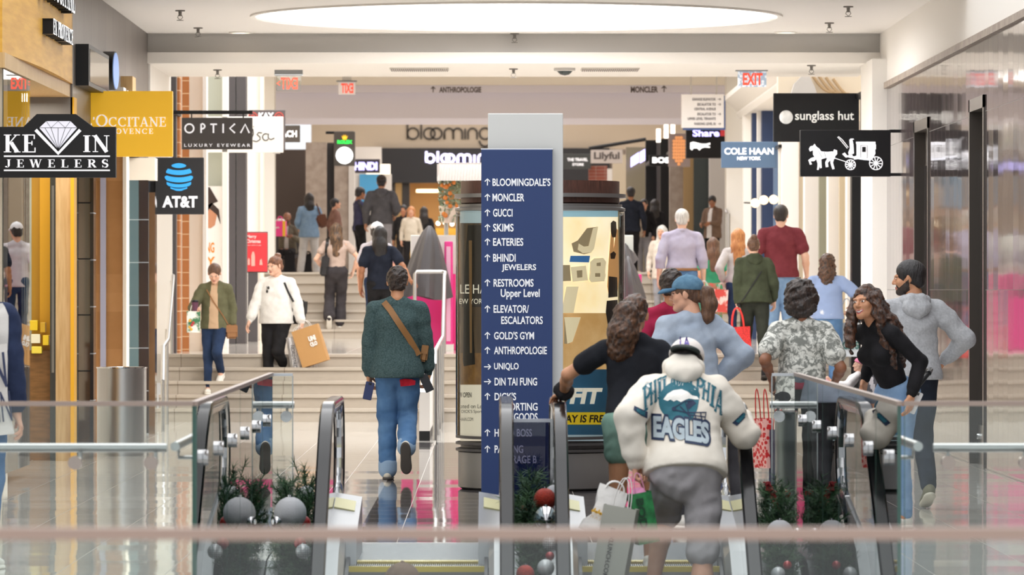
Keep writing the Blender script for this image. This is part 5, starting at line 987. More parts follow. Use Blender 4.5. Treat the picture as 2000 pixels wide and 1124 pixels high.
# ------------------------------------------------------------------ sculpting people: smooth unions of rounded cones, meshed by surface nets
def R3(ax, deg): return np.array(Matrix.Rotation(math.radians(deg), 3, ax))
def V3(*a): return np.array(a, float)
def unit(v): v = np.asarray(v, float); n = np.linalg.norm(v); return v/n if n > 1e-9 else v
_rng = np.random.RandomState(11); ND = [unit(_rng.randn(3)) for _ in range(8)]; NP = _rng.rand(8)*6.28
def snoise(P, f, seed=0, an=(1, 1, 1)):
    Q = P*np.array(an)*f; s = 0
    for i in range(6): d = ND[(i+seed) % 8]; s = s+np.sin(Q@d*(1+.35*i)*1.0+NP[(i+seed*3) % 8]+1.3*np.sin(Q@ND[(i+3+seed) % 8]*.7+seed))*(1/(1+.3*i))
    return s/3.2
class Sdf:
    def __init__(s): s.ops = []
    def cone(s, a, b, ra, rb, k=.02, n=None, f=1.): s.ops.append(('c', V3(*a), V3(*b), ra, rb, k, None if n is None else unit(n), f)); return s
    def ell(s, c, r, k=.02, R=None, sub=False): s.ops.append(('s' if sub else 'e', V3(*c), V3(*r), R if R is not None else np.eye(3), k)); return s
    def chain(s, pts, rs, k=.02, n=None, f=1.):
        for i in range(len(pts)-1): s.cone(pts[i], pts[i+1], rs[i], rs[i+1], k, n, f)
        return s
    def cut(s, p, n, k=.004): s.ops.append(('p', V3(*p), unit(n), k)); return s
    def noise(s, amp, f, seed=0, an=(1, 1, 1), F_=None): s.ops.append(('n', amp, f, seed, an, F_)); return s
    def mesh(s, h, scale=1.):
        lo = np.full(3, 1e9); hi = -lo
        for o in s.ops:
            if o[0] == 'c': r = max(o[3], o[4]); lo = np.minimum(lo, np.minimum(o[1], o[2])-r); hi = np.maximum(hi, np.maximum(o[1], o[2])+r)
            elif o[0] == 'e': r = o[2].max(); lo = np.minimum(lo, o[1]-r); hi = np.maximum(hi, o[1]+r)
        lo -= .03; hi += .03; n = np.ceil((hi-lo)/h).astype(int)+1
        ax = [lo[i]+h*np.arange(n[i]) for i in range(3)]; D = np.full(n, .06, np.float32)
        def block(c0, c1, m):
            i0 = np.clip(((c0-m-lo)/h).astype(int), 0, n-1); i1 = np.clip(((c1+m-lo)/h).astype(int)+2, 1, n)
            sl = tuple(slice(i0[i], i1[i]) for i in range(3)); G = np.stack(np.meshgrid(*[ax[i][sl[i]] for i in range(3)], indexing='ij'), -1); return sl, G
        for o in s.ops:
            if o[0] in 'ces':
                k = o[5] if o[0] == 'c' else o[4]
                m = .05+k
                if o[0] == 'c':
                    a, b = o[1], o[2]; r = max(o[3], o[4])*max(1, o[7]); sl, G = block(np.minimum(a, b)-r, np.maximum(a, b)+r, m)
                    p = G-a; ba = b-a
                    if o[6] is not None: p = p+np.multiply.outer(p@o[6]*(1/o[7]-1), o[6])
                    t = np.clip(p@ba/max(ba@ba, 1e-9), 0, 1); q = p-np.multiply.outer(t, ba); d = np.sqrt((q*q).sum(-1))-(o[3]+(o[4]-o[3])*t)
                    if o[6] is not None: d = d*min(1., .5+.5*o[7])
                else:
                    c, r, R = o[1], o[2], o[3]; sl, G = block(c-r.max(), c+r.max(), m); p = (G-c)@R
                    k0 = np.sqrt(((p/r)**2).sum(-1)); k1 = np.sqrt(((p/(r*r))**2).sum(-1)); d = k0*(k0-1)/np.maximum(k1, 1e-6)
                E = D[sl]
                if o[0] == 's':
                    d = -d; hh = np.maximum(k-np.abs(E-d), 0)/max(k, 1e-6); D[sl] = np.maximum(E, d)+hh*hh*k*.25
                else:
                    hh = np.maximum(k-np.abs(E-d), 0)/max(k, 1e-6); D[sl] = np.minimum(E, d)-hh*hh*k*.25
            elif o[0] == 'p':
                G = np.stack(np.meshgrid(*ax, indexing='ij'), -1); d = (G-o[1])@o[2]; D = np.maximum(D, d.astype(np.float32))
            elif o[0] == 'n':
                idx = np.where(np.abs(D) < .05); P = np.stack([ax[i][idx[i]] for i in range(3)], -1)
                Q = P if o[5] is None else o[5](P)
                D[idx] += (o[1]*snoise(Q, o[2], o[3], o[4])).astype(np.float32)
        D[0], D[-1], D[:, 0], D[:, -1], D[:, :, 0], D[:, :, -1] = .06, .06, .06, .06, .06, .06
        # surface nets
        S = D < 0; nx, ny, nz = n; cnt = np.zeros((nx-1, ny-1, nz-1), np.int8); cor = [(i, j, k) for i in (0, 1) for j in (0, 1) for k in (0, 1)]
        for (i, j, k) in cor: cnt += S[i:nx-1+i, j:ny-1+j, k:nz-1+k]
        ids = np.argwhere((cnt > 0) & (cnt < 8)); idx = np.full(cnt.shape, -1, np.int64); idx[tuple(ids.T)] = np.arange(len(ids))
        acc = np.zeros((len(ids), 3)); wt = np.zeros(len(ids))
        for a in cor:
            for axn in range(3):
                if a[axn]: continue
                b = list(a); b[axn] = 1; da = D[tuple((ids+a).T)]; db = D[tuple((ids+b).T)]; m = (da < 0) != (db < 0); t = da[m]/(da[m]-db[m])
                p = np.array(a, float)[None].repeat(m.sum(), 0); p[:, axn] += t; acc[m] += p; wt[m] += 1
        verts = (ids+acc/wt[:, None])*h+lo
        faces = []
        for axn in range(3):
            a1, a2 = (axn+1) % 3, (axn+2) % 3; sl0 = [slice(None)]*3; sl1 = [slice(None)]*3; sl0[axn] = slice(0, -1); sl1[axn] = slice(1, None)
            e = S[tuple(sl0)] != S[tuple(sl1)]; pos = np.argwhere(e); fl = S[tuple(sl0)][tuple(pos.T)]
            q = []
            for (u, v) in ((0, 0), (-1, 0), (-1, -1), (0, -1)): c = pos.copy(); c[:, a1] += u; c[:, a2] += v; q.append(c)
            ok = np.all([(c >= 0).all(1) & (c < np.array(cnt.shape)).all(1) for c in q], 0)
            f = np.stack([idx[tuple(c[ok].T)] for c in q], 1); fl = fl[ok]; f[~fl] = f[~fl][:, ::-1]; faces.append(f[(f >= 0).all(1)])
        return verts*scale, np.concatenate(faces)
def np_mesh(name, vs_, fs_, mats, mi=None, parent=None, off=None):
    me = bpy.data.meshes.new(name); v = np.asarray(vs_, np.float32)-(np.asarray(off, np.float32) if off is not None else 0)
    f = np.asarray(fs_, np.int32); me.vertices.add(len(v)); me.vertices.foreach_set('co', v.ravel()); me.loops.add(f.size); me.loops.foreach_set('vertex_index', f.ravel()); me.polygons.add(len(f)); me.polygons.foreach_set('loop_start', np.arange(0, f.size, 4, dtype=np.int32))
    try: me.polygons.foreach_set('loop_total', np.full(len(f), 4, np.int32))
    except Exception: pass
    for m in (mats if isinstance(mats, list) else [mats]): me.materials.append(m)
    if mi is not None: me.polygons.foreach_set('material_index', np.asarray(mi, np.int32))
    me.polygons.foreach_set('use_smooth', np.ones(len(f), bool)); me.update(calc_edges=True); me.validate()
    o = bpy.data.objects.new(name, me); C.objects.link(o)
    if parent is not None: o.parent = parent
    return o
def ik(S, W, a, b, pole):
    d = W-S; L = np.linalg.norm(d); L2 = min(L, (a+b)*.999); u = d/max(L, 1e-6); W = S+u*L2
    x = (a*a-b*b+L2*L2)/(2*L2); hgt = math.sqrt(max(a*a-x*x, 0)); p = pole-u*(pole@u); p = unit(p) if np.linalg.norm(p) > 1e-6 else V3(0, -1, 0)
    return S+u*x+p*hgt, W
SKINS = {}
def skin(name, c, c2=None): return mat('skin_'+name, c, .5, col2=c2 or c, scale=14, bump=.05, bscale=300)
def cloth(name, c, c2=None, **k):
    a = dict(rough=.9, spec=.2, bump=.25, bscale=220); a.update(k); return mat('cloth_'+name, c, col2=c2, **a)
def hairm(name, c, c2, curly=False): return mat('hair_'+name, c, .45, spec=.5, col2=c2, scale=60 if not curly else 45, bump=.7, bscale=110 if not curly else 70, stretch=(1, 1, .18) if not curly else (1, 1, .7))
LIP = mat('lip', '#a9605a', .45); LIPR = mat('lip_red', '#a8434a', .4); EYEW = mat('eye_white', '#e9e4df', .2); EYED = mat('eye_iris', '#2a1a12', .15); TEETH = mat('teeth', '#f1ece4', .3); MOUTH = mat('mouth_inside', '#5a1f1e', .6)
BROWS = {'': mat('brow_dark', '#2a1f1a', .8, spec=.1)}
for n_, c_ in (('hair_brown', '#5a3f2e'), ('hair_auburn', '#6b4630'), ('hair_grey', '#9a938b'), ('hair_ginger', '#a06a40')): BROWS[n_] = mat('brow_'+n_, c_, .8, spec=.1)
VOX = {1: (.0085, .0036, .0042, .010), 2: (.012, .0058, .0065, .014), 3: (.016, .0088, .0085, .018)}     # clothes, head, hands, body
def person(label, px, Y, z, head=0., h=1.7, q=2, girth=1., sw=1., lean=0., side=0., twist=0., hd=(0, 0, 0), la=None, ra=None, lp=None, rp=None, lhand=None, rhand=None, lf=None, rf=None,
           sk=None, hair=('short',), hm=None, top=None, bot=None, shoes=None, brow=None, beard=None, lips=None, smile=False, bust=0., belly=0., extra=None, hdz=0., hipz=.94, seat=False, group=None, name='person'):
    x = PX(px, Y); sc = h/1.75; Rw = R3('Z', head); base = V3(x, Y, z); vc, vh, vn, vb = VOX[q]
    P = thing(name, label, 'person', tuple(base), group)
    def W(v): return np.asarray(v)*sc@Rw.T+base
    Rt = R3('Z', twist)@R3('X', -lean)@R3('Y', side); P0 = V3(0, 0, hipz)
    def T(*p): return P0+Rt@(V3(*p)-V3(0, 0, .94))
    fwd = Rt@V3(0, 1, 0); Rh = R3('Z', hd[0])@R3('X', -hd[1])@R3('Y', hd[2])
    NB = T(0, -.012, 1.455); HCn = NB+Rt@V3(0, .012, .068)+Rh@V3(0, .018, .09)-V3(0, 0, hdz)
    def H(*p): return HCn+Rh@V3(*p)
    J = dict(W=W, T=T, H=H, P=P, sc=sc, base=base)
    g = girth; SW = .168*sw
    arms = {}
    for s_, tgt, pole, nm in ((-1, la, lp, 'l'), (1, ra, rp, 'r')):
        S = T(s_*SW, -.008, 1.388)
        if tgt is not None and tgt[0] == 'px': tgt = Rw.T@(V3(PX(tgt[1], Y+tgt[3]), Y+tgt[3], PZ(tgt[2], Y+tgt[3]))-base)/sc
        if tgt is not None and tgt[0] == 'w': tgt = Rw.T@(V3(*tgt[1:])-base)/sc
        if tgt is None: tgt = S+V3(s_*(.075+.03*(g-1)*3), .03, -.505)
        pole = V3(*pole) if pole is not None else V3(s_*.35, -1, .0)
        E, Wr = ik(S, V3(*tgt), .285, .25, pole); arms[nm] = (S, E, Wr, s_); J[nm+'w'] = W(Wr); J[nm+'e'] = W(E)
    legs = {}
    for s_, ft, nm in ((-1, lf, 'l'), (1, rf, 'r')):
        ft = ft or (s_*.095, 0, 0, -s_*8, 0); yaw = ft[3] if len(ft) > 3 else 0; pit = ft[4] if len(ft) > 4 else 0
        O = V3(*ft[:3]); Rf = R3('Z', yaw)@R3('X', -pit); piv = V3(0, .12, 0)
        def FT(p, O=O, Rf=Rf, piv=piv): return O+piv+Rf@(np.asarray(p)-piv)
        A = FT(V3(0, 0, .085)); hip = P0+V3(s_*.088, 0, -.01); K, A = ik(hip, A, .425, .425, Rf@V3(0, 1, .25) if pit < 50 else V3(0, 1, .3)); legs[nm] = (hip, K, A, FT, Rf); J[nm+'a'] = W(A); J[nm+'k'] = W(K)
    # ---- skin: body, head and hands in one mesh
    tk = .84 if top else 1.; lk = .8 if (bot and bot.get('len', 1.) >= .85) else 1.; ak = .7 if (top and top.get('sleeve', 1.) >= .99) else 1.
    b = Sdf(); b.cone(T(0, 0, 1.30), T(0, 0, 1.08), .125*g*tk, .115*g*tk, .03, fwd, .62).cone(T(0, 0, 1.08), T(0, 0, .93), .115*g*tk, .125*g*tk, .03, fwd, .7)
    for nm in 'lr':
        S, E, Wr, s_ = arms[nm]; b.cone(T(s_*.03, -.02, 1.43), S, .04, .047*g**.5, .03); b.cone(S, E, .047*g**.6, .037*g**.6, .02).cone(E, E+(Wr-E)*.35, .037*g**.6, .036*g**.6, .02).cone(E+(Wr-E)*.35, Wr+unit(Wr-E)*.01, .036*g**.6, .025, .02)
        hip, K, A, FT, Rf = legs[nm]; b.cone(hip, K, .076*g**.7*lk, .05*g**.6*lk, .03).cone(K, K+(A-K)*.35+Rf@V3(0, -.012, 0)*lk, .047*g**.5*lk, .05*g**.6*lk, .02).cone(K+(A-K)*.35+Rf@V3(0, -.012, 0)*lk, A, .05*g**.5*lk, .034, .02)
        b.cone(A, FT((0, .11, .035)), .033, .026, .02)
    b.chain([NB+Rt@V3(0, -.005, -.03), HCn+Rh@V3(0, -.022, -.05)], [.050*g**.3, .050*g**.25], .02)
    v, f = b.mesh(vb); VV = [v]; FF = [f]; MI = [np.zeros(len(f), int)]; nv = len(v)
    hs = Sdf(); fat = 1+.25*(g-1)
    hs.ell(H(0, -.012, .025), (.076, .094, .088), .01, Rh).ell(H(0, .028, -.035), (.057*fat, .066, .078), .03, Rh)
    hs.cone(H(-.04*fat, .012, -.062), H(-.008, .07, -.096), .022, .018, .025).cone(H(.04*fat, .012, -.062), H(.008, .07, -.096), .022, .018, .025).ell(H(0, .074, -.094), (.021, .018, .016), .02, Rh)
    for s_ in (-1, 1): hs.ell(H(s_*.036, .062, -.026), (.024*fat, .022, .024), .02, Rh).cone(H(s_*.045, .076, .021), H(s_*.012, .092, .018), .009, .008, .014).ell(H(s_*.0315, .104, .001), (.0165, .016, .0105), .012, Rh, sub=True).ell(H(s_*.0315, .0785, .0), (.0165, .0145, .0125), .003, Rh).ell(H(s_*.0775, -.006, -.006), (.009, .021, .031), .008, R=Rh@R3('Z', s_*-22))
    hs.chain([H(0, .092, .008), H(0, .104, -.018), H(0, .110, -.030)], [.0075, .009, .0115], .012)
    for s_ in (-1, 1): hs.ell(H(s_*.0115, .098, -.034), (.008, .009, .007), .006, Rh)
    if smile:
        hs.chain([H(-.029, .076, -.056), H(-.013, .091, -.0635), H(.013, .091, -.0635), H(.029, .076, -.056)], [.004, .0055, .0055, .004], .006).chain([H(-.028, .075, -.059), H(-.012, .087, -.081), H(.012, .087, -.081), H(.028, .075, -.059)], [.004, .006, .006, .004], .006).ell(H(0, .104, -.071), (.018, .014, .0055), .003, Rh, sub=True)
    else: hs.ell(H(0, .0905, -.0615), (.023, .0105, .0055), .007, Rh).ell(H(0, .0885, -.0705), (.019, .0105, .0065), .006, Rh)
    hs.cone(H(0, -.022, -.05), HCn+Rh@V3(0, -.03, -.05)+(NB-HCn)*.55, .051*g**.25, .050*g**.3, .02)
    v, f = hs.mesh(vh); c = (v[f].mean(1)-HCn)@Rh; mi = np.zeros(len(f), int)
    X_, Y_, Z_ = c[:, 0], c[:, 1], c[:, 2]
    if smile:
        xq = (X_/.029)**2; zu = -.0655+.0095*xq; zl = -.0795+.0225*xq; ok_ = (Y_ > .066) & (xq < 1)
        mo = ok_ & (Z_ < zu) & (Z_ > zl); tee = mo & (Z_ > zu-.0075*(1-xq)-.001); lipm = (Y_ > .066) & (xq < 1.1) & (Z_ < zu+.0055) & (Z_ > zl-.007) & ~mo; mo = mo & ~tee
    else: lipm = ((X_/.0245)**2+((Z_+.066)/.0095)**2 < 1) & (Y_ > .075); tee = mo = np.zeros(len(f), bool)
    mi[lipm] = 1
    def capd(p0, p1, r): a = V3(*p0); ba = V3(*p1)-a; pp = c-a; t = np.clip(pp@ba/(ba@ba), 0, 1); return np.sqrt(((pp-np.multiply.outer(t, ba))**2).sum(1)) < r
    br = np.zeros(len(f), bool)
    for s_ in (-1, 1): br |= capd((s_*.048, .073, .027), (s_*.031, .088, .0335), .004) | capd((s_*.031, .088, .0335), (s_*.0145, .097, .031), .004)
    lash = np.zeros(len(f), bool)
    for s_ in (-1, 1): lash |= capd((s_*.047, .078, .0075), (s_*.0315, .092, .0125), .0029) | capd((s_*.0315, .092, .0125), (s_*.017, .092, .006), .0025)
    if beard is not None: bd = (Z_ < -.060+(.065-Y_)*.72) & (Y_ > -.004) & (Z_ > -.118+.25*np.maximum(.03-Y_, 0)); bd |= (Z_ < -.045) & (Z_ > -.056) & (np.abs(X_) < .034) & (Y_ > .06); bd |= (((np.abs(X_)-.031)/.008)**2+((Z_+.062)/.018)**2 < 1) & (Y_ > .05); mi[bd & ~lipm] = 5
    mi[br] = 2; mi[lash & (q < 3)] = 3; mi[tee] = 4; mi[mo] = 6
    ey = np.zeros(len(f), bool)
    for s_ in (-1, 1):
        e = (((X_-s_*.0315)/.0135)**2+((Z_-.0005)/.0056)**2 < 1) & (Y_ > .07); ey |= e; mi[e & ~lash] = 7; ir = (((X_-s_*.0315)/.0066)**2+((Z_-.001)/.0072)**2 < 1) & (Y_ > .07); mi[ir] = 8
    VV.append(v); FF.append(f+nv); MI.append(mi); nv += len(v)
    hmode = {'l': lhand, 'r': rhand}
    for nm in 'lr':
        S, E, Wr, s_ = arms[nm]; o = hmode[nm] or {}; d = unit(o.get('d', unit(Wr-E)*.8+V3(0, .05, -.35))); u = V3(*o.get('u', (-s_*.25, 1, .1))); u = unit(u-d*(u@d)); nrm = np.cross(u, d)*(1 if s_ > 0 else -1)
        nrm = -nrm if o.get('flip') else nrm; curl = o.get('curl', .45); hb = Sdf(); kn = []
        for i in range(4):
            k_ = Wr+d*(.088-.004*abs(i-1)-(.006 if i == 3 else 0))+u*(.029-.0195*i); kn.append(k_); hb.cone(Wr+u*(.014-.0095*i), k_, .0165, .0115, .012)
            L = (.070, .078, .072, .057)[i]; ang = 0; p = k_; dd = d
            for j, fr in enumerate((.45, .30, .25)):
                ang += curl*(.75, 1.05, .75)[j]*(1+.08*i); dd = d*math.cos(ang)+nrm*math.sin(ang); p2 = p+dd*L*fr+u*(.004*(1.5-i)*(1-curl)); hb.cone(p, p2, .0092-.0008*j, .0084-.0009*j, .004); p = p2
        tb = Wr+d*.022+u*.022; t1 = tb+d*.026+u*.022+nrm*.012; t2 = t1+d*.028+u*.004*(1-curl)+nrm*(.012+.012*curl); hb.cone(Wr+d*.01, tb, .016, .015, .012).cone(tb, t1, .0145, .0115, .008).cone(t1, t2, .0108, .008, .004)
        hb.cone(Wr-unit(Wr-E)*.03, Wr+d*.012, .0265, .0215, .015); v, f = hb.mesh(vn); VV.append(v); FF.append(f+nv); MI.append(np.zeros(len(f), int)); nv += len(v); J[nm+'h'] = W(Wr+d*.09+nrm*.02); J[nm+'grip'] = W(Wr+d*.10+nrm*.028)
    lip = lips or LIP; sk = sk or skin('light', '#d9a98c')
    body = np_mesh('body', W(np.concatenate(VV)), np.concatenate(FF), [sk, lip, BROWS.get((brow or hm).name if (brow or hm) else '', BROWS['']), EYED, TEETH, beard or sk, MOUTH, EYEW, EYED], np.concatenate(MI), P, base)
    J['body'] = body
    # ---- hair
    if hair and hair[0] != 'none' and hm is not None:
        hh = Sdf(); st = hair[0]; vhair = max(vh, .0045); amp, fr, an = .003, 60, (1, 1, .25)
        tight = st in ('pony', 'bun'); gr = .006 if tight else .011
        if st == 'afro':
            hh.ell(H(0, -.022, .03), (.118, .125, .118), .03, Rh).ell(H(0, -.055, -.05), (.112, .085, .085), .04, Rh); amp, fr, an = .014, 52, (1, 1, 1)
        else: hh.ell(H(0, -.016, .03), (.077+gr, .098+gr, .089+gr), .01, Rh)
        hh.ell(H(0, .125, -.045), (.068, .085, .116), .012, Rh, sub=True)
        if st in ('short', 'curls', 'crop'):
            hh.cone(H(-.03, -.072, -.04), H(.03, -.072, -.04), .036, .036, .03)
            for s_ in (-1, 1): hh.ell(H(s_*.095, .012, -.036), (.034, .04, .055), .008, Rh, sub=True)
            if st == 'curls': amp, fr, an = .007, 75, (1, 1, 1)
            if st == 'crop': amp = .0015
        if st == 'pony':
            L = hair[1] if len(hair) > 1 else .3; w_ = hair[2] if len(hair) > 2 else .05; cz = hair[3] if len(hair) > 3 else .02; ox = hair[4] if len(hair) > 4 else 0.
            hh.cone(H(-.03, -.075, -.03), H(.03, -.075, -.03), .035, .035, .03)
            g0 = H(ox*.3, -.112, cz); dn = V3(0, 0, -1); bk = Rh@V3(0, -1, 0); lat = Rh@V3(1, 0, 0)
            pts = [g0, g0+bk*.035+dn*.02+lat*ox*.3, g0+bk*.05+dn*L*.4+lat*ox*.7, g0+bk*.035+dn*L*.75+lat*ox, g0+bk*.02+dn*L+lat*ox*1.1]; hh.chain(pts, [.02, w_*.8, w_, w_*.85, w_*.3], .03); amp, fr, an = (.008, 62, (1, 1, .8)) if 'curly' in hair else (.004, 70, (1, 1, .15))
            J['pony'] = W(g0)
        if st == 'bun':
            hh.cone(H(-.03, -.075, -.03), H(.03, -.075, -.03), .033, .033, .03).ell(H(0, -.07, .115), (.045, .045, .04), .012, Rh); amp, fr, an = .005, 60, (1, 1, 1)
        if st == 'long':
            L = hair[1] if len(hair) > 1 else .3; w_ = hair[2] if len(hair) > 2 else .08; bk = unit(Rt@V3(0, -1, 0)); dn = V3(0, 0, -1); q0 = H(0, -.05, .0)
            sp = lambda lx, ly, lz: T(lx, ly, lz)
            base_ = NB+bk*.075
            end = base_+dn*(L-.12)+bk*.02*(1 if lean < 12 else 0)
            hh.cone(q0, base_+V3(0, 0, .02), .078, w_, .04, bk, .8).cone(base_+V3(0, 0, .02), end, w_, w_*.7, .03, bk, .42)
            for s_ in (-1, 1): hh.cone(H(s_*.07, -.02, .03), NB+Rt@V3(s_*.075, -.02, .02), .03, .032, .03).cone(NB+Rt@V3(s_*.075, -.02, .02), NB+Rt@V3(s_*.09, -.045, -.10), .03, .02, .03)
            amp, fr, an = (.012, 58, (1, 1, .8)) if 'curly' in hair else (.006, 55, (1, 1, .12))
        if extra and 'hair' in extra: extra['hair'](hh, H, T, NB)
        hh.noise(amp, fr, 2, an); hh.noise(amp*.5, fr*2.1, 4, an); v, f = hh.mesh(vhair if q > 1 else .0048)
        J['hair'] = np_mesh('hair', W(v), f, hm, None, P, base)
    # ---- clothes
    if bot:
        L = bot.get('len', 1.); lo_ = bot.get('loose', 1.); ps = Sdf(); wst = bot.get('waist', 1.0)
        ps.cone(T(0, 0, wst), T(0, 0, .94), .120*g, .136*g, .02, fwd, .76).cone(P0+V3(0, 0, 0), P0+V3(0, 0, -.05), .137*g, .122*g, .02, V3(0, 1, 0), .78)
        for nm in 'lr':
            hip, K, A, FT, Rf = legs[nm]; s_ = -1 if nm == 'l' else 1; gg = g**.8
            ps.ell(hip+V3(-s_*.012, -.055, -.01), (.076*gg, .060*gg, .086), .03)
            if L >= .99: ps.cone(hip+V3(0, 0, .0), K, .092*gg*(1+.4*(lo_-1)), .064*g**.6*lo_, .03).cone(K, A+V3(0, 0, .015), .063*g**.6*lo_, bot.get('hem', .055), .02)
            elif L > .5: e = K+(A-K)*((L-.5)*2); ps.cone(hip, K, .092*gg, .066*g**.6*lo_, .03).cone(K, e, .066*g**.6*lo_, bot.get('hem', .066), .02); ps.cut(e, unit(A-K)) if False else None
            else: e = hip+(K-hip)*(L*2); ps.cone(hip, e, .094*gg*lo_, bot.get('hem', .088)*gg, .03)
        ps.noise(bot.get('wr', .004)*1.3, 17, 3, (1, 1, 1.1)).noise(bot.get('wr', .004)*.7, 40, 5, (1, 1, 1.4)); ps.cut(T(0, 0, wst+.015), Rt@V3(0, 0, 1)); v, f = ps.mesh(vc)
        J['pants'] = np_mesh(bot.get('name', 'trousers'), W(v), f, bot['m'], None, P, base)
        if bot.get('cuff'):
            for nm in 'lr':
                cf = Sdf(); hip, K, A, FT, Rf = legs[nm]; u = unit(A-K); cf.cone(A-u*.045, A-u*.0, bot.get('hem', .055)+.006, bot.get('hem', .055)+.006, .005); v, f = cf.mesh(vc); np_mesh('cuff', W(v), f, bot['cuff'], None, J['pants'], base)
    if top:
        lo_ = top.get('loose', 1.); hem = top.get('hem', .92); ss = Sdf(); sl = top.get('sleeve', 1.); k_ = lo_*g
        ss.cone(T(0, .0, 1.27), T(0, .01, 1.12), .146*g*(.65+.35*lo_)*sw**.6, .130*k_+belly*.4, .025, fwd, .70).cone(T(0, .01+belly*.3, 1.12), T(0, 0, hem+.03), .130*k_+belly*.5, top.get('flare', .152)*k_*.95, .025, fwd, .76)
        ss.cone(T(-.085*sw, -.02, 1.325), T(.085*sw, -.02, 1.325), .072*g**.5, .072*g**.5, .03, fwd, .95)
        ss.cone(T(-.04, -.024, 1.432), T(.04, -.024, 1.432), .060*g**.3, .060*g**.3, .03, fwd, .95)
        if bust:
            for s_ in (-1, 1): ss.ell(T(s_*.072, .085, 1.255), (.07*bust**.5, .055*bust, .07*bust**.5), .045, Rt)
        for nm in 'lr':
            S, E, Wr, s_ = arms[nm]; r0 = (.7*top.get('arm', .064)+.013)*g**.5*lo_**.4
            ss.cone(T(s_*.045, -.018, 1.43), S, .046*g**.3, r0*.9, .03)
            if sl >= .99: u = unit(Wr-E); M_ = S+(E-S)*.35; ss.cone(S, M_, r0*.95, r0, .015).cone(M_, E, r0, r0*.93, .006).cone(E, Wr-u*.06, r0*.95, top.get('cuff', .045)*1.12, .012).cone(Wr-u*.055, Wr-u*.005, top.get('cuff', .045)*.9, top.get('wrist', .036), .006)
            elif sl > 0: e = S+(E-S)*min(1, sl*1.15-.08); M_ = S+(e-S)*.45; ss.cone(S, M_, r0*.95, r0, .015).cone(M_, e, r0, r0*1.06, .006)
        if top.get('collar'): 
            for s_ in (-1, 1): ss.chain([NB+Rt@V3(0, -.06, .02), NB+Rt@V3(s_*.06, -.03, .012), NB+Rt@V3(s_*.06, .045, -.03), NB+Rt@V3(s_*.045, .085, -.085)], [.022, .022, .022, .018], .01)
        w1 = top.get('wr', .005); ss.noise(w1*1.25, 15, 1, (1, 1, 1.25)).noise(w1*.65, 37, 6, (1, 1, 1.3))
        if top.get('rib'):      # gathered hem
            ss.cone(T(0, 0, hem+.035), T(0, 0, hem), top['rib']*k_, top['rib']*k_*.97, .015, fwd, .76)
        ss.ell(NB+Rt@V3(0, top.get('neck', .045)+.012, .078), (.066, .072, .07), .006, Rt, sub=True)
        ss.cut(T(0, 0, hem), Rt@V3(0, 0, -1)); v, f = ss.mesh(vc)
        mi = None; ms = [top['m']]
        if top.get('inner'):    # open front showing an under layer
            c = ((v[f].mean(1)-P0)@Rt)+V3(0, 0, .94); ms = [top['m'], top['inner'][0]]; wd = top['inner'][1]; mi = ((np.abs(c[:, 0]-top['inner'][2]) < wd*(.6+.6*(1.45-c[:, 2]))) & (c[:, 1] > .03)).astype(int)
        if top.get('sleeves2'):
            pass
        J['top'] = np_mesh(top.get('name', 'sweater'), W(v), f, ms, mi, P, base)
        if top.get('hood'):
            hq = top['hood']; hs_ = Sdf(); N_ = lambda x_, y_, z_: NB+Rt@V3(x_, y_, z_+top.get('hz', 0.))
            hs_.chain([N_(-.045, .085, -.085), N_(-.082, .03, -.035), N_(-.078, -.035, -.002), N_(-.04, -.072, .012), N_(.04, -.072, .012), N_(.078, -.035, -.002), N_(.082, .03, -.035), N_(.045, .085, -.085)], [.024*hq, .03*hq, .034*hq, .034*hq, .034*hq, .034*hq, .03*hq, .024*hq], .012)
            hs_.ell(N_(0, -.085, -.045), (.098*hq, .042*hq, .062*hq), .014, Rt).cone(N_(-.03, -.095, -.07), N_(.005, -.096, -.098), .034*hq, .022*hq, .04).cone(N_(.03, -.095, -.07), N_(.005, -.096, -.098), .034*hq, .022*hq, .04)
            hs_.ell(N_(0, .02, .06), (.064*hq, .07, .075), .010, Rt, sub=True).ell(HCn, (.085, .108, .115), .008, Rh, sub=True)
            hs_.noise(.0035, 24, 3).noise(.0018, 55, 5); v, f = hs_.mesh(vc); np_mesh('hood', W(v), f, top['m'], None, J['top'], base)
    # ---- shoes
    if shoes:
        for nm in 'lr':
            hip, K, A, FT, Rf = legs[nm]; so = Sdf(); R_ = Rf
            so.ell(FT((0, -.022, .045)), (.037, .05, .045), .02, R_).ell(FT((0, .065, .042)), (.041, .085, .036), .03, R_).ell(FT((0, .135, .034)), (.043, .062, .028), .02, R_).cone(FT((0, -.012, .06)), FT((0, -.012, shoes.get('high', .095))), .04, .041, .02); so.cut(FT((0, 0, .018)), Rf@V3(0, 0, -1))
            v, f = so.mesh(max(.006, vn)); s1 = np_mesh('shoe', W(v), f, shoes['m'], None, P, base); sl_ = Sdf(); sl_.ell(FT((0, -.02, .012)), (.04, .056, .02), .01, R_).ell(FT((0, .06, .012)), (.043, .09, .02), .03, R_).ell(FT((0, .135, .012)), (.047, .068, .02), .02, R_); sl_.cut(FT((0, 0, .0)), Rf@V3(0, 0, -1)).cut(FT((0, 0, .026)), Rf@V3(0, 0, 1))
            v, f = sl_.mesh(max(.006, vn)); o = np_mesh('sole', W(v), f, shoes.get('sole', shoes['m']), None, s1, base)
    return J
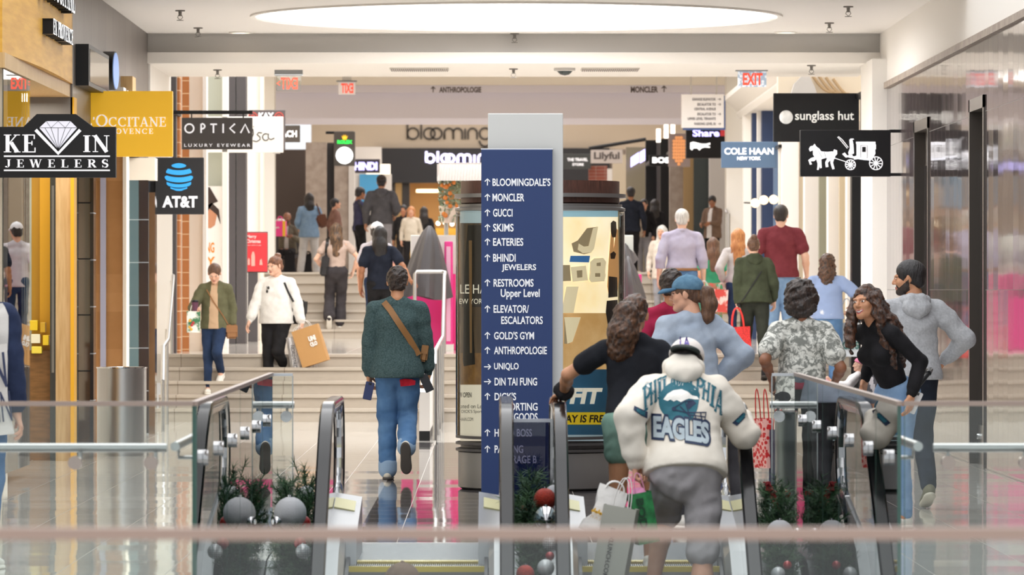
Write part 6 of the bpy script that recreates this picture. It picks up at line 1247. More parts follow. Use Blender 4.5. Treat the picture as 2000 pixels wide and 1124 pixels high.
# things worn or printed, laid on the side that faces the viewer
def bvh_of(o):
    off = Vector((0, 0, 0)); pw = o.parent
    while pw is not None: off += pw.location; pw = pw.parent
    me = o.data; n = len(me.vertices); co = np.empty(n*3, np.float32); me.vertices.foreach_get('co', co); co = co.reshape(-1, 3)+np.array(off, np.float32)
    return BVHTree.FromPolygons([tuple(c) for c in co], [tuple(p.vertices) for p in me.polygons])
def drape(bv, x, z, Y, lift=.005, default=None):
    h_ = bv.ray_cast(Vector((x, Y-1.5, z)), Vector((0, 1, 0)))
    return (x, h_[0].y-lift, z) if h_[0] is not None else (x, default if default is not None else Y, z)
def strap(name, bv, pts, Y, width, m, parent, lift=.006, n=26, thick=.005):
    """band laid along pixel points over the clothing"""
    P_ = []
    for i in range(len(pts)-1):
        k = max(2, int(n/(len(pts)-1)))
        for j in range(k): t = j/k; P_.append((pts[i][0]+(pts[i+1][0]-pts[i][0])*t, pts[i][1]+(pts[i+1][1]-pts[i][1])*t))
    P_.append(pts[-1]); Q = []; last = None
    for (a, c) in P_:
        x, z = PX(a, Y), PZ(c, Y); p = drape(bv, x, z, Y, lift, last); last = p[1]; Q.append(Vector(p))
    ys = [q.y for q in Q]
    for i in range(len(Q)): Q[i].y = sum(ys[max(0, i-2):i+3])/len(ys[max(0, i-2):i+3])-.002
    b = MB(); V = []
    for i, p in enumerate(Q):
        t = (Q[min(i+1, len(Q)-1)]-Q[max(i-1, 0)]).normalized(); s_ = t.cross(Vector((0, -1, 0))).normalized()*width/2; nrm = Vector((0, -thick, 0))
        V += [p-s_, p+s_, p+s_+nrm, p-s_+nrm]
    Fs = [(i*4+k, i*4+(k+1) % 4, (i+1)*4+(k+1) % 4, (i+1)*4+k) for i in range(len(Q)-1) for k in range(4)]+[(0, 1, 2, 3), (len(Q)*4-1, len(Q)*4-2, len(Q)*4-3, len(Q)*4-4)]
    return b.add(V, Fs).build(name, m, parent)
def print_on(name, bv, v2px, faces, Y, m, parent, lift=.003):
    """flat print laid on clothing; v2px are frame pixels at the distance Y"""
    bm = bmesh.new(); vs_ = [bm.verts.new((a, 0, c)) for a, c in v2px]
    for f in faces:
        try: bm.faces.new([vs_[i] for i in f])
        except ValueError: pass
    bmesh.ops.triangulate(bm, faces=bm.faces[:])
    for _ in range(3):
        es = [e for e in bm.edges if e.calc_length() > 9]
        if not es: break
        bmesh.ops.subdivide_edges(bm, edges=es, cuts=1)
        bmesh.ops.triangulate(bm, faces=[f for f in bm.faces if len(f.verts) > 3])
    last = None
    for v in bm.verts: p = drape(bv, PX(v.co.x, Y), PZ(v.co.z, Y), Y, lift, last); last = p[1]; v.co = p
    return MB().bm(bm).build(name, m, parent)
def band_px(lines, wd): 
    V = []; Fc = []
    for pts in lines: a, f = stroke_geo([(pts, wd)]); n = len(V); V += a; Fc += [tuple(i+n for i in q) for q in f]
    return V, Fc
# ------------------------------------------------------------------ wardrobe
S_L = skin('light', '#d8a68a', '#cf9a7e'); S_M = skin('medium', '#c48f6c', '#b98261'); S_T = skin('tan', '#a97251', '#9d6847'); S_D = skin('brown', '#8a5a40', '#7d5038'); S_P = skin('pale', '#e3b8a0', '#dba98f')
H_DK = hairm('dark', '#1d1715', '#2f2521'); H_DKC = hairm('dark_curl', '#1e1614', '#3a2a22', True); H_BR = hairm('brown', '#4b3224', '#6a4a33'); H_BRC = hairm('brown_curl', '#24160f', '#5f3e27', True); H_AUB = hairm('auburn', '#5f3c2c', '#8a5d42', True); H_GR = hairm('grey', '#b9b4ae', '#dcd8d2'); H_RED = hairm('ginger', '#a8683a', '#cf9158'); H_BLK = hairm('black', '#131112', '#241f20'); H_OMB = hairm('black_blond', '#2b2422', '#7a5a3d')
JEAN = cloth('jean_blue', '#41648f', '#5b7fa8', scale=5); JEAND = cloth('jean_dark', '#22304a', '#2c3d5c', scale=6); JEANL = cloth('jean_light', '#6d8bb0', '#86a3c4', scale=7); JEANM = cloth('jean_mid', '#4a6a92', '#5d7fa6', scale=6)
BLKC = cloth('black', '#1c1b1d', '#262527', scale=8); BLKT = cloth('black_tee', '#1a1b20', '#23252b', scale=6); GRYC = cloth('grey', '#8a888b', '#97959a', scale=6); CHAR = cloth('charcoal', '#3c3b3f', '#4a494d', scale=6)
SNK = dict(m=cloth('sneaker_white', '#e4e0d8'), sole=mat('sole_white', '#efebe2', .6)); SNB = dict(m=cloth('sneaker_black', '#232224'), sole=mat('sole_dark', '#3a3635', .7))
def cap_on(J, m, mb, back=False, tilt=0, name='cap', logo=None, vh=.005, gs=1.):
    H = J['H']; W = J['W']; P = J['P']; s_ = -1 if back else 1; Rh = np.stack([H(1, 0, 0)-H(0, 0, 0), H(0, 1, 0)-H(0, 0, 0), H(0, 0, 1)-H(0, 0, 0)], 1)
    d = Sdf(); d.ell(H(0, -.014, .044), (.089*gs, .111*gs, .088*gs), .01, Rh).cut(H(0, 0, .032), Rh@V3(0, s_*.12, -1)); d.ell(H(0, -.014, .135*gs), (.01, .01, .006), .006, Rh)
    v, f = d.mesh(vh); o = np_mesh(name, W(v), f, m, None, P, J['base'])
    d = Sdf(); d.ell(H(0, s_*.112-.005, .030), (.076*gs, .092, .03), .01, Rh@R3('X', s_*-12)).ell(H(0, s_*.112, -.018), (.105, .2, .05), .004, Rh@R3('X', s_*-12), sub=True); d.cut(H(0, s_*.1, .046), Rh@V3(0, 0, 1)); v, f = d.mesh(min(vh, .004)); np_mesh('brim', W(v), f, mb, None, o, J['base'])
    return o
def worn(name, J, sdf, m, vh=.006, parent=None): v, f = sdf.mesh(vh); return np_mesh(name, J['W'](v), f, m, None, parent or J['P'], J['base'])
def bag(name, label, px, py, wp, hp, Y, depth, m, tilt=0, yaw=0, taper=.06, handles=None, hh=None, hmat=None, text=None, cat='bag', soft=0., group=None, extra=None):
    """carrier bag of wp x hp pixels centred at px,py; open mouth, two handle loops"""
    t = thing(name, label, cat, (0, 0, 0), group); w_, h_ = wp*Y/F/2, hp*Y/F/2; c = Vector((PX(px, Y), Y, PZ(py, Y)))
    M = Matrix.Translation(c)@Matrix.Rotation(math.radians(yaw), 4, 'Z')@Matrix.Rotation(math.radians(tilt), 4, 'Y'); d = depth/2; b = MB(); rr = random.Random(int(px*7+py)); V = []
    nz = 6; prof = []
    for j in range(nz+1):
        u = j/nz; z = -h_+2*h_*u; k = 1-taper*(1-u) if not soft else 1-soft*(1-abs(2*u-.75))*.25-taper*u
        dd = d*(1-.55*u) if soft else d*(1-.25*u)
        for (sx, sy) in ((-1, -1), (-.4, -1.06), (.4, -1.06), (1, -1), (1, 1), (.4, 1.04), (-.4, 1.04), (-1, 1)): V.append((sx*w_*k+rr.uniform(-1, 1)*soft*.012, sy*dd+rr.uniform(-1, 1)*soft*.008, z))
    Fs = [(j*8+k, j*8+(k+1) % 8, (j+1)*8+(k+1) % 8, (j+1)*8+k) for j in range(nz) for k in range(8)]+[tuple(range(7, -1, -1))]
    V2 = [(v[0]*.965, v[1]*.93, max(v[2], -h_+.004)) for v in V]; n = len(V)
    Fs += [tuple(i+n for i in reversed(q)) for q in Fs[:-1]]+[tuple(i+n for i in range(8))]+[(nz*8+k, nz*8+(k+1) % 8, n+nz*8+(k+1) % 8, n+nz*8+k) for k in range(8)]
    t.location = c
    b.add([M@Vector(v) for v in V+V2], Fs); body = b.build('bag_body', m, t, True if soft else False)
    if handles is not None:
        hh = hh or h_*.8
        for sy in (-1, 1):
            pts = [M@Vector((w_*.45*math.cos(PI*(1-i/10)), sy*d*.6, h_-.01+hh*math.sin(PI*i/10))) for i in range(11)]
            MB().tube(pts, handles, 8).build('handle', hmat or m, t, True)
    if text:
        for (s_, u0, u1, z0, z1, tm, bold, rot) in text:
            v2, f2 = text_geo(s_, bold, fit=((u1-u0)*2*w_, (z1-z0)*2*h_) if not rot else ((z1-z0)*2*h_, (u1-u0)*2*w_)); cx_, cz_ = (u0+u1-1)*w_, (z0+z1-1)*h_
            if rot: v2 = np.stack([v2[:, 1]*rot*-1, v2[:, 0]*rot], 1)
            MB().add([M@Vector((a+cx_, -d*1.08-.002, q+cz_)) for a, q in v2], f2).build('printed_lettering', tm, t)
    if extra: extra(t, M, w_, h_, d)
    return t
PAPER = mat('kraft_paper', '#b98d58', .7, bump=.2, bscale=18); WPAP = mat('white_paper', '#e7e4e0', .6); REDB = mat('red_bag', '#e0302b', .5); GRNB = mat('green_bag', '#2f7a4a', .5)
LEAB = mat('black_leather', '#1b1a1b', .35, bump=.15, bscale=90); LEAT = mat('tan_leather', '#8f6238', .45, bump=.15, bscale=90); LEABR = mat('brown_leather', '#5a3524', .4, bump=.15, bscale=90)
def phone(label, px, py, Y, tilt=0, col=None, case=None): 
    t = thing('phone', label, 'phone', (PX(px, Y), Y, PZ(py, Y))); M = Matrix.Translation(t.location)@Matrix.Rotation(math.radians(tilt), 4, 'Y'); bm = bmesh.new(); bmesh.ops.create_cube(bm, size=1, matrix=Matrix.Diagonal((.072, .009, .148, 1))); bmesh.ops.bevel(bm, geom=bm.edges[:], offset=.004, segments=2, affect='EDGES'); MB().bm(bm, M).build('case', col or mat('phone_dark', '#1d1f26', .3), t); b = MB(); b.add([M@Vector(p) for p in ((-.012, -.0052, .05), (.012, -.0052, .05), (.012, -.0052, .066), (-.012, -.0052, .066), (-.012, -.0068, .05), (.012, -.0068, .05), (.012, -.0068, .066), (-.012, -.0068, .066))], [(0, 1, 2, 3), (7, 6, 5, 4), (0, 4, 5, 1), (1, 5, 6, 2), (2, 6, 7, 3), (3, 7, 4, 0)]); b.build('camera_bump', mat('lens_black', '#0c0c0e', .1), t); return t
def side_bag(name, label, px, py, wp, hp, Y, depth, m, tilt=0, yaw=0, strap_pts=None, bv=None, sw_=.012, sm=None, cat='bag', flap=True):
    """soft leather bag: rounded body with a flap"""
    c = (PX(px, Y), Y, PZ(py, Y)); t = thing(name, label, cat, c); w_, h_ = wp*Y/F, hp*Y/F; bm = bmesh.new(); bmesh.ops.create_cube(bm, size=1, matrix=Matrix.Diagonal((w_, depth, h_, 1))); bmesh.ops.bevel(bm, geom=bm.edges[:], offset=min(w_, h_, depth)*.3, segments=3, affect='EDGES')
    M = Matrix.Translation(c)@Matrix.Rotation(math.radians(yaw), 4, 'Z')@Matrix.Rotation(math.radians(tilt), 4, 'Y'); body = MB().bm(bm, M).build('bag_body', m, t, True)
    if flap: bm = bmesh.new(); bmesh.ops.create_cube(bm, size=1, matrix=Matrix.Translation((0, -depth*.5, h_*.2))@Matrix.Diagonal((w_*.9, .008, h_*.5, 1))); MB().bm(bm, M).build('flap', m, t)
    if strap_pts: strap('strap', bv, strap_pts, Y, sw_, sm or m, t)
    return t
# ------------------------------------------------------------------ people near the escalators
# man in the green sweater
Y = 41.8
J = person('man in heathered dark green sweater and blue jeans walking away, tan strap across his back', 776, Y, 0, 0, 1.76, 1, girth=1.1, sw=1.12, lf=(-.075, .05, 0, -2, 0), rf=(.075, -.42, .13, -6, 72), la=('px', 719, 748, .05), lp=(-1, -.5, 0), ra=('px', 838, 742, .08), rp=(1, -.5, 0), lhand=dict(d=(.1, .25, -.9), u=(.3, .9, .2), curl=.55), rhand=dict(d=(-.1, .35, -.9), u=(-.3, .9, .2), curl=.6),
    sk=S_M, hair=('curls',), hm=H_DKC, beard=H_DKC, top=dict(m=cloth('green_knit', '#34484a', '#4d6062', scale=90, bump=.5, bscale=160), loose=1.2, hem=.83, flare=.172, rib=.165, arm=.07, wr=.005, name='sweater', neck=.03, cuff=.05), bot=dict(m=JEAN, waist=.95, loose=1.15, hem=.07, cuff=cloth('jean_cuff', '#8ba3bd'), name='jeans', wr=.006), shoes=dict(m=cloth('canvas_cream', '#d9d3c4'), sole=mat('sole_grey_brown', '#4b4642', .8)))
bv = bvh_of(J['top']); LTAN = mat('strap_tan', '#8a6136', .5)
side_bag('crossbody_bag', 'tan crossbody bag with a wide strap over the green sweater back', 829, 690, 14, 34, Y-.02, .05, LTAN, 8, 0, [(750, 590), (763, 606), (780, 632), (800, 662), (818, 694)], bv, .05)
b = MB(); cl = [(781, 742), (790, 740), (804, 741), (812, 744), (811, 752), (796, 754), (783, 755)]
bvj = bvh_of(J['pants']); b.prism([(PX(x, Y), PZ(y, Y)) for x, y in cl], drape(bvj, PX(797, Y), PZ(749, Y), Y)[1]-.028, drape(bvj, PX(797, Y), PZ(749, Y), Y)[1]+.01); tag(b.build('red_cloth', cloth('red', '#c2283a', '#a81f30', scale=30)), 'red cloth tucked in the back pocket of the blue jeans', 'cloth')
phone('navy phone in the left hand of the green sweater man', 720, 764, Y-.03, 12, mat('phone_navy', '#24305e', .35)); phone('dark phone in the right hand of the green sweater man', 833, 749, Y-.03, -25)
# cream hoodie man at the top of the right escalator
Y = 28.0; CRMH = cloth('cream_fleece', '#e6dfd3', '#ddd5c8', scale=7, bump=.12, bscale=300)
J = person('broad man in cream hoodie with big printed back and grey shorts, carrying bags', 1338, Y, steplev(28.0)+.05, 0, 1.80, 1, girth=1.24, sw=1.04, lean=25, hdz=.06, hd=(-6, 24, 6), la=('px', 1240, 905, -.03), ra=('w', 1.36, 28.46, .85), rp=(.55, -.3, -1), lp=(-.6, -1, 0), lhand=dict(d=(.1, .1, -1), u=(.2, 1, 0), curl=1.0), rhand=dict(d=(-.1, 1, .15), u=(-1, .1, 0), curl=.5),
    lf=(-.15, .32, .19, -8, 0), rf=(.11, -.02, 0, -10, 0), sk=S_L, hair=('short',), hm=H_DK, top=dict(m=CRMH, loose=1.2, hem=.89, flare=.158, rib=.150, arm=.084, cuff=.06, wrist=.045, hood=1.06, hz=.055, wr=.009, name='hoodie'), bot=dict(m=cloth('grey_sweat', '#a9a5a8', '#b6b2b5', scale=9), len=.52, loose=1.12, hem=.088, waist=.98, name='shorts', wr=.008), shoes=SNK)
cap_on(J, mat('cap_cream', '#e4dcd6', .8), mat('brim_dark_green', '#16221f', .7), True, vh=.0045, gs=1.08)
bv = bvh_of(J['top']); TEAL = mat('print_teal', '#1f6272', .7); NVP_ = mat('print_navy', '#1b2b4a', .7); WHP = mat('print_white', '#f3f0ea', .7); GYP = mat('print_grey', '#a9b6bd', .7)
ARC = []
word = 'PHILADELPHIA'
def arc_word(grow, m, lift, name):
    V = []; Fc = []
    # letters stand on a tall arch from the left shoulder blade to the right one
    for k, ch in enumerate(word):
        u = (k+.5)/len(word); q = 2*u-1
        bx = 1334+76*q; by = 756+56*abs(q)**1.5+4*q; tx = 1336+80*q; ty = 729+34*abs(q)**1.7+6*q; lw = 15.5 if ch != 'I' else 9
        wd, st = serif(ch, T=.2+grow*.5, t=.13+grow*.5, sf=.11+grow*.3)
        ax, az = bx-tx, by-ty; 
        v, f = stroke_geo(st); n = len(V)
        dx, dz = (tx-bx), (ty-by)
        slope = (56*1.5*abs(q)**.5*(1 if q > 0 else -1))/76*.8
        for (a, c) in v: X_ = (a-wd/2)/wd*lw*1.05; V.append((bx+dx*c+X_, by+dz*c+X_*slope*.75))
        Fc += [tuple(i+n for i in q) for q in f]
    return print_on(name, bv, V, Fc, Y, m, J['top'], lift)
arc_word(.17, NVP_, .0015, 'print_outline'); arc_word(.09, WHP, .0025, 'print_inline'); arc_word(0., TEAL, .0035, 'print_lettering')
def blob(pts, m, lift, name='print_emblem'): return print_on(name, bv, pts, [tuple(range(len(pts)))], Y, m, J['top'], lift)
blob(ringpx(1330, 785, 43, 40, 60, 300, 30)[:-1]+[(1352, 819), (1362, 800), (1368, 772), (1360, 756)], TEAL, .003)
blob([(1296, 781), (1304, 770), (1316, 763), (1332, 761), (1344, 766), (1352, 773), (1362, 775), (1366, 781), (1358, 781), (1346, 779), (1338, 782), (1330, 786), (1322, 782), (1316, 785), (1310, 781), (1304, 784)], WHP, .0045)
blob([(1344, 784), (1354, 782), (1360, 788), (1352, 794), (1346, 800), (1340, 794)], NVP_, .005)
a, f = band_px([[(1316, 797), (1338, 784), (1346, 810), (1378, 815)], [(1318, 801), (1340, 806), (1380, 806)], [(1338, 784), (1352, 783)], [(1346, 810), (1352, 822), (1376, 824), (1379, 806)], [(1356, 806), (1360, 824)], [(1368, 806), (1371, 824)], [(1328, 794), (1346, 812)]], 2.2); print_on('print_face_mask', bv, a, f, Y, NVP_, J['top'], .0062)
blob(ringpx(1316, 799, 4, 4, 0, 360, 10)[:-1], NVP_, .0065)
v2, f2 = text_geo('EAGLES', .05, fit=(108, 42)); v2 = np.array([(1330+a, 838-c+a*.12+.0016*a*a*.5) for a, c in v2])
v3, f3 = text_geo('EAGLES', .11, fit=(116, 52)); v3 = np.array([(1330+a, 838-c+a*.12+.0008*a*a) for a, c in v3])
print_on('print_outline', bv, v3, f3, Y, NVP_, J['top'], .0068); print_on('print_lettering', bv, v2, f2, Y, GYP, J['top'], .0085)
for pts in ([(1238, 792), (1265, 805), (1264, 818), (1252, 812), (1236, 800)], [(1432, 828), (1462, 800), (1464, 812), (1442, 834)]):
    blob(pts, NVP_, .004, 'sleeve_patch'); cxm = sum(p[0] for p in pts)/len(pts); cym = sum(p[1] for p in pts)/len(pts); blob([(cxm+(p[0]-cxm)*.62, cym+(p[1]-cym)*.62) for p in pts], TEAL, .0055, 'sleeve_patch_letter')
cp = [o for o in J['P'].children if o.name.startswith('cap')][0]; bvc = bvh_of(cp); v2, f2 = text_geo('LA', .02, fit=(20, 20)); lp_ = J['W'](J['H'](0, -.118, .080)); lx, lz = 965+F*lp_[0]/lp_[1], 565-F*(lp_[2]-HC)/lp_[1]; print_on('cap_lettering', bvc, np.array([(lx+a, lz-c) for a, c in v2]), f2, Y, mat('cap_purple', '#6f5fae', .7), cp, .004)
bag('plastic_bag', 'white plastic carrier bag with yellow marks in the cream hoodie man\'s hand', 1184, 1000, 82, 96, 27.95, .16, mat('white_plastic', '#e6e3df', .35, bump=.5, bscale=22), 22, 0, .35, .004, .05, None, [('***', .15, .5, .25, .5, mat('mark_yellow', '#eab22a', .5), .05, 0)], soft=1.)
bag('grey_carrier_bag', 'tall grey shop bag with vertical lettering in the cream hoodie man\'s hand', 1202, 1064, 66, 150, 27.88, .12, mat('grey_bag', '#a6a69c', .6), 10, -14, .03, .003, .17, WPAP, [('BOXLUNCH.COM', .36, .5, .06, .72, mat('bag_ink', '#3c3c39', .6), .02, -1)])
bag('green_carrier_bag', 'green printed shop bag with pink tissue in the cream hoodie man\'s hand', 1256, 1012, 44, 100, 27.95, .10, mat('green_print', '#2f8a4c', .45, col2='#1e5f35', scale=22), -10, 12, .04, .003, .12, mat('pink_cord', '#d98fb4', .6), [('BODY', .2, .55, .1, .9, mat('bag_dark_print', '#173f26', .5), .04, -1)], extra=lambda t, M, w_, h_, d: MB().add([M@Vector((x*w_*.8, y*d*.5, h_+z)) for x, y, z in ((-1, -1, -.02), (1, -1, -.02), (1, 1, -.02), (-1, 1, -.02), (-.5, 0, .03), (.5, .2, .025))], [(0, 1, 5, 4), (2, 3, 4, 5), (1, 2, 5), (3, 0, 4)]).build('tissue', mat('tissue_pink', '#e89ac4', .7), t))
# woman in the black tee, hand on the rail
Y = 28.85
J = person('woman in black tee and sage shorts with long curly ponytail, hand on the escalator rail', 1240, Y, -.06, 4, 1.62, 1, girth=1.1, sw=1.02, lean=13, hd=(-12, 8, 4), la=('w', .395, 29.2, .962), lp=(-.75, -1, .2), lhand=dict(d=(-.35, .9, -.25), u=(.9, .35, 0), curl=.35), sk=S_M, hair=('pony', .33, .095, .0, -.05, 'curly'), hm=H_BRC,
    top=dict(m=BLKT, loose=1.12, hem=.90, flare=.155, sleeve=.55, arm=.07, wr=.005, name='tee'), bot=dict(m=cloth('sage', '#6f8f82', '#7d9d90', scale=12), len=.2, hem=.092, loose=1.1, waist=.97, name='shorts', wr=.007), shoes=SNK, lf=(-.1, .05, 0, -8, 0), rf=(.12, .02, 0, -12, 0))
sd = Sdf(); H = J['H']
def torus_pts(c, n1, r, k=14):
    n1 = unit(n1); u = unit(np.cross(n1, V3(.3, .2, 1))); v = np.cross(n1, u); return [c+(u*math.cos(2*PI*i/k)+v*math.sin(2*PI*i/k))*r for i in range(k+1)]
def loc_of(J, wpt, head): return (R3('Z', head).T@(np.asarray(wpt)-J['base']))/J['sc']
wl = loc_of(J, J['lw'], 4); el = loc_of(J, J['le'], 4); sd.chain(torus_pts(wl-unit(wl-el)*.04, wl-el, .042), [.021]*15, .01).noise(.007, 60, 1); worn('scrunchie', J, sd, BLKC, .005)
sd = Sdf(); pn = loc_of(J, J['pony'], 4); sd.chain(torus_pts(pn+V3(0, -.012, -.004), V3(0, -1, -.35), .03), [.011]*15, .006).noise(.003, 80, 2); worn('hair_tie', J, sd, cloth('tie_beige', '#c9a58b'), .004)
# woman with the blue cap
Y = 33.3
J = person('woman with denim blue cap and ponytail in pale blue sweatshirt, face in profile', 1350, Y, 0, 18, 1.66, 1, girth=1.12, sw=1.02, lean=3, hd=(62, 4, 0), ra=(.20, .06, 1.02), rp=(1, -.5, .1), sk=S_L, hair=('pony', .25, .052, .02, .0), hm=H_BR, brow=H_DK,
    top=dict(m=cloth('pale_blue_fleece', '#97a3b4', '#a5b0bf', scale=10), loose=1.28, hem=.86, flare=.165, arm=.088, cuff=.06, wr=.008, name='sweatshirt'), bot=dict(m=CHAR, name='leggings'), shoes=SNK)
cap_on(J, cloth('cap_blue', '#4f7088', '#5f8198', scale=30), cloth('cap_blue_brim', '#4a6c86'), vh=.0045)
# person in crimson, mostly hidden
J = person('person with short dark curls in crimson tee mostly hidden behind the blue cap woman', 1311, 37, 0, 0, 1.72, 2, sk=S_T, hair=('curls',), hm=H_DKC, top=dict(m=cloth('crimson', '#8f1f3a', '#a1284a', scale=9), sleeve=.55, loose=1.15, hem=.85, name='tee'), bot=dict(m=BLKC), shoes=SNB)
# teen in the leaf shirt
Y = 33.0
LEAF = cloth('leaf_print', '#d6d6cf', '#7c7e79', scale=30, kind='VORONOI', ramp=(.6, .85))
def leafy():
    nt = LEAF.node_tree; v = [n for n in nt.nodes if n.type == 'TEX_VORONOI'][0]; nz = nt.nodes.new('ShaderNodeTexNoise'); nz.inputs['Scale'].default_value = 9; nz.inputs['Detail'].default_value = 5; ad = nt.nodes.new('ShaderNodeMixRGB'); ad.blend_type = 'ADD'; ad.inputs[0].default_value = .25
    mp = [n for n in nt.nodes if n.type == 'MAPPING'][0]; nt.links.new(mp.outputs[0], nz.inputs['Vector']); nt.links.new(mp.outputs[0], ad.inputs[1]); nt.links.new(nz.outputs['Color'], ad.inputs[2]); nt.links.new(ad.outputs[0], v.inputs['Vector']); v.feature = 'F2'
leafy()
J = person('teenager with a round dark afro in grey leaf print shirt beside the glass wall', 1565, Y, 0, -3, 1.62, 1, girth=.98, sw=.96, la=('px', 1508, 742, .02), ra=('px', 1630, 748, .12), lhand=dict(d=(0, .1, -1), u=(.3, .9, 0), curl=.95), rhand=dict(d=(.05, .5, -.8), u=(-.2, .9, .3), curl=.5), sk=S_D, hair=('afro',), hm=H_DKC, top=dict(m=LEAF, sleeve=.6, loose=1.25, hem=.83, flare=.165, arm=.085, wr=.006, name='shirt'), bot=dict(m=BLKC, loose=1.15), shoes=SNB)
LACE = mat('red_lace_print', '#c92a2c', .5, col2='#eab0a6', scale=38, kind='VORONOI', ramp=(.42, .5))
bag('patterned_bag', 'red bag with white lace print behind the right escalator rail', 1492, 866, 24, 96, 32.8, .16, LACE, -4, 30, .02, .004, .20, mat('red_cord', '#b8201f', .5), None); bag('paper_carrier_bag', 'navy and white paper bag beside the red lace print bag', 1521, 905, 26, 130, 32.7, .14, mat('navy_paper', '#1f2a44', .5), 0, 18, .01, .003, .14, mat('red_cord', '#b8201f', .5), None, extra=lambda t, M, w_, h_, d: MB().tube([M@Vector((sx*w_, -d, z)) for sx, z in ((-1, -h_), (-1, h_), (1, h_), (1, -h_))], .004, 6).build('white_edge', WPAP, t))
# man in the grey hoodie
Y = 36.4
J = person('bearded man in light grey hoodie and black trousers looking left, far right', 1782, Y, 0, 14, 1.78, 1, girth=1.08, sw=1.1, hd=(68, 4, 0), ra=(.26, .12, 1.02), rp=(1, -.6, 0), sk=S_M, hair=('short',), hm=H_BLK, beard=hairm('beard', '#2a211d', '#3a2e28'), top=dict(m=cloth('grey_marl', '#a3a5a9', '#b4b6ba', scale=60), loose=1.25, hem=.90, rib=.155, flare=.17, arm=.078, hood=1.1, wr=.007, name='hoodie'), bot=dict(m=cloth('ink_jean', '#1d222c', '#262d3a', scale=8), loose=1.1, waist=.97), shoes=dict(m=cloth('olive_sneaker', '#6d6a58'), sole=mat('sole_cream', '#b9b3a4', .7)), lf=(-.13, .15, 0, -5, 0), rf=(.07, -.22, .03, -8, 22))
# laughing woman leaning over the stroller
Y = 33.4
def laugh_hair(hh, H, T, NB):
    hh.chain([H(.085, -.0, .03), H(.10, .02, -.06), H(.105, .05, -.17), H(.10, .07, -.27), H(.09, .07, -.34)], [.03, .034, .036, .032, .016], .03)
    hh.chain([H(-.085, -.0, .03), H(-.095, .0, -.08), T(-.10, .02, 1.33), T(-.10, .03, 1.22), T(-.10, .03, 1.13)], [.03, .036, .042, .04, .02], .03)
    hh.chain([H(0, -.09, .03), T(-.02, -.10, 1.38), T(-.02, -.12, 1.24), T(-.02, -.11, 1.10)], [.06, .085, .085, .03], .04)
J = person('laughing woman with long dark curls in tight black top and jeans, leaning left', 1752, Y, 0, 128, 1.66, 1, girth=1.0, lean=27, hd=(12, -5, 6), la=('px', 1780, 772, -.26), lp=(-.2, -1, -.2), ra=('px', 1690, 742, .25), lhand=dict(d=(.05, .1, -1), u=(-.3, 1, 0), curl=.4), sk=S_M, hair=('long', .3, .07, 'curly'), hm=hairm('long_curl', '#1f1410', '#573725', True), extra=dict(hair=laugh_hair), lips=LIPR, smile=True, brow=H_DK,
    top=dict(m=cloth('black_knit', '#18181a', '#222124', scale=9), loose=.92, hem=.955, flare=.128, arm=.064, cuff=.042, wrist=.034, wr=.003, neck=.06, name='top'), bust=.95, bot=dict(m=JEANL, waist=1.0, loose=1.08, name='jeans'), shoes=SNK)
phone('thin white edged phone in the laughing woman\'s hand', 1785, 786, Y-.22, 24, mat('phone_white', '#d9d9da', .3))
# stroller with an infant
Y = 34.2; sx = PX(1686, Y); DGF = cloth('stroller_grey', '#4b4a4e', '#5a595d', scale=12); STRP = cloth('stroller_stripe', '#b5aeb0', '#c7c1c2', scale=20)
t = thing('stroller', 'dark grey stroller with folded striped hood beside the laughing woman', 'stroller', (sx, Y, 0))
sd = Sdf(); sd.ell((sx+.10, Y, .83), (.23, .21, .25), .02).ell((sx-.12, Y, .80), (.22, .19, .30), .02, sub=True).cut((sx, Y, .78), (.35, 0, -1)); v, f = sd.mesh(.010); fc = v[f].mean(1); ang_ = np.degrees(np.arctan2(fc[:, 2]-.74, fc[:, 0]-(sx+.10))); np_mesh('hood', v, f, [DGF, STRP], ((ang_ % 34) < 9).astype(int), t, (sx, Y, 0))
sd = Sdf(); sd.cone((sx-.22, Y-.0, .70), (sx+.12, Y, .60), .10, .13, .04, (0, 1, 0), 1.5).cone((sx+.12, Y, .6), (sx+.22, Y, .80), .12, .09, .04, (0, 1, 0), 1.5); v, f = sd.mesh(.012); np_mesh('seat', v, f, DGF, None, t, (sx, Y, 0))
for sy in (-.22, .22): MB().tube([(sx+.42, Y+sy, 1.0), (sx+.2, Y+sy, .72), (sx-.28, Y+sy, .14)], .014, 10).build('frame_tube', BLK, t, True); MB().tube([(sx+.10, Y+sy, .64), (sx+.16, Y+sy, .12)], .014, 10).build('frame_tube', BLK, t, True)
MB().tube([(sx+.42, Y-.22, 1.0), (sx+.45, Y, 1.02), (sx+.42, Y+.22, 1.0)], .018, 10).build('handlebar', BLK, t, True)
for (dx, sy) in ((-.3, -.22), (-.3, .22), (.16, -.24), (.16, .24)):
    q = MB().lathe([(.05, -.02), (.085, -.022), (.09, 0), (.085, .022), (.05, .02), (.05, -.02)], (0, 0, 0), 24).build('wheel', RUB, t, True, loc=(dx, sy, .092)); q.rotation_euler = (PI/2, 0, 0)
J = person('infant in pink hat and white sleeves lying in the grey stroller', 1645, 34.2, .52, 90, .62, 2, lean=-35, seat=True, sk=S_P, hair=('none',), lf=(-.12, .35, .75, 0, 0), rf=(.12, .35, .75, 0, 0), la=(-.2, .15, 1.15), ra=(.2, .15, 1.15), top=dict(m=cloth('baby_white', '#ece6e4'), hem=.9, name='romper'), bot=dict(m=cloth('baby_pink', '#e7a7b6')))
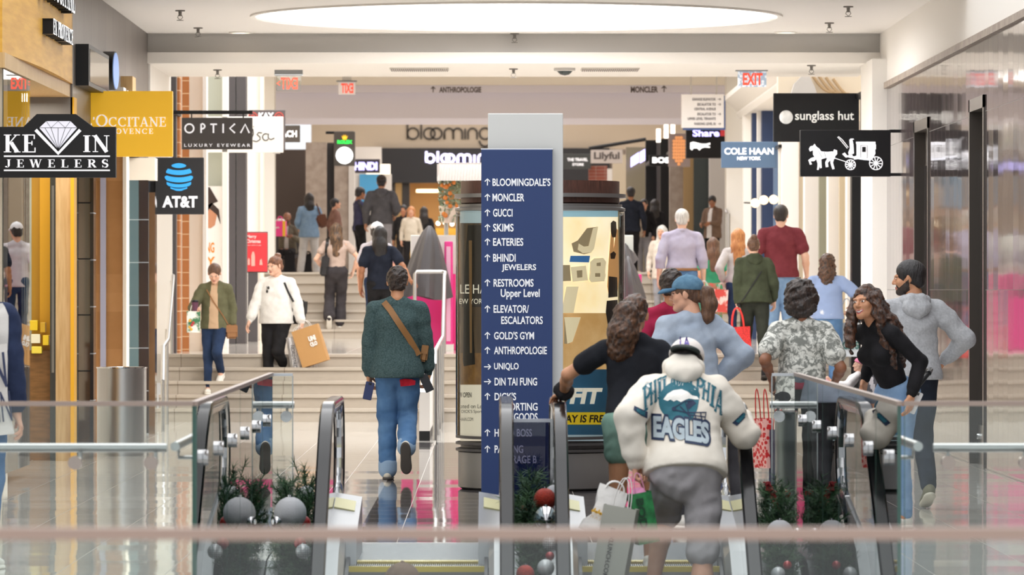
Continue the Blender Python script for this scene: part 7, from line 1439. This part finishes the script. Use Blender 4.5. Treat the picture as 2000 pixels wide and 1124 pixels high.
sd = Sdf(); H = J['H']; Rh_ = np.stack([H(1, 0, 0)-H(0, 0, 0), H(0, 1, 0)-H(0, 0, 0), H(0, 0, 1)-H(0, 0, 0)], 1); sd.ell(H(0, -.02, .04), (.095, .115, .10), .01, Rh_).cut(H(0, 0, .03), Rh_@V3(0, .4, -1)).noise(.004, 40, 1); worn('hat', J, sd, cloth('baby_pink_hat', '#e58aa5'), .008)
# person with the tote at the left edge
Y = 28.4
J = person('person in navy sweater cut off by the left edge, tote on the shoulder', -52, Y, 0, -8, 1.78, 1, girth=1.1, sw=1.1, ra=('px', 36, 842, .0), rp=(.6, -1, 0), rhand=dict(d=(.3, .1, -.95), u=(-.2, 1, 0), curl=.5), sk=S_P, hair=('short',), hm=H_BR, top=dict(m=cloth('navy_knit', '#27304a', '#303a56', scale=12), loose=1.2, hem=.86, arm=.078, cuff=.055, wr=.006), bot=dict(m=JEAN, loose=1.1), shoes=SNK)
bv = bvh_of(J['top'])
tb = bag('tote_bag', 'white canvas tote with large dark capitals at the left edge', -32, 765, 104, 176, Y-.20, .12, cloth('canvas', '#d9d5d0', '#cfcac4', scale=20), -6, 18, -.02, None, soft=.6, text=[('MON', .1, .92, .52, .92, mat('tote_ink', '#2c3350', .7), .02, 0), ('DUNN', .08, .95, .14, .48, mat('tote_ink', '#2c3350', .7), .0, 0)])
strap('shoulder_strap', bv, [(10, 684), (12, 650), (12, 618), (4, 600), (-8, 606)], Y, .05, cloth('canvas_strap', '#d3cfca'), tb)
# person coming up the left escalator: only the cap shows
J = person('person in brown cap riding the left escalator, cut off by the bottom edge', 786, 26.0, steplev(26.0), 0, 1.76, 1, girth=1.1, hd=(0, -4, 0), sk=S_M, hair=('short',), hm=H_DK, top=dict(m=CHAR, loose=1.2), bot=dict(m=JEAND), shoes=SNK); cap_on(J, cloth('cap_brown', '#6b5a4e', '#7a685b', scale=20), cloth('cap_brown_brim', '#5d4d43'), gs=1.04)
# ------------------------------------------------------------------ people on the left stairs
Y = 60.75
J = person('woman in olive jacket over beige top coming down the left stairs, looking down', 420, Y, .312, 176, 1.58, 1, girth=1.08, hd=(0, 30, 0), ra=('px', 384, 612, -.25), rp=(.6, -.8, -.3), rhand=dict(d=(0, .9, .35), u=(0, -.2, 1), curl=.9), la=('px', 452, 640, -.02), lhand=dict(d=(0, .1, -1), u=(0, 1, 0), curl=.5), lf=(-.055, -.18, .16, -6, 25), rf=(.075, .06, 0, 6, 0), sk=S_P, hair=('short',), hm=H_BR, brow=H_BR,
    top=dict(m=cloth('olive', '#5b5a43', '#68674e', scale=10), loose=1.22, hem=.86, flare=.16, arm=.07, cuff=.055, collar=True, wr=.006, name='jacket', inner=(cloth('beige_knit', '#c2a385'), .07, .0)), bot=dict(m=JEAND, hem=.05, name='jeans'), shoes=SNK)
bv = bvh_of(J['top']); side_bag('crossbody_bag', 'tan crossbody bag at the hip of the olive jacket woman', 452, 648, 24, 28, Y-.04, .07, LEAT, 0, 10, [(404, 566), (418, 590), (436, 616), (446, 634)], bv, .012)
t = thing('drink_cup', 'dark takeaway cup held by the olive jacket woman', 'cup', (PX(381, Y-.33), Y-.33, PZ(608, Y-.33))); c0 = t.location; MB().lathe([(1e-4, 0), (.032, 0), (.042, .11), (1e-4, .11)], tuple(c0), 20).build('cup_body', mat('cup_plum', '#5b3048', .5), t, True); MB().lathe([(.043, .105), (.043, .118), (.03, .13), (1e-4, .13)], tuple(c0), 20).build('lid', BLK, t, True)
bag('gift_bag', 'small green and white festive gift bag of the olive jacket woman', 378, 629, 26, 42, Y-.32, .08, mat('festive_print', '#e9e4dc', .5, col2='#2f6e45', scale=11, ramp=(.45, .55)), 0, 10, .02, .003, .09, WPAP, extra=lambda t, M, w_, h_, d: [MB().sphere(M@Vector((u*w_, -d*1.05, q*h_)), .018, 10, (1, .25, 1)).build('printed_flower', mat('flower_red', '#b5383a', .5) if k % 2 else mat('flower_yellow', '#d9a93c', .5), t, 'all') for k, (u, q) in enumerate(((-.6, .1), (-.3, -.3), (-.65, -.5), (-.1, -.1), (-.4, -.7)))])
Y = 61.3
J = person('woman in white long sleeve top with auburn bun coming down the left stairs with bags', 540, Y, .312, 166, 1.66, 1, girth=1.3, sw=1.08, hd=(-26, 8, 0), ra=('px', 484, 640, -.15), rp=(.6, -1, 0), la=('px', 592, 640, -.12), lp=(-.6, -1, 0), rhand=dict(d=(.35, .2, -.9), u=(0, 1, .1), curl=.4), lhand=dict(d=(0, .1, -1), u=(0, 1, 0), curl=.95), sk=S_P, hair=('bun',), hm=H_AUB, brow=H_BR, bust=1.25, belly=.04,
    top=dict(m=cloth('white_knit', '#e2dfdb', '#eceae6', scale=20), loose=1.12, hem=.88, flare=.165, arm=.072, cuff=.055, wr=.006, name='top'), bot=dict(m=BLKC, name='trousers', hem=.06), shoes=SNK, lf=(-.07, -.2, .16, -5, 10), rf=(.08, .08, 0, 5, 0))
bv = bvh_of(J['top']); side_bag('shoulder_bag', 'black shoulder bag on the white top woman', 583, 610, 30, 48, Y-.02, .12, LEAB, 4, 30, [(556, 552), (564, 572), (574, 590)], bv, .025)
sg = thing('sunglasses', 'dark sunglasses hooked on the neckline of the white top', 'sunglasses', drape(bv, PX(524, Y), PZ(566, Y), Y, .012)); q = sg.location
for dx in (-.022, .022): MB().sphere((q.x+dx*.35, q.y, q.z+dx), .02, 12, (.7, .3, 1)).build('lens', mat('lens_dark', '#2b2624', .1), sg, 'all')
MB().tube([(q.x-.01, q.y, q.z-.03), (q.x-.012, q.y-.004, q.z+.04)], .003, 6).build('temple', BLK, sg)
bag('paper_carrier_bag', 'kraft paper bag with white square emblem of the white top woman', 607, 676, 54, 74, Y-.3, .13, PAPER, -18, -12, .02, .003, .10, WPAP, [('UNI', .54, .82, .60, .74, WPAP, .09, 0), ('QLO', .54, .82, .44, .58, WPAP, .09, 0)])
bag('striped_carrier_bag', 'white striped department store bag behind the kraft paper bag', 590, 694, 50, 76, Y-.16, .12, mat('stripe_paper', '#dedcdc', .6, col2='#b9b9bd', scale=9, kind='WAVE'), -9, 20, .02, .003, .12, WPAP, [('NORDSTROM', .02, .16, .12, .8, mat('bag_ink_grey', '#6d6a6a', .6), .02, -1)])
# ------------------------------------------------------------------ people on the landing, left of the column
Y = 80.35
J = person('woman in tan tee and wide black trousers with long ombre hair climbing the upper stairs', 657, Y, .93, 3, 1.68, 1, girth=1.08, sw=1.05, la=('px', 634, 528, .1), ra=('px', 690, 530, .1), lp=(-1, -.4, 0), rp=(1, -.4, 0), lf=(-.12, -.25, .05, 0, 55), rf=(.07, .02, 0, -5, 8), sk=S_P, hair=('long', .34, .085), hm=H_OMB, top=dict(m=cloth('tan_tee', '#b09a8e', '#bba69a', scale=14), sleeve=.5, loose=1., hem=.99, flare=.135, name='tee'), bot=dict(m=cloth('black_wide', '#343032', '#3e3a3c', scale=8), loose=1.25, hem=.10, waist=1.02, name='trousers'), shoes=SNK)
bv = bvh_of(J['top']); side_bag('shoulder_bag', 'long black shoulder bag on the tan tee woman', 634, 520, 15, 40, Y-.1, .08, LEAB, 8, 0, [(640, 466), (638, 485), (637, 503)], bv, .05)
Y = 64.0
J = person('woman in black tee with long black hair, right hand on the stair rail end', 742, Y, .78, 0, 1.58, 1, girth=1.12, sw=1.08, hd=(-14, 6, 0), ra=('px', 809, 556, -.8) if False else ('px', 806, 556, -.25), rp=(.8, -.8, 0), rhand=dict(d=(.6, .5, -.35), u=(-.4, .8, 0), curl=.35), sk=S_T, hair=('long', .32, .09), hm=H_BLK, top=dict(m=cloth('ink_tee', '#1e222e', '#262b38', scale=10), sleeve=.6, loose=1.15, hem=.86, arm=.075, name='tee'), bot=dict(m=BLKC, name='trousers'), shoes=SNB)
Y = 66.5
J = person('person in white cap and pale grey tee behind the black haired woman', 736, Y, .78, -10, 1.66, 2, hd=(-12, 2, 0), sk=S_L, hair=('short',), hm=H_DK, top=dict(m=cloth('pale_grey_tee', '#b9b3b8', '#c5bfc4', scale=9), sleeve=.6, loose=1.2, hem=.85, name='tee'), bot=dict(m=JEAND), shoes=SNK); cap_on(J, cloth('cap_white', '#e8e6e6', '#d9d6d8', scale=20), cloth('cap_white_brim', '#e0dede'), vh=.007)
# upper floor, left
ZU = 1.83
J = person('man in dark grey hoodie and cap standing with his back turned on the upper floor', 745, 94, ZU, -4, 1.84, 2, girth=1.12, sw=1.15, ra=('px', 772, 420, .1), sk=S_M, hair=('short',), hm=H_BLK, top=dict(m=cloth('dark_hoodie', '#4d4c4f', '#59585b', scale=9), loose=1.25, hem=.88, hood=1.1, arm=.078, name='hoodie'), bot=dict(m=GRYC, loose=1.1), shoes=SNB); cap_on(J, cloth('cap_dark_grey', '#3a3330', '#4a423e', scale=20), cloth('cap_dark_brim', '#332d2a'), True, vh=.007)
J = person('woman in navy tee and black trousers facing right beside the dark hoodie man', 702, 98, ZU, -68, 1.70, 2, girth=1.05, hd=(10, 5, 0), la=(-.12, .34, 1.10), ra=(.12, .34, 1.10), sk=S_T, hair=('short',), hm=H_BLK, top=dict(m=cloth('navy_tee', '#3a3a52', '#454560', scale=9), sleeve=.55, loose=1.15, hem=.88, name='tee'), bot=dict(m=BLKC), shoes=SNB)
bv = bvh_of(J['top']); side_bag('sling_bag', 'black sling bag across the navy tee woman', 716, 432, 14, 20, 97.8, .08, LEAB, 0, 0, [(700, 392), (708, 410), (715, 426)], bv, .05)
J = person('woman in denim blue shirt and pale trousers with dark hair, standing on the upper floor', 604, 100, ZU, 8, 1.62, 2, girth=1.1, sw=1.1, lf=(-.17, 0, 0, -8, 0), rf=(.17, 0, 0, -8, 0), la=(-.2, .22, 1.0), ra=(.2, .24, 1.05), sk=S_M, hair=('long', .3, .075), hm=H_BLK, top=dict(m=cloth('denim_shirt', '#6f89a3', '#7e97b0', scale=9), loose=1.28, hem=.80, flare=.165, name='shirt'), bot=dict(m=cloth('pale_trousers', '#b3b1b0', '#c1bfbe', scale=9), loose=1.2, hem=.075), shoes=SNK)
bv = bvh_of(J['top']); side_bag('shoulder_bag', 'brown leather shoulder bag of the denim shirt woman', 629, 432, 20, 26, 99.6, .12, LEABR, -20, 20, [(618, 398), (622, 412), (626, 424)], bv, .03)
J = person('woman in brown sweater with tied black hair in profile, between two upper floor women', 655, 99, ZU, -70, 1.50, 2, girth=1.15, hd=(-6, -8, 0), sk=S_L, hair=('short',), hm=H_BLK, top=dict(m=cloth('brown_sweater', '#7a5a50', '#86665b', scale=12), loose=1.2, hem=.86), bot=dict(m=BLKC), shoes=SNB)
J = person('bald bearded man seated at the far left with a pink bag', 562, 102, ZU, 172, 1.74, 2, girth=1.12, hipz=.48, seat=True, lean=4, hd=(-6, 4, 0), la=(-.15, .35, .78), ra=(.10, .30, .95), lf=(-.14, .46, 0, -8, 0), rf=(.14, .46, 0, 8, 0), sk=S_D, hair=('none',), hm=None, beard=hairm('beard_dark', '#2a211d', '#3a2e28'), brow=H_DK, top=dict(m=cloth('olive_grey', '#5a5347', '#665f52', scale=9), loose=1.2, hem=.9, name='jacket', inner=(cloth('shirt_grey', '#b5b1ac'), .05, 0)), bot=dict(m=BLKC), shoes=SNB)
Y = 102; t = thing('waiting_chair', 'grey waiting chair under the seated bearded man', 'chair', (PX(562, Y), Y, ZU)); cx_ = PX(562, Y)
MB().box(cx_-.25, cx_+.25, Y-.24, Y+.22, ZU+.36, ZU+.41, .015).build('seat', DKG, t); MB().box(cx_-.25, cx_+.25, Y+.2, Y+.26, ZU+.41, ZU+.85, .015).build('backrest', DKG, t)
for sx_ in (-.22, .22):
    for sy_ in (-.2, .2): MB().tube([(cx_+sx_, Y+sy_, ZU), (cx_+sx_, Y+sy_, ZU+.37)], .018, 8).build('leg', DKG, t, True)
bag('gift_bag', 'bright pink and yellow gift bag on the seated man\'s lap', 547, 447, 24, 30, 101.5, .14, mat('bag_pink', '#ea3d8c', .5), 0, -8, .0, .006, .1, None, [('gift', .15, .5, .5, .62, WPAP, .03, 0)], extra=lambda t, M, w_, h_, d: [MB().add([M@Vector((x*w_, -d*1.1-.004+y, z*h_)) for y in (0, .003) for x, z in ((.55, -1), (1, -1), (1, 1), (.55, 1))], [(0, 1, 2, 3), (7, 6, 5, 4), (0, 4, 5, 1), (2, 6, 7, 3)]).build('yellow_side', mat('bag_yellow', '#f0b92e', .5), t), MB().sphere(M@Vector((0, 0, h_)), .08, 10, (1.3, .6, .6)).build('tissue', WPAP, t, 'all')])
bag('backpack', 'black backpack on the upper floor beside the seated man', 566, 515.5, 26, 44, 98, .25, cloth('pack_black', '#1f1e20'), 0, 0, .25, .015, .05, None, soft=.5, cat='backpack'); bag('backpack', 'small black backpack between the denim shirt woman\'s feet', 602, 517, 18, 42, 101, .2, cloth('pack_black', '#1f1e20'), 0, 0, .25, .015, .05, None, soft=.5, cat='backpack')
J = person('fair haired woman in cream sweater far off before the department store', 803, 112, ZU, 178, 1.55, 3, sk=S_L, hair=('long', .25, .07), hm=H_RED, top=dict(m=cloth('cream_sweater', '#cfc6b6'), loose=1.25, hem=.88), bot=dict(m=BLKC), shoes=SNB)
J = person('woman with long black hair and black clothes far off before the department store', 828, 113, ZU, 0, 1.56, 3, girth=1.1, sk=S_M, hair=('long', .34, .10), hm=H_BLK, top=dict(m=BLKC, loose=1.25, hem=.85), bot=dict(m=BLKC), shoes=SNB)
J = person('dark dressed figure by the lit shelf panel, farthest back on the left', 788, 122, ZU, 170, 1.75, 3, sk=S_T, hair=('short',), hm=H_BLK, top=dict(m=BLKC, loose=1.25, hem=.8), bot=dict(m=BLKC), shoes=SNB)
# ------------------------------------------------------------------ people right of the column
J = person('dark dressed man just right of the advertising column on the upper floor', 1232, 96, ZU, 0, 1.66, 2, girth=1.1, sw=1.1, sk=S_T, hair=('short',), hm=H_BLK, top=dict(m=cloth('night_navy', '#20242e', '#292e3a', scale=9), loose=1.25, hem=.85), bot=dict(m=BLKC), shoes=SNB)
J = person('boy in open black jacket and grey trousers facing the camera on the upper floor', 1258, 96.5, ZU, 158, 1.44, 2, hd=(15, 0, 0), sk=S_L, hair=('short',), hm=H_BLK, brow=H_BLK, top=dict(m=BLKC, loose=1.25, hem=.86, name='jacket', inner=(cloth('beige_tee', '#c9b6a0'), .075, 0)), bot=dict(m=GRYC, loose=1.15), shoes=SNK)
J = person('woman with long black hair and black coat behind the boy in the black jacket', 1279, 98, ZU, 0, 1.46, 2, girth=1.1, sk=S_M, hair=('long', .34, .095), hm=H_BLK, top=dict(m=BLKC, loose=1.2, hem=.7), bot=dict(m=BLKC), shoes=SNB)
J = person('grey haired woman in cream coat facing the camera on the upper stairs', 1293, 80.9, 1.08, 172, 1.5, 2, girth=1.05, hd=(-10, 0, 0), sk=S_L, hair=('long', .24, .06), hm=H_GR, top=dict(m=cloth('cream_coat', '#d3c8bb', '#c6baad', scale=20), loose=1.25, hem=.75, name='coat'), bot=dict(m=GRYC), shoes=SNB)
J = person('man in brown jacket over white tee looking down, by the right bridge column', 1392, 97, ZU, 148, 1.52, 2, girth=1.12, hd=(20, 18, 0), la=(-.1, .3, 1.12), ra=(.12, .3, 1.10), sk=S_T, hair=('short',), hm=H_BLK, top=dict(m=cloth('brown_jacket', '#6f5a4c', '#7c6657', scale=9), loose=1.3, hem=.80, name='jacket', inner=(cloth('white_tee', '#e1dcd8'), .065, 0)), bot=dict(m=BLKC), shoes=SNB)
Y = 65.5
J = person('grey haired man in lavender shirt and jeans with brown belt on the right stairs landing', 1332, Y, .78, 2, 1.82, 1, girth=1.2, sw=1.14, hd=(-6, 2, 0), ra=('px', 1374, 545, .05), sk=S_P, hair=('crop',), hm=H_GR, top=dict(m=cloth('lavender', '#b0a9bd', '#bab4c6', scale=7), loose=1.1, hem=1.0, flare=.152, arm=.068, collar=True, wr=.006, name='shirt'), bot=dict(m=JEANM, waist=1.0, loose=1.08, name='jeans'), shoes=SNB)
sd = Sdf(); T = J['T']; 
for k in range(17): a = 2*PI*k/16; sd.cone(T(.186*math.cos(a), .138*math.sin(a), .99), T(.186*math.cos(a+.4), .138*math.sin(a+.4), .99), .018, .018, .004)
worn('belt', J, sd, LEAT, .008)
J = person('girl with long dark hair and green top between the lavender man and ginger girl', 1393, 70, .78, 5, 1.5, 2, sk=S_M, hair=('long', .34, .08), hm=H_BR, top=dict(m=cloth('green_top', '#2f7d5a', '#3f8d6a', scale=9), sleeve=.55, hem=.85, name='tee'), bot=dict(m=cloth('red_print', '#b0554c', '#3f8f6a', scale=14)), shoes=SNB)
Y = 66.5
J = person('girl with long ginger hair in grey sweater on the right landing', 1442, Y, .78, -8, 1.58, 1, la=('px', 1412, 548, .05), sk=S_P, hair=('long', .36, .075), hm=H_RED, top=dict(m=cloth('light_grey_knit', '#b9b3b0', '#c4bebb', scale=14), loose=1.25, hem=.95, arm=.072, name='sweater'), bot=dict(m=JEAND, name='jeans'), shoes=SNK)
bag('paper_carrier_bag', 'red and white paper bag held by the ginger girl', 1407, 588, 26, 44, Y-.1, .12, mat('red_white_print', '#e0524a', .5, col2='#f2dcd4', scale=9, ramp=(.5, .58)), 4, 12, .02, .003, .1, WPAP); bag('green_carrier_bag', 'teal green paper bag hanging behind the blue cap woman', 1378, 592, 32, 48, 65.4, .12, mat('teal_paper', '#3f7d68', .6), -4, -12, .02, .003, .14, WPAP); bag('paper_carrier_bag', 'plain kraft paper bag under the red and white one', 1424, 594, 24, 40, 66.6, .1, PAPER, 3, 0, .02, .003, .08, WPAP)
Y = 63.4
J = person('tall man in burgundy tee and jeans with his back turned on the right landing', 1525, Y, .78, 0, 1.84, 1, girth=1.24, sw=1.16, hd=(-8, 2, 0), la=(-.30, .12, .93), ra=(.31, .06, .90), sk=S_P, hair=('short',), hm=H_DK, top=dict(m=cloth('burgundy', '#6f2f36', '#7c383f', scale=9), sleeve=.58, loose=1.15, hem=.88, flare=.16, arm=.08, wr=.006, name='tee'), bot=dict(m=JEANL, loose=1.1, name='jeans'), shoes=SNK)
Y = 60.9
J = person('woman in dark olive hoodie climbing the right stairs with a red tote', 1474, Y, .624, 6, 1.58, 1, girth=1.22, sw=1.08, lean=10, la=('px', 1437, 630, -.05), lp=(-.6, -1, 0), lhand=dict(d=(0, .05, -1), u=(.2, 1, 0), curl=1.0), lf=(-.10, .08, .0, -8, 0), rf=(.10, -.30, -.156, -8, 12), sk=S_P, hair=('bun',), hm=H_BR, top=dict(m=cloth('olive_dark', '#3b4030', '#454b39', scale=10), loose=1.2, hem=.84, flare=.17, hood=1.0, arm=.075, wr=.006, name='hoodie'), bot=dict(m=cloth('olive_black', '#2c2e28', '#353830', scale=10), loose=1.1, hem=.065), shoes=SNB)
bv = bvh_of(J['top']); side_bag('crossbody_bag', 'small black crossbody bag of the dark olive hoodie woman', 1442, 598, 8, 18, Y-.02, .05, LEAB, 0, 0, [(1487, 530), (1470, 556), (1454, 580), (1444, 594)], bv, .014)
bag('tote_bag', 'bright red patterned tote of the dark olive hoodie woman', 1443, 670, 52, 62, Y-.12, .12, mat('red_tote', '#d8302c', .6, col2='#b8201f', scale=60, kind='VORONOI'), -3, 5, .12, .007, .24, REDB, soft=.3)
Y = 60.6
FLO = cloth('floral_blue', '#8d9fc4', '#d5d8e0', scale=7, ramp=(.60, .66))
J = person('woman in pale blue floral blouse and jeans with dark wavy hair on the right stairs', 1616, Y, .312, -6, 1.68, 1, girth=1.16, sw=1.06, hd=(-18, 4, 0), ra=('px', 1662, 600, .15), rp=(1, -.7, 0), sk=S_L, hair=('long', .22, .085, 'curly'), hm=H_BRC, top=dict(m=FLO, sleeve=.6, loose=1.2, hem=.93, flare=.158, arm=.078, name='blouse'), bot=dict(m=JEANM, len=.86, loose=1.1, hem=.07, name='jeans'), shoes=SNB, lf=(-.09, 0, 0, -8, 0), rf=(.10, -.1, .0, -8, 10))
bag('plastic_bag', 'pale sports store bag with dark lettering held by the floral blouse woman', 1654, 664, 54, 66, Y+.1, .14, mat('pale_plastic', '#b7bdc4', .4, bump=.4, bscale=16), 0, -6, .15, .006, .30, None, [("DICK'S", .05, .95, .22, .46, mat('dicks_green', '#31605c', .5), .05, 0)], soft=.8)
